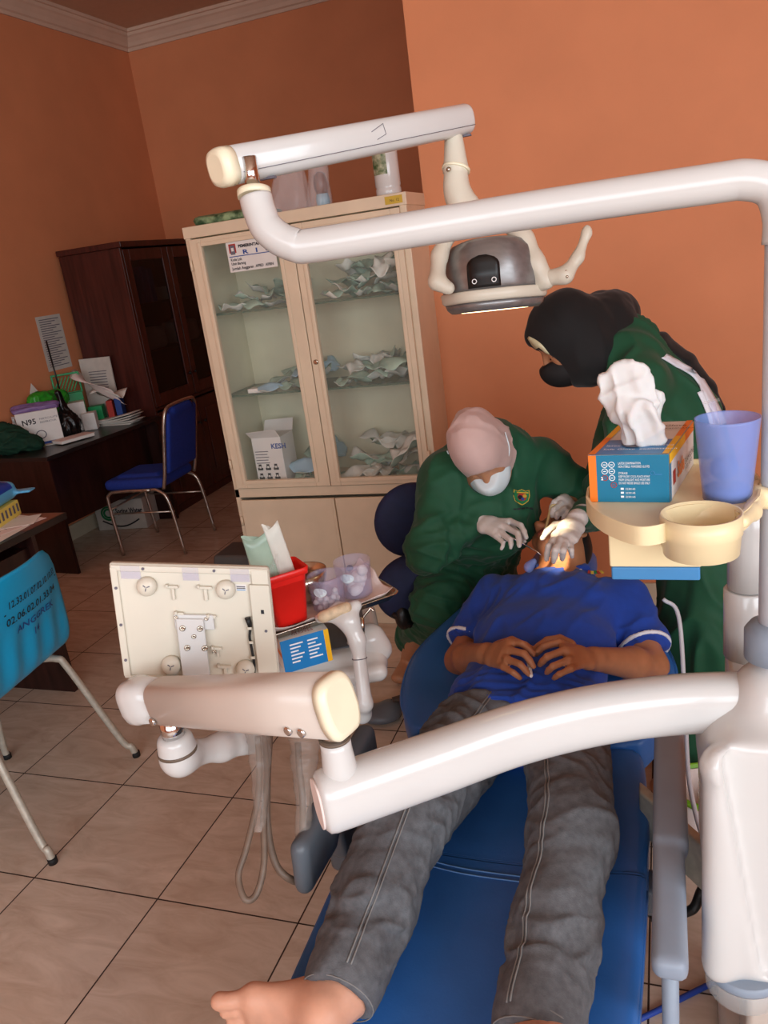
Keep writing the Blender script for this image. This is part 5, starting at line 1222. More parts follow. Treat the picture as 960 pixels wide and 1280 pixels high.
b = MB(); b.cyl((-3.985, 4.50, .95), (-3.995, 4.50, 1.42), .006); setp(b.build('antenna_rod', M['black_plastic'], None), 'thin black rod standing upright behind the green basket', 'rod')
for i in range(5):
    b = MB(); dx, dy = random.uniform(-.015, .015), random.uniform(-.015, .015)
    b.loft([[(-3.84+.28*k/8+dx, 4.62+.16*j/4+dy, .7815+.0105*i+.006*math.sin(k*.6+i)*(i/5)+.028*(k/8)**2*(i/4)) for j in range(5)] for k in range(9)], 0, False, True, closed=False)
    o = b.build('newspaper', M['paper_grey'], None, solid=.008); setp(o, ['bottom newspaper of the sagging grey stack at the desk end', 'second newspaper from the bottom of the grey stack', 'middle newspaper of the sagging grey stack', 'second newspaper from the top of the grey stack', 'topmost curled newspaper of the grey stack at the desk end'][i], 'newspaper', 'newspapers on the far desk')
b = MB(); b.hexa([(-3.95, 4.0, .7812), (-3.66, 4.20, .7812), (-3.74, 4.30, .7812), (-4.03, 4.10, .7812)], [(-3.95, 4.0, .785), (-3.66, 4.20, .785), (-3.74, 4.30, .785), (-4.03, 4.10, .785)]); setp(b.build('paper_sheet', M['paper_grey'], None), 'flat grey paper lying in front of the respirator carton', 'paper')
nb = thing('notebook', 'pale notebook with a bright edge lying at the front of the far desk', 'notebook', (-3.70, 4.17, .785))
MB().box((-3.70, 4.19, .796), (.12, .24, .018), rotm(0, 0, -.35)).build('pages', M['paper'], nb, bevel=.002); MB().box((-3.70, 4.19, .8065), (.125, .245, .003), rotm(0, 0, -.35)).build('cover', M['pink_paper'], nb)
dcl = SDF(.008); dcl.ell((-3.98, 3.93, .86), (.12, .12, .085)); dcl.ell((-3.88, 3.98, .82), (.10, .07, .05), k=.04); dcl.ell((-4.02, 3.90, .93), (.08, .10, .05), k=.04); dcl.plane((0, 0, .7825), (0, 0, -1))
setp(body('green_garment', dcl, M['dark_green_cloth'], None, fold=[dict(axis=(.3, 1, 0), freq=80, amp=.014, seed=9, ridge=True, along=.6)]), 'dark green garment heaped at the near corner of the far desk', 'garment')
wb = thing('spray_bottle', 'small white pump bottle beside the respirator carton', 'bottle', (-4.04, 4.07, .7812))
MB().lathe([(.03, 0), (.034, .01), (.034, .12), (.014, .15), (.012, .17)], (-4.04, 4.07, .7812)).build('bottle', M['white_plastic'], wb); b = MB(); b.cyl((-4.04, 4.07, .95), (-4.04, 4.07, .985), .009); b.box((-4.02, 4.06, .985), (.05, .014, .012), rotm(0, 0, -.4)); b.build('pump', M['white_plastic'], wb)
mat('glasses_gold', '#b8a465', .35, metal=.6)
b = MB(); b.tube(spline([(-3.90, 4.03, .792), (-3.87, 4.05, .80), (-3.84, 4.06, .792), (-3.82, 4.05, .79)], 5), .006, 8); setp(b.build('key_bunch', M['glasses_gold'], None), 'small brass key bunch near the grey paper on the far desk', 'keys')
# carton under the desk
ub = thing('mineral_water_carton', 'printed water carton with green logo on the floor under the far desk', 'box', (-3.86, 4.75, 0))
R = rotm(0, 0, .12); cU = V((-3.84, 4.74, .115)); MB().box(cU, (.40, .28, .23), R).build('carton', M['paper_grey'], ub, bevel=.004)
p = MB(); X = R@V((1, 0, 0)); oU = cU-R@V((.20, .1405, .115))
for r_ in (.055, .035): p.tube([oU+X*(.11+r_*math.cos(a))+V((0, 0, .13+r_*.9*math.sin(a))) for a in np.linspace(.5, 5.6, 20)], .008, 6, 1)
put_text(p, 'Spring Water', .055, oU+X*.17+V((0, 0, .125)), X, (0, 0, 1), 0, bold=.002, width=.22)
p.tube([oU+X*(.05+.30*t_)+V((0, 0, .075-.05*math.sin(t_*PI))) for t_ in np.linspace(0, 1, 12)], .006, 6, 0); p.build('print', [M['ink'], M['ink_green']], ub)
# paper on the wall
b = MB(); b.bb((-4.1165, 4.585, 1.20), (-4.115, 4.835, 1.58)); wp = b.build('notice_sheet', M['paper_grey'], None); setp(wp, 'faded typed sheet taped to the orange wall above the far desk', 'paper')
b = MB()
for i in range(22): slab(b, (-4.1149, 4.835, 1.555-.0155*i), (0, -1, 0), (0, 0, 1), -.225, 0, -.02-(.05 if i % 5 == 4 else 0)-.03*(i % 3), .006, -.0003, 0)
b2 = MB()
for i in range(22): b2.add([(-4.1146, 4.61, 1.552-.0155*i), (-4.1146, 4.81-.04*(i % 3), 1.552-.0155*i), (-4.1146, 4.81-.04*(i % 3), 1.558-.0155*i), (-4.1146, 4.61, 1.558-.0155*i)], [(0, 1, 2, 3)])
b2.build('typed_lines', M['ink_grey'], wp)
# ---- near desk
pkt = thing('wet_wipes_packet', 'blue packet of wet wipes on the yellow basket of the near desk', 'packet', (-2.78, 2.50, .86))
pk = SDF(.006); pk.box((-2.84, 2.55, .905), (.11, .14, .042), .03, rotm(0, .15, .3)); pk.ell((-2.84, 2.55, .93), (.10, .12, .045), rotm(0, 0, .3), k=.02); pk.box((-2.79, 2.70, .880), (.09, .03, .006), .005, rotm(0, 0, .3), k=.02)
mat('wipes_cyan', '#63b7e6', .3)
body('packet', pk, [M['wipes_blue'], M['wipes_cyan']], pkt, classify=lambda c: (((c[:, 2] < .905)|(c[:, 1] > 2.67)).astype(int)))
p = MB(); put_text(p, 'TISSUE', .05, (-2.90, 2.50, .977), (.95, .3, -.1), (-.3, .95, 0), 0, bold=.001); p.build('print', M['ink_white'], pkt)
yb = thing('yellow_basket', 'small yellow slotted basket under the blue wipes on the near desk', 'basket', (-2.76, 2.50, .7812))
R = rotm(0, 0, .3); cY = V((-2.80, 2.55, .8165)); MB().box(cY, (.16, .22, .07), R).build('basket', M['yellow_plastic'], yb, bevel=.006)
b = MB()
for i in range(6): b.box(cY+R@V((.0805, -.085+.034*i, .004)), (.002, .014, .036), R)
for i in range(5): b.box(cY+R@V((-.06+.03*i, -.1105, .004)), (.012, .002, .036), R)
b.build('slots', M['ink_grey'], yb)
for i, (cx, cy, rz, m_, lb_) in enumerate(((-2.66, 2.36, .12, 'paper', 'white sheet hanging slightly over the edge of the near desk'), (-2.70, 2.49, -.25, 'pink_paper', 'pinkish sheet lying under the yellow basket on the near desk'), (-2.66, 2.56, .5, 'paper', 'small white sheet at the far corner of the near desk'))):
    z0 = .7816+.0016*i; R = rotm(0, 0, rz); b = MB(); b.box((cx, cy, z0), (.22 if i < 2 else .15, .30 if i < 2 else .15, .0010), R)
    o = b.build('paper_sheet', M[m_], None); setp(o, lb_, 'paper')
    b = MB()
    for k in range(7): slab(b, V((cx, cy, z0+.0006))+R@V((-.09, .11-.03*k, 0)), R@V((1, 0, 0)), R@V((0, 1, 0)), 0, 0, .15, .004, .0002, 0)
    if i < 2: b.build('lines', M['ink_grey'], o)

# ================================================================== PATIENT
def head_sdf(s, c, F, U, k=1.0, ears=True):
    """skull, jaw, nose, brow, lips, ears; returns the frame function"""
    F, U = unit(F), unit(U); F = unit(F-U*(F@U)); Rt = np.cross(F, U)
    R = np.column_stack([Rt, F, U])
    def H(r, f, u): return c+(Rt*r+F*f+U*u)*k
    s.ell(H(0, -.012, .025), V((.073, .092, .095))*k, R, k=.02)
    s.ell(H(0, .022, -.035), V((.058, .066, .075))*k, R, k=.03)
    s.ell(H(0, .055, -.090), V((.028, .026, .022))*k, R, k=.03)             # chin
    s.cone(H(-.030, .068, .030), H(.030, .068, .030), .016*k, k=.02)          # brow
    s.cone(H(0, .084, .012), H(0, .104, -.028), .008*k, .0125*k, k=.012)      # nose
    for r in (-.011, .011): s.ell(H(r, .092, -.030), .0085*k, k=.008)
    for r in (-.034, .034): s.ell(H(r, .072, .004), V((.017, .012, .012))*k, R, k=.008, op='s')
    for r in (-.033, .033): s.ell(H(r, .069, .003), .0125*k, k=.004)          # closed eyelids
    for r in (-.04, .04): s.ell(H(r, .055, -.025), .022*k, k=.025)            # cheeks
    s.ell(H(0, .087, -.053), V((.021, .008, .0065))*k, R, k=.006); s.ell(H(0, .085, -.065), V((.018, .009, .007))*k, R, k=.006)
    if ears:
        for q in (-1, 1):
            s.ell(H(q*.077, -.010, -.005), V((.008, .019, .032))*k, R@rotm(0, 0, q*.35), k=.008); s.ell(H(q*.083, -.006, -.002), V((.006, .010, .018))*k, R, k=.004, op='s')
            s.ell(H(q*.074, .004, -.030), .009*k, k=.008)
    return H, R
PHC = V((-0.323, 2.385, 0.738)); PF, PU = unit((-.62, -.10, .77)), unit((-.04, .99, .09))
pb = SDF(.0042)
PH, PHR = head_sdf(pb, PHC, PF, PU)
NK = V((-.318, 2.30, .665))
pb.cone(PH(0, -.02, -.05), NK, .056, .062, k=.03)
pb.cone(NK, (-.325, 2.20, .635), (.075, .06), (.14, .075), side=(1, 0, 0), k=.04)
pb.cone((-.325, 2.19, .63), (-.335, 1.85, .60), (.160, .080), (.14, .078), side=(1, 0, 0), k=.05)
pb.cone((-.335, 1.85, .60), (-.345, 1.68, .56), (.14, .078), (.15, .08), side=(1, 0, 0), k=.05)
ShR, ElR, WrR = V((-.510, 2.185, .625)), V((-.582, 1.985, .530)), V((-.448, 1.775, .672))
ShL, ElL, WrL = V((-.128, 2.19, .625)), V((-.052, 2.00, .530)), V((-.178, 1.775, .672))
for sh, elb, wr in ((ShR, ElR, WrR), (ShL, ElL, WrL)):
    pb.cone(sh, elb, .052, .043, k=.03); m_ = lerp(elb, wr, .35)
    pb.cone(elb, m_, .041, .042, k=.02); pb.cone(m_, wr, .042, (.029), k=.02)
HpR, KnR, AnR = V((-.435, 1.655, .560)), V((-0.517, 1.228, 0.585)), V((-0.531, 0.885, 0.525))
HpL, KnL, AnL = V((-.250, 1.665, .560)), V((-0.188, 1.279, 0.570)), V((-0.208, 0.877, 0.520))
for hp, kn, an in ((HpR, KnR, AnR), (HpL, KnL, AnL)):
    pb.cone(hp, kn, .078, .050, k=.04); pb.cone(kn, an, .050, .036, k=.03)
def hand(s, wrist, palm, mcp, pip, tip, thumb, r=.0090, ps=1.):
    """palm plus five separate jointed fingers"""
    c = np.mean(mcp, 0); sd = unit(V(mcp[0])-V(mcp[3]))
    s.cone(wrist, lerp(wrist, c, .45), (.027*ps, .021*ps), (.034*ps, .018*ps), side=sd, k=.014*ps)
    s.cone(lerp(wrist, c, .40), lerp(wrist, c, .88), (.035*ps, .018*ps), (.038*ps, .0145*ps), side=sd, k=.012*ps)
    sc = (1.0, 1.03, .97, .86)
    for i in range(4):
        a, b_, d = V(mcp[i]), V(pip[i]), V(tip[i]); q = r*sc[i]
        root = lerp(wrist, a, .72)
        s.cone(root, a, q*1.05, q*1.15, k=.007); s.cone(a, b_, q*1.08, q*.98, k=.0035)
        mid = lerp(b_, d, .55)+unit(V(b_)-lerp(a, d, .5))*.002
        s.cone(b_, mid, q*.98, q*.92, k=.003); s.cone(mid, d, q*.92, q*.80, k=.003)
    t = [V(p) for p in thumb]
    s.cone(t[0], t[1], r*1.45, r*1.2, k=.012); s.cone(t[1], t[2], r*1.12, r*1.05, k=.004); s.cone(t[2], t[3], r*1.05, r*.85, k=.003)
hand(pb, WrR, None,
     [(-0.376, 1.721, 0.738), (-0.368, 1.687, 0.735), (-0.370, 1.660, 0.726), (-0.378, 1.646, 0.712)],
     [(-0.340, 1.705, 0.744), (-0.329, 1.662, 0.742), (-0.335, 1.633, 0.730), (-0.350, 1.623, 0.712)],
     [(-0.313, 1.695, 0.722), (-0.307, 1.649, 0.716), (-0.316, 1.629, 0.706), (-0.336, 1.626, 0.696)],
     [(-0.407, 1.768, 0.705), (-0.383, 1.793, 0.706), (-0.348, 1.774, 0.704), (-0.321, 1.755, 0.700)])
hand(pb, WrL, None,
     [(-0.254, 1.723, 0.742), (-0.237, 1.685, 0.742), (-0.225, 1.653, 0.735), (-0.218, 1.633, 0.724)],
     [(-0.289, 1.708, 0.738), (-0.274, 1.655, 0.740), (-0.258, 1.626, 0.732), (-0.243, 1.612, 0.720)],
     [(-0.310, 1.714, 0.712), (-0.295, 1.669, 0.710), (-0.276, 1.642, 0.705), (-0.258, 1.627, 0.700)],
     [(-0.233, 1.776, 0.708), (-0.263, 1.799, 0.712), (-0.293, 1.789, 0.712), (-0.315, 1.761, 0.708)])
# right foot, rolled outwards with the big toe uppermost
def foot(s, an, A, W, sc=1., flip=1):
    A = unit(A); W = unit(V(W)-A*(V(W)@A)); N = np.cross(A, W)*flip       # A heel->toe, W towards the big toe, N top of the foot
    hl = an-A*.045*sc-N*.045*sc; bal = an+A*.115*sc-N*.040*sc
    s.cone(an, an-N*.02*sc, .040*sc, .042*sc, k=.02); s.ell(hl, .036*sc, k=.03); s.cone(an-N*.01*sc, hl, .036*sc, .034*sc, k=.02)
    s.cone(an+A*.01*sc-N*.012*sc, bal, (.034*sc, .032*sc), (.046*sc, .019*sc), side=W, k=.025); s.cone(hl, bal-N*.002, (.030*sc, .022*sc), (.040*sc, .016*sc), side=W, k=.025)
    s.ell(bal+W*.026*sc, V((.021, .021, .020))*sc, k=.015)
    for i, (w, l, r) in enumerate(((.033, .062, .0150), (.010, .056, .0105), (-.009, .050, .0100), (-.025, .043, .0095), (-.039, .034, .0090))):
        a = bal+W*w*sc*.95+A*.010*sc; t = bal+W*w*sc+A*l*sc-N*.002*sc
        s.cone(a, lerp(a, t, .55)+N*.003*sc, r*.95*sc, r*.9*sc, k=.006); s.cone(lerp(a, t, .55)+N*.003*sc, t-A*r*.3, r*.9*sc, r*1.02*sc, k=.003)
    return A, W, N, bal
fR = foot(pb, AnR+V((-.014, -.040, -.004)), (-.90, -.36, -.09), (.30, .25, .80), 1.0, flip=-1)
fL = foot(pb, AnL+V((.006, -.05, .0)), (.50, -.55, .70), (-.65, -.2, .45), 1.0, flip=1)
def pcls(c):
    mi = np.zeros(len(c), int); y = c[:, 1]
    mi[y < 1.05] = 1
    d = c-PHC; f = d@PF; Rt_ = np.cross(PF, PU); u = d@PU; r = d@Rt_
    lips = (np.abs(r) < .022) & (f > .080) & (np.abs(u+.059) < .013); mi[lips & (y > 2.2)] = 2
    return mi
pat = thing('person', 'barefoot man in blue polo shirt and grey jeans lying back in the dental chair', 'person', (-.35, 1.6, .46))
pbody = body('body', pb, [M['skin_tan'], M['skin_foot'], M['lip']], pat, it=2, classify=pcls)
# hair, cropped
hs_ = SDF(.005); hs_.ell(PH(0, -.013, .028), V((.0755, .094, .097)), PHR); hs_.ell(PH(0, -.045, -.01), V((.066, .056, .065)), PHR, k=.02)
hs_.plane(PH(0, .045, .060), unit(PF*1+PU*-.55), k=.02); hs_.ell(PH(0, .10, -.03), V((.075, .085, .10)), PHR, k=.015, op='s')
for q in (-1, 1): hs_.ell(PH(q*.085, .0, -.01), V((.02, .026, .036)), PHR, k=.006, op='s')
body('hair', hs_, M['hair'], pat, it=1)
eb = SDF(.003)
for q in (-1, 1): eb.chain([PH(q*.016, .0845, .028), PH(q*.034, .0805, .033), PH(q*.050, .066, .027)], [.0035, .0035, .002], k=.004); eb.chain([PH(q*.022, .079, -.001), PH(q*.034, .0815, -.004), PH(q*.046, .073, -.001)], [.0016]*3, k=.003)
body('eyebrows', eb, M['hair'], pat, it=1)
# polo shirt
ps = SDF(.0055)
ps.cone((-.32, 2.225, .640), (-.325, 2.14, .632), (.135, .070), (.190, .094), side=(1, 0, 0), k=.04)
ps.cone((-.325, 2.16, .630), (-.335, 1.95, .615), (.188, .096), (.180, .100), side=(1, 0, 0), k=.05)
ps.cone((-.335, 1.95, .612), (-.345, 1.70, .572), (.180, .098), (.182, .105), side=(1, 0, 0), k=.05)
ps.cone((-.345, 1.72, .572), (-.347, 1.60, .558), (.185, .105), (.194, .111), side=(1, 0, 0), k=.03, flat=True)
slv = []
for sh, elb in ((ShR, ElR), (ShL, ElL)):
    e = lerp(sh, elb, .70); ps.cone(sh+V((0, .01, .004)), e, .074, .070, k=.045); ax = unit(elb-sh); slv.append((e, ax)); ps.plane(e+ax*.004, ax) if False else None
    ps.cone(e+ax*.012, e+ax*.12, .12, .12, k=.003, op='s', flat=True)
ps.ell(PH(0, .02, -.06), .075, k=.02, op='s')
ps.cone((-.345, 1.585, .50), (-.345, 1.46, .50), (.3, .3), (.3, .3), side=(1, 0, 0), k=.003, op='s', flat=True)
shirt = body('polo_shirt', ps, M['shirt_blue'], pat, it=3, fold=[dict(axis=(.35, 1, 0), freq=55, amp=.0045, seed=5, ridge=True), dict(axis=(1, .4, .3), freq=75, amp=.0030, seed=8), dict(axis=(1, 0, .2), freq=110, amp=.0035, seed=3, ridge=True, mask=lambda v: np.clip((1.76-v[:, 1])/.1, 0, 1))])
for e, ax in slv:
    s_ = SDF(.004); s_.cone(e+ax*.002, e+ax*.013, .0765, .0762, flat=True, k=.002); s_.cone(e-ax*.02, e+ax*.03, .0668, flat=True, k=.002, op='s'); body('sleeve_band', s_, M['shirt_white'], shirt, it=1)
cl = SDF(.004); A_ = V((-.317, 2.268, .680))
for a in np.linspace(-2.3, 2.3, 12):
    d_ = lambda t: A_+V((math.sin(t)*.072, -math.cos(t)*.040+.02, -.012+.030*abs(math.cos(t/2))))
    cl.cone(d_(a), d_(min(2.3, a+.42)), .0165, k=.008)
cl.ell(PH(0, .01, -.075), .056, k=.004, op='s')
for q in (-1, 1): cl.cone(A_+V((q*.012, -.028, .022)), A_+V((q*.045, -.060, .018)), .013, .006, k=.012)
body('collar', cl, M['shirt_blue'], shirt, it=1)
ct_ = MB(); ct_.tube(spline([A_+V((.078, .03, .0)), A_+V((.070, .0, .018)), A_+V((.055, -.035, .030))], 5), .0035, 8); ct_.tube(spline([A_+V((-.075, .0, .012)), A_+V((-.060, -.03, .028)), A_+V((-.045, -.05, .030))], 5), .0025, 8); ct_.build('collar_trim', M['shirt_white'], shirt)
pq = MB(); 
for z_ in (0, 1): pq.box(A_+V((.004, -.062-.02*z_, .030+.002*z_)), (.008, .008, .003))
pq.box(A_+V((-.085, -.065, .030)), (.022, .007, .003), rotm(0, -.2, .2)); pq.build('button', M['shirt_white'], shirt)
lg_ = MB(); Lp = V((-.225, 2.215, .712))
for i, m_ in enumerate((0, 1, 2, 0, 1)): lg_.box(Lp+V((.009*i, -.004*(i % 2), .001)), (.008, .012, .0025), rotm(.3, .2, .2*i), m_)
lg_.build('chest_emblem', [M['ink_red'], M['ink_gold'], M['ink_green']], shirt)
# jeans
pj = SDF(.0052)
pj.cone((-.346, 1.69, .562), (-.345, 1.60, .552), (.182, .095), (.180, .098), side=(1, 0, 0), k=.02, flat=True)
for hp, kn, an, w in ((HpR, KnR, AnR, (.100, .086, .073, .061)), (HpL, KnL, AnL, (.100, .080, .072, .064))):
    m_ = lerp(kn, an, .5)+V((0, 0, -.004))
    pj.cone(hp, kn, w[0], w[1], k=.04); pj.cone(kn, m_, w[1], w[2], k=.03); pj.cone(m_, an, w[2], w[3], k=.03)
    ax = unit(an-kn); pj.cone(an-ax*.055, an-ax*.030, w[3]+.006, w[3]+.007, k=.012); pj.cone(an-ax*.02, an+ax*.008, w[3]-.002, w[3]-.001, k=.01)
    pj.cone(an+ax*.012, an+ax*.12, .12, k=.003, op='s', flat=True); pj.cone(an-ax*.02, an+ax*.03, w[3]-.014, k=.002, op='s')
pj.plane((0, 0, .466), (0, 0, -1), k=.03); pj.plane((0, 1.622, 0), (0, 1, 0), k=.01)
jmask = lambda c0, r0: (lambda v: np.exp(-((v-c0)**2).sum(1)/r0**2))
jeans = body('jeans', pj, M['denim'], pat, it=3, fold=[
    dict(axis=(1, .25, .1), freq=95, amp=.0062, seed=12, ridge=True, along=.75, mask=lambda v: np.exp(-((v[:, 1]-1.0)/.075)**2)*np.clip((v[:, 1]-.90)/.05, 0.15, 1)), dict(axis=(1, .4, 0), freq=65, amp=.0045, seed=4, ridge=True, along=.7, mask=lambda v: np.exp(-((v[:, 1]-1.24)/.13)**2)),
    dict(axis=(1, -.6, .2), freq=70, amp=.006, seed=6, ridge=True, mask=lambda v: np.clip((v[:, 1]-1.3)/.2, 0, 1)), dict(axis=(.3, 1, .2), freq=60, amp=.004, seed=2)])
for hp, kn, an, w, sx in ((HpR, KnR, AnR, (.100, .086, .073, .061), 1), (HpL, KnL, AnL, (.100, .080, .072, .064), -1)):
    bv_ = surf_bvh(jeans)
    for dx in (0, .007):
        pts_ = []
        for t in np.linspace(.10, 1.985, 60):
            c_ = lerp(hp, kn, t) if t < 1 else lerp(kn, an, t-1); an_ = (1.15 if sx > 0 else 2.05)
            d_ = V((math.cos(an_), 0, math.sin(an_))); s2 = V((-d_[2], 0, d_[0]))
            h_ = bv_.ray_cast(Vector(c_+s2*dx+d_*.2), Vector(-d_), .3)
            if h_[0] is not None: pts_.append(V(h_[0])+V(h_[1])*.0012)
        MB().tube(pts_, .0016, 6).build('stitching', M['denim_thread'], jeans)
    ax = unit(an-kn)
    s_, u_, _n = frame_of(ax)
    for off in (.008, -.014): MB().tube([an+ax*off+(s_*math.cos(a)+u_*math.sin(a))*(w[3]+.0015) for a in np.linspace(0, 2*PI, 30)], .0012, 6, caps=False).build('hem_stitch', M['denim_thread'], jeans)
MB().tube(spline([(-.318, 1.60, .654), (-.320, 1.64, .668), (-.322, 1.69, .668)], 4), .004, 8).build('fly_seam', M['denim_thread'], jeans)
# small white item in the right hand
wi = SDF(.003); wi.cone((-0.327, 1.697, 0.712), (-0.310, 1.626, 0.704), .006, .005); setp(body('cotton_swab', wi, M['cotton'], None), 'small white cotton piece pinched in the lying man\'s fingers', 'cotton')

# ================================================================== DENTIST
den = thing('person', 'seated dentist in green gown, pale pink hijab and white mask working on the patient', 'person', (-.68, 2.45, 0))
DF, DU = unit((.24, -.62, -.75)), unit((-.10, -.74, .66)); DU = unit(DU-DF*(DU@DF)); DRt = np.cross(DF, DU); DR = np.column_stack([DRt, DF, DU])
DC = V((-0.542, 2.317, 1.069))
db = SDF(.0055)
DH, _r = head_sdf(db, DC, DF, DU, .98, ears=False)
DN = V((-0.533, 2.414, 1.048)); DSR, DSL = V((-0.663, 2.319, 0.980)), V((-0.393, 2.526, 0.957)); DP = V((-.70, 2.56, .60)); DCh = V((-0.574, 2.376, 0.852))
DER, DWR = V((-0.698, 2.176, 0.799)), V((-0.556, 2.256, 0.862)); DEL, DWL = V((-0.204, 2.502, 0.811)), V((-0.250, 2.220, 0.880))
db.cone(DH(0, -.02, -.05), DN, .050, .055, k=.03); db.cone(DN, DCh, (.10, .07), (.13, .09), side=(1, .3, 0), k=.05); db.cone(DCh, DP, (.13, .09), (.14, .10), side=(1, .3, 0), k=.05)
for sh, el_, wr in ((DSR, DER, DWR), (DSL, DEL, DWL)):
    db.cone(DN, sh, .05, .048, k=.03); db.cone(sh, el_, .045, .036, k=.02); db.cone(el_, wr, .035, .023, k=.02)
DKR, DKL = V((-0.733, 2.325, 0.560)), V((-0.633, 2.526, 0.560)); DFR = V((-1.036, 2.795, 0.050)); DFL = V((-.52, 2.3, .05))
for hp, kn, ft in ((DP+V((-.07, 0, -.02)), DKR, DFR), (DP+V((.07, 0, -.02)), DKL, DFL)):
    db.cone(hp, kn, .075, .055, k=.03); db.cone(kn, ft+V((0, 0, .03)), .05, .035, k=.02); db.cone(ft+V((0, .03, 0)), ft+V((-.02, -.11, -.02)), (.038, .03), (.034, .022), side=(1, 0, 0), k=.02)
def nails(s, wr, mcp, pip, tip, thumb, r=.0092): hand(s, wr, None, mcp, pip, tip, thumb, r)
RG = dict(mcp=[(-0.451, 2.230, 0.872), (-0.455, 2.191, 0.866), (-0.466, 2.169, 0.857), (-0.481, 2.160, 0.848)], pip=[(-0.411, 2.187, 0.872), (-0.414, 2.147, 0.862), (-0.433, 2.127, 0.850), (-0.455, 2.128, 0.840)], tip=[(-0.390, 2.146, 0.850), (-0.404, 2.103, 0.842), (-0.430, 2.105, 0.834), (-0.458, 2.114, 0.828)], th=[(-0.514, 2.309, 0.850), (-0.471, 2.285, 0.842), (-0.425, 2.218, 0.838), (-0.397, 2.155, 0.834)])
hand(db, DWR, None, RG['mcp'], RG['pip'], RG['tip'], RG['th'], .0066, .74)
LG = dict(mcp=[(-0.296, 2.067, 0.882), (-0.280, 2.042, 0.882), (-0.265, 2.034, 0.878), (-0.252, 2.054, 0.870)], pip=[(-0.307, 2.010, 0.876), (-0.286, 1.981, 0.876), (-0.266, 1.986, 0.872), (-0.248, 2.011, 0.864)], tip=[(-0.314, 2.002, 0.842), (-0.293, 1.986, 0.842), (-0.272, 2.003, 0.842), (-0.248, 2.019, 0.842)], th=[(-0.281, 2.206, 0.868), (-0.314, 2.212, 0.864), (-0.333, 2.175, 0.858), (-0.343, 2.138, 0.850)])
hand(db, DWL, None, LG['mcp'], LG['pip'], LG['tip'], LG['th'], .0066, .74)
dbody = body('body', db, M['skin_face'], den, it=2)
def glove(name, wr, elb, G, parent, k=1.0):
    g = SDF(.0032); hand(g, wr, None, G['mcp'], G['pip'], G['tip'], G['th'], .0093)
    d_ = unit(V(elb)-V(wr)); g.cone(wr, V(wr)+d_*.050, .0285, .033, k=.012); g.cone(V(wr)+d_*.046, V(wr)+d_*.056, .0355, k=.004)
    g.cone(V(wr)+d_*.058, V(wr)+d_*.15, .08, k=.002, op='s', flat=True)
    return body(name, g, M['glove'], parent, it=2, fold=[dict(axis=np.cross(d_, (0, 0, 1)), freq=110, amp=.0016, seed=3)])
glove('glove', DWR, DER, RG, den); glove('glove', DWL, DEL, LG, den)
# eyes: dark lash lines and brows showing above the mask
le = SDF(.0025)
for q in (-1, 1): le.chain([DH(q*.016, .083, .030), DH(q*.034, .079, .034), DH(q*.050, .064, .028)], [.003, .003, .002], k=.004); le.chain([DH(q*.020, .078, -.002), DH(q*.034, .080, -.006), DH(q*.047, .072, -.002)], [.0022]*3, k=.003)
body('eyebrows', le, M['hair'], den, it=1)
# hijab
hj = SDF(.005)
hj.ell(DC-DF*.010+DU*.030, (.084, .108, .114), DR); hj.ell(DC-DF*.030-DU*.03, (.088, .092, .10), DR, k=.03); hj.ell(DC-DF*.062+DU*.025, (.060, .060, .065), DR, k=.03)
hj.cone(DC-DU*.05-DF*.02, DN+V((.0, -.01, -.01)), .080, .095, k=.05)
hj.ell(DC+DF*.128-DU*.040, (.072, .088, .088), DR, k=.008, op='s')
hj.cone(DC-DU*.03+DF*.03, DC-DU*.16+DF*.05, .052, .06, k=.01, op='s')
hij = body('hijab', hj, M['hijab_pink'], den, it=3, fold=[dict(axis=DU, freq=80, amp=.0035, seed=4, ridge=True, mask=lambda v: np.clip(-((v-DC)@DF)/.05+.3, 0.1, 1)), dict(axis=DRt, freq=60, amp=.003, seed=9, mask=lambda v: np.clip(-((v-DC)@DU)/.05+.6, 0, 1))])
# face mask
mk = SDF(.0035); mk.ell(DC+DF*.040-DU*.062, (.070, .086, .060), DR); mk.ell(DC+DF*.096-DU*.026, (.032, .036, .032), DR, k=.03)
mk.plane(DC+DF*.07-DU*.014, unit(DU-DF*.05), k=.005); mk.ell(DC+DF*.02-DU*.05, (.058, .072, .056), DR, k=.004, op='s')
mk.plane(DC+DF*.008, -DF, k=.004)
mko = body('face_mask', mk, M['mask_white'], den, it=2)
st_ = MB()
for q in (-1, 1):
    st_.tube(spline([DC+DF*.055-DU*.030+DRt*q*.064, DC+DF*.02-DU*.01+DRt*q*.088, DC-DF*.02+DU*.03+DRt*q*.094], 5), .002, 6)
st_.build('mask_strap', M['mask_white'], mko)
# gown
gd = SDF(.007)
gd.cone(DN+V((0, .02, -.02)), DCh, (.13, .09), (.178, .125), side=(1, .25, .0), k=.06); gd.cone(DCh, DP+V((.0, 0, .04)), (.178, .125), (.185, .14), side=(1, .3, 0), k=.06)
gd.cone(DN+V((0, .01, 0)), DSR, .075, .073, k=.05); gd.cone(DN+V((0, .01, 0)), DSL, .075, .073, k=.05)
for sh, el_, wr in ((DSR, DER, DWR), (DSL, DEL, DWL)):
    gd.cone(sh, el_, .076, .064, k=.045); w2 = lerp(wr, el_, .13); gd.cone(el_, w2, .062, .036, k=.03); d_ = unit(wr-el_); gd.cone(w2-d_*.01, w2+d_*.004, .037, k=.006)
KR, KL = DKR, DKL
gd.cone(DP+V((-.06, 0, .0)), KR, .115, .088, k=.06); gd.cone(DP+V((.06, 0, 0)), KL, .11, .085, k=.06); gd.cone(lerp(DP, KR, .5), lerp(DP, KL, .8), .09, .08, k=.08)
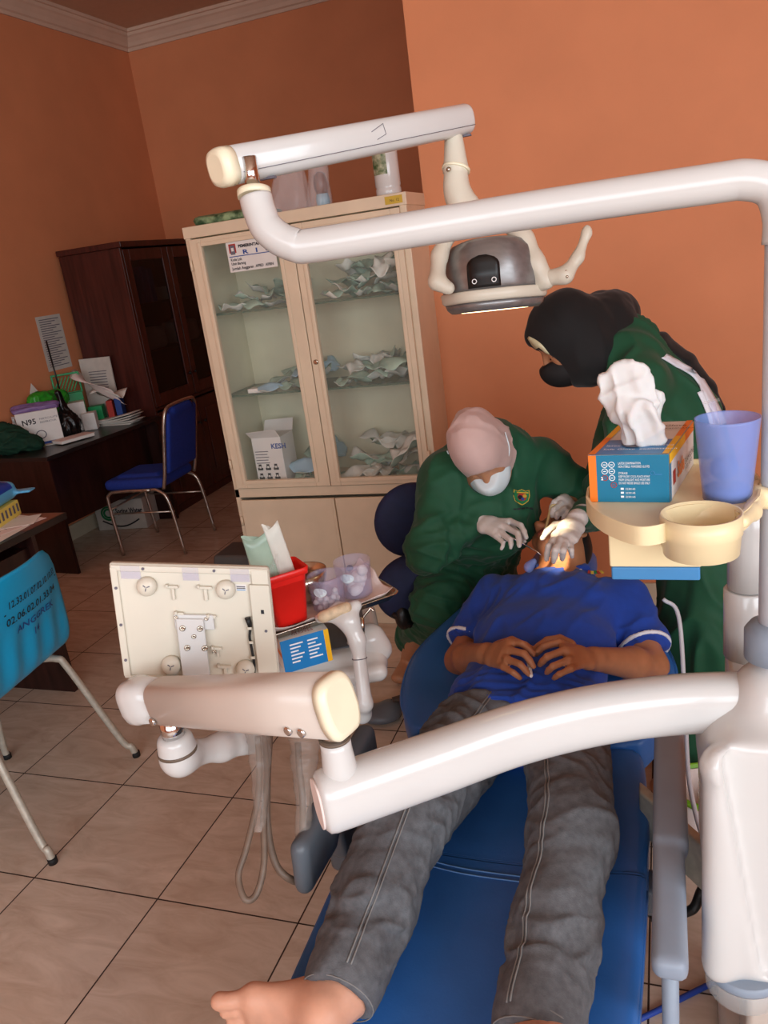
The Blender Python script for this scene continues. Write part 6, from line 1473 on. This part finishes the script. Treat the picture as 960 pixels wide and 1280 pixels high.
gd.cone(KR+V((0, 0, -.01)), DFR+V((.02, .03, .10)), .088, .078, k=.05); gd.cone(KL+V((0, 0, -.01)), DFL+V((0, .05, .10)), .085, .075, k=.05); gd.cone(lerp(KR, KL, .5), lerp(DFR, DFL, .5)+V((0, .06, .12)), .085, .09, k=.08)
gd.cone(DP, DP+V((-.02, .02, -.22)), .16, .15, k=.06)
gd.plane((0, 0, .09), (0, 0, -1), k=.01)
gd.ell(DC+DF*.04-DU*.06, (.075, .085, .075), DR, k=.02, op='s')
gown = body('gown', gd, M['gown_green'], den, it=3, fold=[dict(axis=(.4, .3, 1), freq=42, amp=.007, seed=21, ridge=True), dict(axis=(1, 0, -.35), freq=70, amp=.007, seed=5, ridge=True, mask=lambda v: np.clip((.92-v[:, 2])/.15, 0, 1)*np.clip((v[:, 2]-.25)/.3, .1, 1)), dict(axis=(1, .2, .3), freq=90, amp=.006, seed=8, ridge=True, mask=lambda v: np.exp(-(((v-lerp(DER, DWR, .4))**2).sum(1))/.16**2))])
# crest on the gown: shield drawn on a patch that follows the chest
def project_patch(obj, c0, n, xdir, shapes, name, mats, parent, lift=.0012):
    """lays small flat shapes on a surface by casting along -n"""
    me = obj.data; from mathutils.bvhtree import BVHTree
    inv = WM[obj.name]; fw = inv.inverted()
    bv = BVHTree.FromPolygons([fw @ v.co for v in me.vertices], [tuple(p.vertices) for p in me.polygons])
    n = unit(n); x = unit(V(xdir)-n*(V(xdir)@n)); y = np.cross(n, x); mb = MB()
    for li, (poly, mi) in enumerate(shapes):
        cen = np.mean(poly, 0); ringn = 3; vs = []; ok = True
        for k in range(ringn+1):
            for p in (poly if k else [cen]):
                q = V(cen)+(V(p)-V(cen))*k/ringn; o = V(c0)+x*q[0]+y*q[1]+n*.12
                h_ = bv.ray_cast(Vector(o), Vector(-n), .4)
                if h_[0] is None: ok = False; break
                vs.append(V(h_[0])+V(h_[1])*(lift+.0006*li))
            if not ok: break
        if not ok: continue
        m_ = len(poly); fs = [(0, 1+j, 1+(j+1) % m_) for j in range(m_)]
        for k in range(1, ringn):
            a0, b0_ = 1+(k-1)*m_, 1+k*m_; fs += [(a0+j, b0_+j, b0_+(j+1) % m_, a0+(j+1) % m_) for j in range(m_)]
        mb.add(vs, fs, mi, True)
    return mb.build(name, mats, parent)
def shield(k): return [(-.020*k, .020*k), (-.010*k, .017*k), (0, .022*k), (.010*k, .017*k), (.020*k, .020*k), (.021*k, .002*k), (.017*k, -.012*k), (.008*k, -.020*k), (0, -.024*k), (-.008*k, -.020*k), (-.017*k, -.012*k), (-.021*k, .002*k)]
def circ(cx, cy, r, n=10): return [(cx+r*math.cos(a), cy+r*math.sin(a)) for a in np.linspace(0, 2*PI, n, endpoint=False)]
cn = unit((.10, -.85, .35)); cc = V((-0.428, 2.329, 0.915))
project_patch(gown, cc, cn, (1, .1, 0), [(shield(1.12), 0), (shield(1.0), 1), (circ(0, 0, .014), 2), (circ(-.006, -.002, .007), 3), (circ(.007, .002, .006), 0), (circ(0, -.008, .005), 4), ([(-.017, .010), (-.017, .014), (.017, .014), (.017, .010)], 0)] + [([(-.026+.011*i, -.040), (-.018+.011*i, -.040), (-.018+.011*i, -.036), (-.026+.011*i, -.036)], 3) for i in range(5)], 'crest', [M['ink_gold'], M['ink_green'], M['ink_red'], M['ink'], M['ink_blue']], gown)
# blue rubber thing tucked at the collar: suction bulb end
bb_ = SDF(.004); bb_.ell((-0.386, 2.127, 0.765), (.014, .018, .016)); bb_.cone((-0.386, 2.127, 0.765), (-0.372, 2.134, 0.780), .009, .010)
setp(body('blue_bib_clip', bb_, M['blue_cup'], None), 'small pale blue rounded clip at the lying man\'s collar, beside the green gown', 'clip')
# instruments
d1, d2 = V((-0.434, 2.157, 0.846)), V((-0.347, 2.116, 0.812)); ins = thing('dental_mirror', 'slim steel dental instrument held in the dentist\'s gloved right hand', 'dental instrument', tuple(d2))
MB().cyl(d1-(d2-d1)*.6, lerp(d1, d2, .45), .0032, seg=12).build('handle', M['chrome'], ins); MB().tube([lerp(d1, d2, .45), lerp(d1, d2, .9), d2+V((0, 0, -.004))], [.0028, .0018, .0015], 8).build('tip', M['chrome'], ins)
e1, e2 = V((-0.346, 2.355, 0.862)), V((-0.354, 2.284, 0.825)); sc_ = thing('suction_tip', 'yellowish clear suction tube held by the assistant over the patient\'s face', 'suction tube', tuple(e2))
mat('amber_plastic', '#e0c890', .25, alpha=.75)
MB().tube(spline([e1+V((.04, .03, .0)), e1+V((.008, .006, .012)), e1, lerp(e1, e2, .5), e2], 5), .0042, 12).build('tube', M['amber_plastic'], sc_); MB().cyl(e2, e2+(e2-e1)*.08, .0055, seg=12).build('blue_end', M['blue_cable'], sc_)

# dentist's stool
stl = thing('dentist_stool', 'dark navy wheeled stool with a two-lobed backrest under the seated dentist', 'stool', (-.74, 2.60, 0))
sk = SDF(.008); sk.box((-.72, 2.58, .44), (.19, .19, .035), .035); body('seat', sk, M['navy_fabric'], stl)
q1, q2 = V((-0.836, 2.460, 0.798)), V((-0.830, 2.366, 0.584))
bk2 = SDF(.007); RB = rotm(0, 0, .55)
bk2.ell(q1, (.135, .045, .135), RB, k=.02); bk2.ell(q2, (.135, .045, .125), RB, k=.02)
body('backrest', bk2, M['navy_fabric'], stl)
b = MB(); b.tube(spline([q2+V((.02, .04, -.04)), q2+V((.03, .06, -.16)), V((-.80, 2.68, .40)), V((-.74, 2.62, .39))], 5), .022, 12); b.build('back_bracket', M['black_plastic'], stl)
b = MB(); kn_ = V((-0.865, 2.323, 0.497)); b.ball(kn_, (.03, .035, .05)); b.cyl(kn_+V((-.03, -.02, .02)), kn_+V((.03, -.01, -.03)), .012); b.build('adjuster', M['black_plastic'], stl)
MB().cyl((-.74, 2.60, .07), (-.74, 2.60, .41), .026).build('gas_lift', M['black_plastic'], stl)
hub = V((-.74, 2.60, .085)); c0_ = V((-1.003, 2.455, 0.085)); r0_ = np.linalg.norm((c0_-hub)[:2]); a0_ = math.atan2(c0_[1]-hub[1], c0_[0]-hub[0]); r0_ = min(r0_, .34)
mat('worn_black', '#3a322c', .4, var=.3)
for i in range(5):
    a = a0_+2*PI*i/5; e = hub+V((math.cos(a)*r0_, math.sin(a)*r0_, -.012))
    b = MB(); b.tube([hub, e], [.024, .015], 10, flat=.8); lg1 = b.build('leg', M['worn_black'], stl)
    b = MB(); tg = V((-math.sin(a), math.cos(a), 0))
    for k in (-1, 1): b.cyl(e+tg*.008*k+V((0, 0, -.045)), e+tg*.022*k+V((0, 0, -.045)), .027, seg=18)
    b.cyl(e, e+V((0, 0, -.04)), .010); b.build('caster', M['black_rubber'], lg1)
fp = thing('foot_pedal', 'grey-blue foot pedal on the tiles by the stool caster', 'pedal', tuple((-1.060, 2.455, 0.000)))
fs_ = SDF(.006); fc = V((-1.053, 2.426, 0.030)); fs_.ell(fc, (.085, .06, .03)); fs_.ell(fc+V((.04, .02, .015)), (.045, .045, .03), k=.02); fs_.plane((0, 0, .001), (0, 0, -1)); body('pedal', fs_, M['dark_grey_plastic'], fp)

# ================================================================== ASSISTANT
ast = thing('person', 'standing assistant in green gown, black hijab and black mask bending over the chair', 'person', (.10, 2.30, 0))
AF, AU = unit((-.80, -.30, -.56)), unit((-.52, -.06, .80)); AU = unit(AU-AF*(AU@AF)); ARt = np.cross(AF, AU); AR = np.column_stack([ARt, AF, AU])
AC = V((-0.268, 2.443, 1.365)); AN = V((-0.130, 2.527, 1.324)); ACh = V((0.005, 2.523, 1.099)); AP_ = V((0.108, 2.414, 0.799))
ASL, ASR = V((-0.071, 2.363, 1.238)), V((-0.079, 2.721, 1.245)); AEL, AWL = V((-0.129, 2.301, 0.992)), V((-0.261, 2.536, 0.850)); AER, AWR = V((-0.161, 2.642, 0.974)), V((-0.227, 2.525, 0.902))
ab = SDF(.0055)
AH, _r = head_sdf(ab, AC, AF, AU, 1.0, ears=False)
ab.cone(AH(0, -.03, -.05), AN, .05, .056, k=.03); ab.cone(AN, ACh, (.11, .08), (.13, .095), side=(0, 1, 0), k=.05); ab.cone(ACh, AP_, (.13, .095), (.15, .11), side=(0, 1, 0), k=.05)
for sh, el_, wr in ((ASL, AEL, AWL), (ASR, AER, AWR)): ab.cone(AN, sh, .05, .046, k=.03); ab.cone(sh, el_, .044, .036, k=.02); ab.cone(el_, wr, .035, .023, k=.02)
AG = dict(mcp=[(-0.315, 2.417, 0.880), (-0.314, 2.375, 0.873), (-0.304, 2.350, 0.863), (-0.290, 2.348, 0.853)], pip=[(-0.336, 2.380, 0.877), (-0.334, 2.340, 0.867), (-0.321, 2.323, 0.857), (-0.303, 2.334, 0.845)], tip=[(-0.347, 2.362, 0.857), (-0.340, 2.338, 0.847), (-0.326, 2.337, 0.839), (-0.308, 2.344, 0.831)], th=[(-0.291, 2.477, 0.843), (-0.318, 2.443, 0.839), (-0.338, 2.421, 0.839), (-0.349, 2.387, 0.843)])
hand(ab, AWL, None, AG['mcp'], AG['pip'], AG['tip'], AG['th'], .0066, .74)
r_w = AWR; r_t = [AWR+V((-.085, -.02+.02*i, -.01)) for i in range(4)]
hand(ab, AWR, None, r_t, [p+V((-.03, 0, -.015)) for p in r_t], [p+V((-.035, 0, -.05)) for p in r_t], [AWR+V((-.03, -.035, 0)), AWR+V((-.06, -.055, -.01)), AWR+V((-.085, -.058, -.025)), AWR+V((-.10, -.05, -.04))], .0078)
for q in (-1, 1):
    hp = AP_+V((.0, q*.085, -.05)); kn = V((.10, 2.28+q*.085, .47)); ft = V((.09, 2.25+q*.085, .05))
    ab.cone(hp, kn, .085, .058, k=.03); ab.cone(kn, ft+V((0, 0, .03)), .055, .038, k=.02); ab.cone(ft, ft+V((-.14, -.02, -.02)), (.038, .03), (.034, .022), side=(0, 1, 0), k=.02)
body('body', ab, M['skin_face'], ast, it=2)
glove('glove', AWL, AEL, AG, ast)
le = SDF(.0025)
for q in (-1, 1): le.chain([AH(q*.016, .0845, .030), AH(q*.034, .0805, .034), AH(q*.050, .066, .028)], [.003, .003, .002], k=.004); le.chain([AH(q*.020, .079, -.002), AH(q*.034, .0815, -.005), AH(q*.048, .072, -.001)], [.0026]*3, k=.003)
body('eyebrows', le, M['hair'], ast, it=1)
# black hijab with a bun behind and a tail down the back
hk_ = SDF(.0052)
hk_.ell(AC-AF*.012+AU*.030, (.094, .118, .116), AR); hk_.ell(AC-AF*.03-AU*.035, (.090, .105, .10), AR, k=.03)
bun = V((-0.158, 2.536, 1.383)); hk_.ell(bun, (.082, .092, .112), rotm(0, -.25, 0), k=.05); hk_.ell(V((-0.127, 2.581, 1.413)), (.055, .07, .06), k=.03)
hk_.ell(AC-AF*.0-AU*.075, (.080, .088, .062), AR, k=.04); hk_.cone(AC-AU*.07-AF*.02, AN+V((.02, 0, -.03)), .085, .085, k=.05); hk_.cone(AC+AF*.055+AU*.055, AC+AF*.080+AU*.078, .050, .022, k=.03)
hk_.ell(AC+AF*.145-AU*.035, (.085, .098, .102), AR, k=.008, op='s')
hko = body('hijab', hk_, M['hijab_black'], ast, it=3, fold=[dict(axis=AU, freq=55, amp=.004, seed=14), dict(axis=(0, 0, 1), freq=80, amp=.005, seed=17, mask=lambda v: np.clip((v[:, 0]-AC[0])/.08, 0, 1))])
tl = SDF(.006); tl.chain([V((-0.083, 2.524, 1.329)), V((-0.008, 2.529, 1.327)), V((0.067, 2.534, 1.258)), V((0.124, 2.550, 1.174)), V((0.158, 2.560, 1.101))], [(.05, .018), (.045, .016), (.042, .014), (.038, .013), (.020, .010)], k=.02, side=(0, 1, .3))
body('hijab_tail', tl, M['hijab_black'], ast, it=2, fold=[dict(axis=(1, 0, -.8), freq=50, amp=.004, seed=3)])
mk = SDF(.0035); mk.ell(AC+AF*.036-AU*.060, (.068, .084, .058), AR); mk.ell(AC+AF*.096-AU*.034, (.030, .034, .034), AR, k=.04); mk.plane(AC+AF*.07-AU*.014, unit(AU-AF*.12), k=.006); mk.ell(AC+AF*.02-AU*.05, (.058, .072, .056), AR, k=.004, op='s'); mk.plane(AC+AF*.004, -AF, k=.004)
body('face_mask', mk, M['mask_black'], ast, it=2)
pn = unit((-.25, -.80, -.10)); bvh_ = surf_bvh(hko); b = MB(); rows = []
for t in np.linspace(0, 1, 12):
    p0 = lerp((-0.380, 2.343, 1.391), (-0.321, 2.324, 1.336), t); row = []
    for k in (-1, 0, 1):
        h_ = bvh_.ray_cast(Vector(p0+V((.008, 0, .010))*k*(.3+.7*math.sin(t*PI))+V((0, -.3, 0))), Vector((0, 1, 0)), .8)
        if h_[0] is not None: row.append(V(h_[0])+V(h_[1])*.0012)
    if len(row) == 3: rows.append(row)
if len(rows) > 2: b.loft(rows, 0, False, True, closed=False); b.build('painted_sheen', M['hijab_shine'], hko, solid=.001)  # gold sheen on the hijab edge, painted as a thin coloured strip
# gown
ga_ = SDF(.007)
ga_.cone(AN+V((.02, 0, -.02)), ACh, (.15, .095), (.178, .125), side=(0, 1, 0), k=.06); ga_.cone(ACh, AP_, (.178, .125), (.17, .135), side=(0, 1, 0), k=.06)
ga_.cone(AN+V((.015, 0, -.01)), ASL, .075, .072, k=.05); ga_.cone(AN+V((.015, 0, -.01)), ASR, .075, .072, k=.05)
for sh, el_, wr in ((ASL, AEL, AWL), (ASR, AER, AWR)): ga_.cone(sh, el_, .076, .066, k=.045); w2 = lerp(wr, el_, .16); ga_.cone(el_, w2, .062, .038, k=.03)
ga_.cone(AP_, V((.105, 2.31, .47)), (.175, .140), (.170, .132), side=(0, 1, 0), k=.06); ga_.cone(V((.105, 2.31, .48)), V((.09, 2.28, .10)), (.170, .132), (.17, .135), side=(0, 1, 0), k=.05)
ga_.plane((0, 0, .115), (0, 0, -1), k=.01); ga_.ell(AC+AF*.04-AU*.05, (.10, .11, .10), AR, k=.02, op='s')
agown = body('gown', ga_, M['gown_green'], ast, it=3, fold=[dict(axis=(0, 0, 1), freq=45, amp=.012, seed=31, ridge=True, along=.95, mask=lambda v: np.clip((1.0-v[:, 2])/.2, 0, 1)), dict(axis=(.7, .2, -1), freq=48, amp=.008, seed=33, ridge=True, mask=lambda v: np.clip((v[:, 2]-.8)/.2, 0, 1))])
# white ribbons tied at the back of the gown, laid on its surface
def ribbon(pts, w):
    bv = surf_bvh(agown); dr = unit((.10, 1, -.25)); sp = spline(pts, 5); b = MB(); rows = []
    for i, p in enumerate(sp):
        t = unit(V(sp[min(i+1, len(sp)-1)])-V(sp[max(i-1, 0)])); s_ = unit(np.cross(t, dr)); row = []
        for k in (-1, -.33, .33, 1):
            h_ = bv.ray_cast(Vector(V(p)+s_*w*k-dr*.3), Vector(dr), .8)
            row.append(V(h_[0])+V(h_[1])*.004 if h_[0] is not None else V(p)+s_*w*k)
        rows.append(row)
    b.loft(rows, 0, False, True, closed=False); return b.build('ribbon', M['shirt_white'], agown, solid=.003)
ribbon([(-0.007, 2.397, 1.300), (0.029, 2.402, 1.275), (0.072, 2.417, 1.240), (0.106, 2.434, 1.183), (0.130, 2.448, 1.132), (0.149, 2.439, 1.085)], .009)
ribbon([(0.088, 2.417, 1.188), (0.101, 2.412, 1.158), (0.113, 2.404, 1.124), (0.123, 2.396, 1.088)], .007)

# ================================================================== LIGHT
wl = SC.world or bpy.data.worlds.new('World'); SC.world = wl; wl.use_nodes = True
bg = wl.node_tree.nodes['Background']; sky = wl.node_tree.nodes.new('ShaderNodeTexSky'); sky.sky_type = 'NISHITA'; sky.sun_disc = False; sky.sun_elevation = .9
wl.node_tree.links.new(sky.outputs[0], bg.inputs[0]); bg.inputs[1].default_value = .08
def area(name, loc, target, sx, sy, power, col):
    l = bpy.data.lights.new(name, 'AREA'); l.shape = 'RECTANGLE'; l.size = sx; l.size_y = sy; l.energy = power; l.color = col
    o = bpy.data.objects.new(name, l); COL.objects.link(o); o.location = loc
    o.rotation_euler = (Vector(target)-Vector(loc)).to_track_quat('-Z', 'Y').to_euler(); return o
area('window_daylight', ((WX0+WX1)/2, YF-.05, (WZ0+WZ1)/2), ((WX0+WX1)/2, 3, (WZ0+WZ1)/2-.3), WX1-WX0, WZ1-WZ0, 205, (.90, .97, 1.03))
area('window_daylight_east', (XR+.05, (EY0+EY1)/2, (EZ0+EZ1)/2), (-1.2, (EY0+EY1)/2+1.0, .9), EY1-EY0, EZ1-EZ0, 185, (.90, .97, 1.03))
sp_ = bpy.data.lights.new('operating_beam', 'SPOT'); sp_.energy = 240; sp_.color = (1.0, .80, .50); sp_.spot_size = .125; sp_.spot_blend = .5; sp_.shadow_soft_size = .03
so = bpy.data.objects.new('operating_beam', sp_); COL.objects.link(so); so.location = tuple(lp-lu*.09+aim*.012)
so.rotation_euler = (Vector((-0.314, 2.157, 0.840))-so.location).to_track_quat('-Z', 'Y').to_euler()

# ================================================================== CAMERA
cam = bpy.data.cameras.new('camera'); cam.sensor_fit = 'VERTICAL'; cam.sensor_height = 36; cam.lens = 27.86; cam.clip_start = .05
co = bpy.data.objects.new('camera', cam); COL.objects.link(co)
RC = Matrix(((0.94084287, 0.01926421, 0.33829513), (0.31325720, 0.33113860, -0.89006581), (-0.12916899, 0.94338545, 0.30551474)))
co.matrix_world = Matrix.Translation((0, 0, 1.6737)) @ RC.to_4x4()
SC.camera = co
SC.view_settings.view_transform = 'Standard'; SC.view_settings.look = 'None'; SC.view_settings.exposure = -0.28; SC.view_settings.gamma = 1
SC.view_settings.use_curve_mapping = False
SC.cycles.use_denoising = True
SC.cycles.max_bounces = 8; SC.cycles.transparent_max_bounces = 16
# put every single-mesh thing's origin at its base
for o in list(SC.objects):
    if o.type == 'MESH' and o.parent is None and o.get('kind') != 'structure' and o.data.users == 1 and tuple(o.location) == (0, 0, 0) and o.get('category'):
        c = [v.co for v in o.data.vertices]; n_ = len(c)
        b0 = Vector((sum(v.x for v in c)/n_, sum(v.y for v in c)/n_, min(v.z for v in c))); T_ = Matrix.Translation(-b0)
        def shift(x):
            for ch_ in x.children:
                if ch_.type == 'MESH' and ch_.data.users == 1: ch_.data.transform(T_)
                shift(ch_)
        o.data.transform(T_); shift(o); o.location = b0
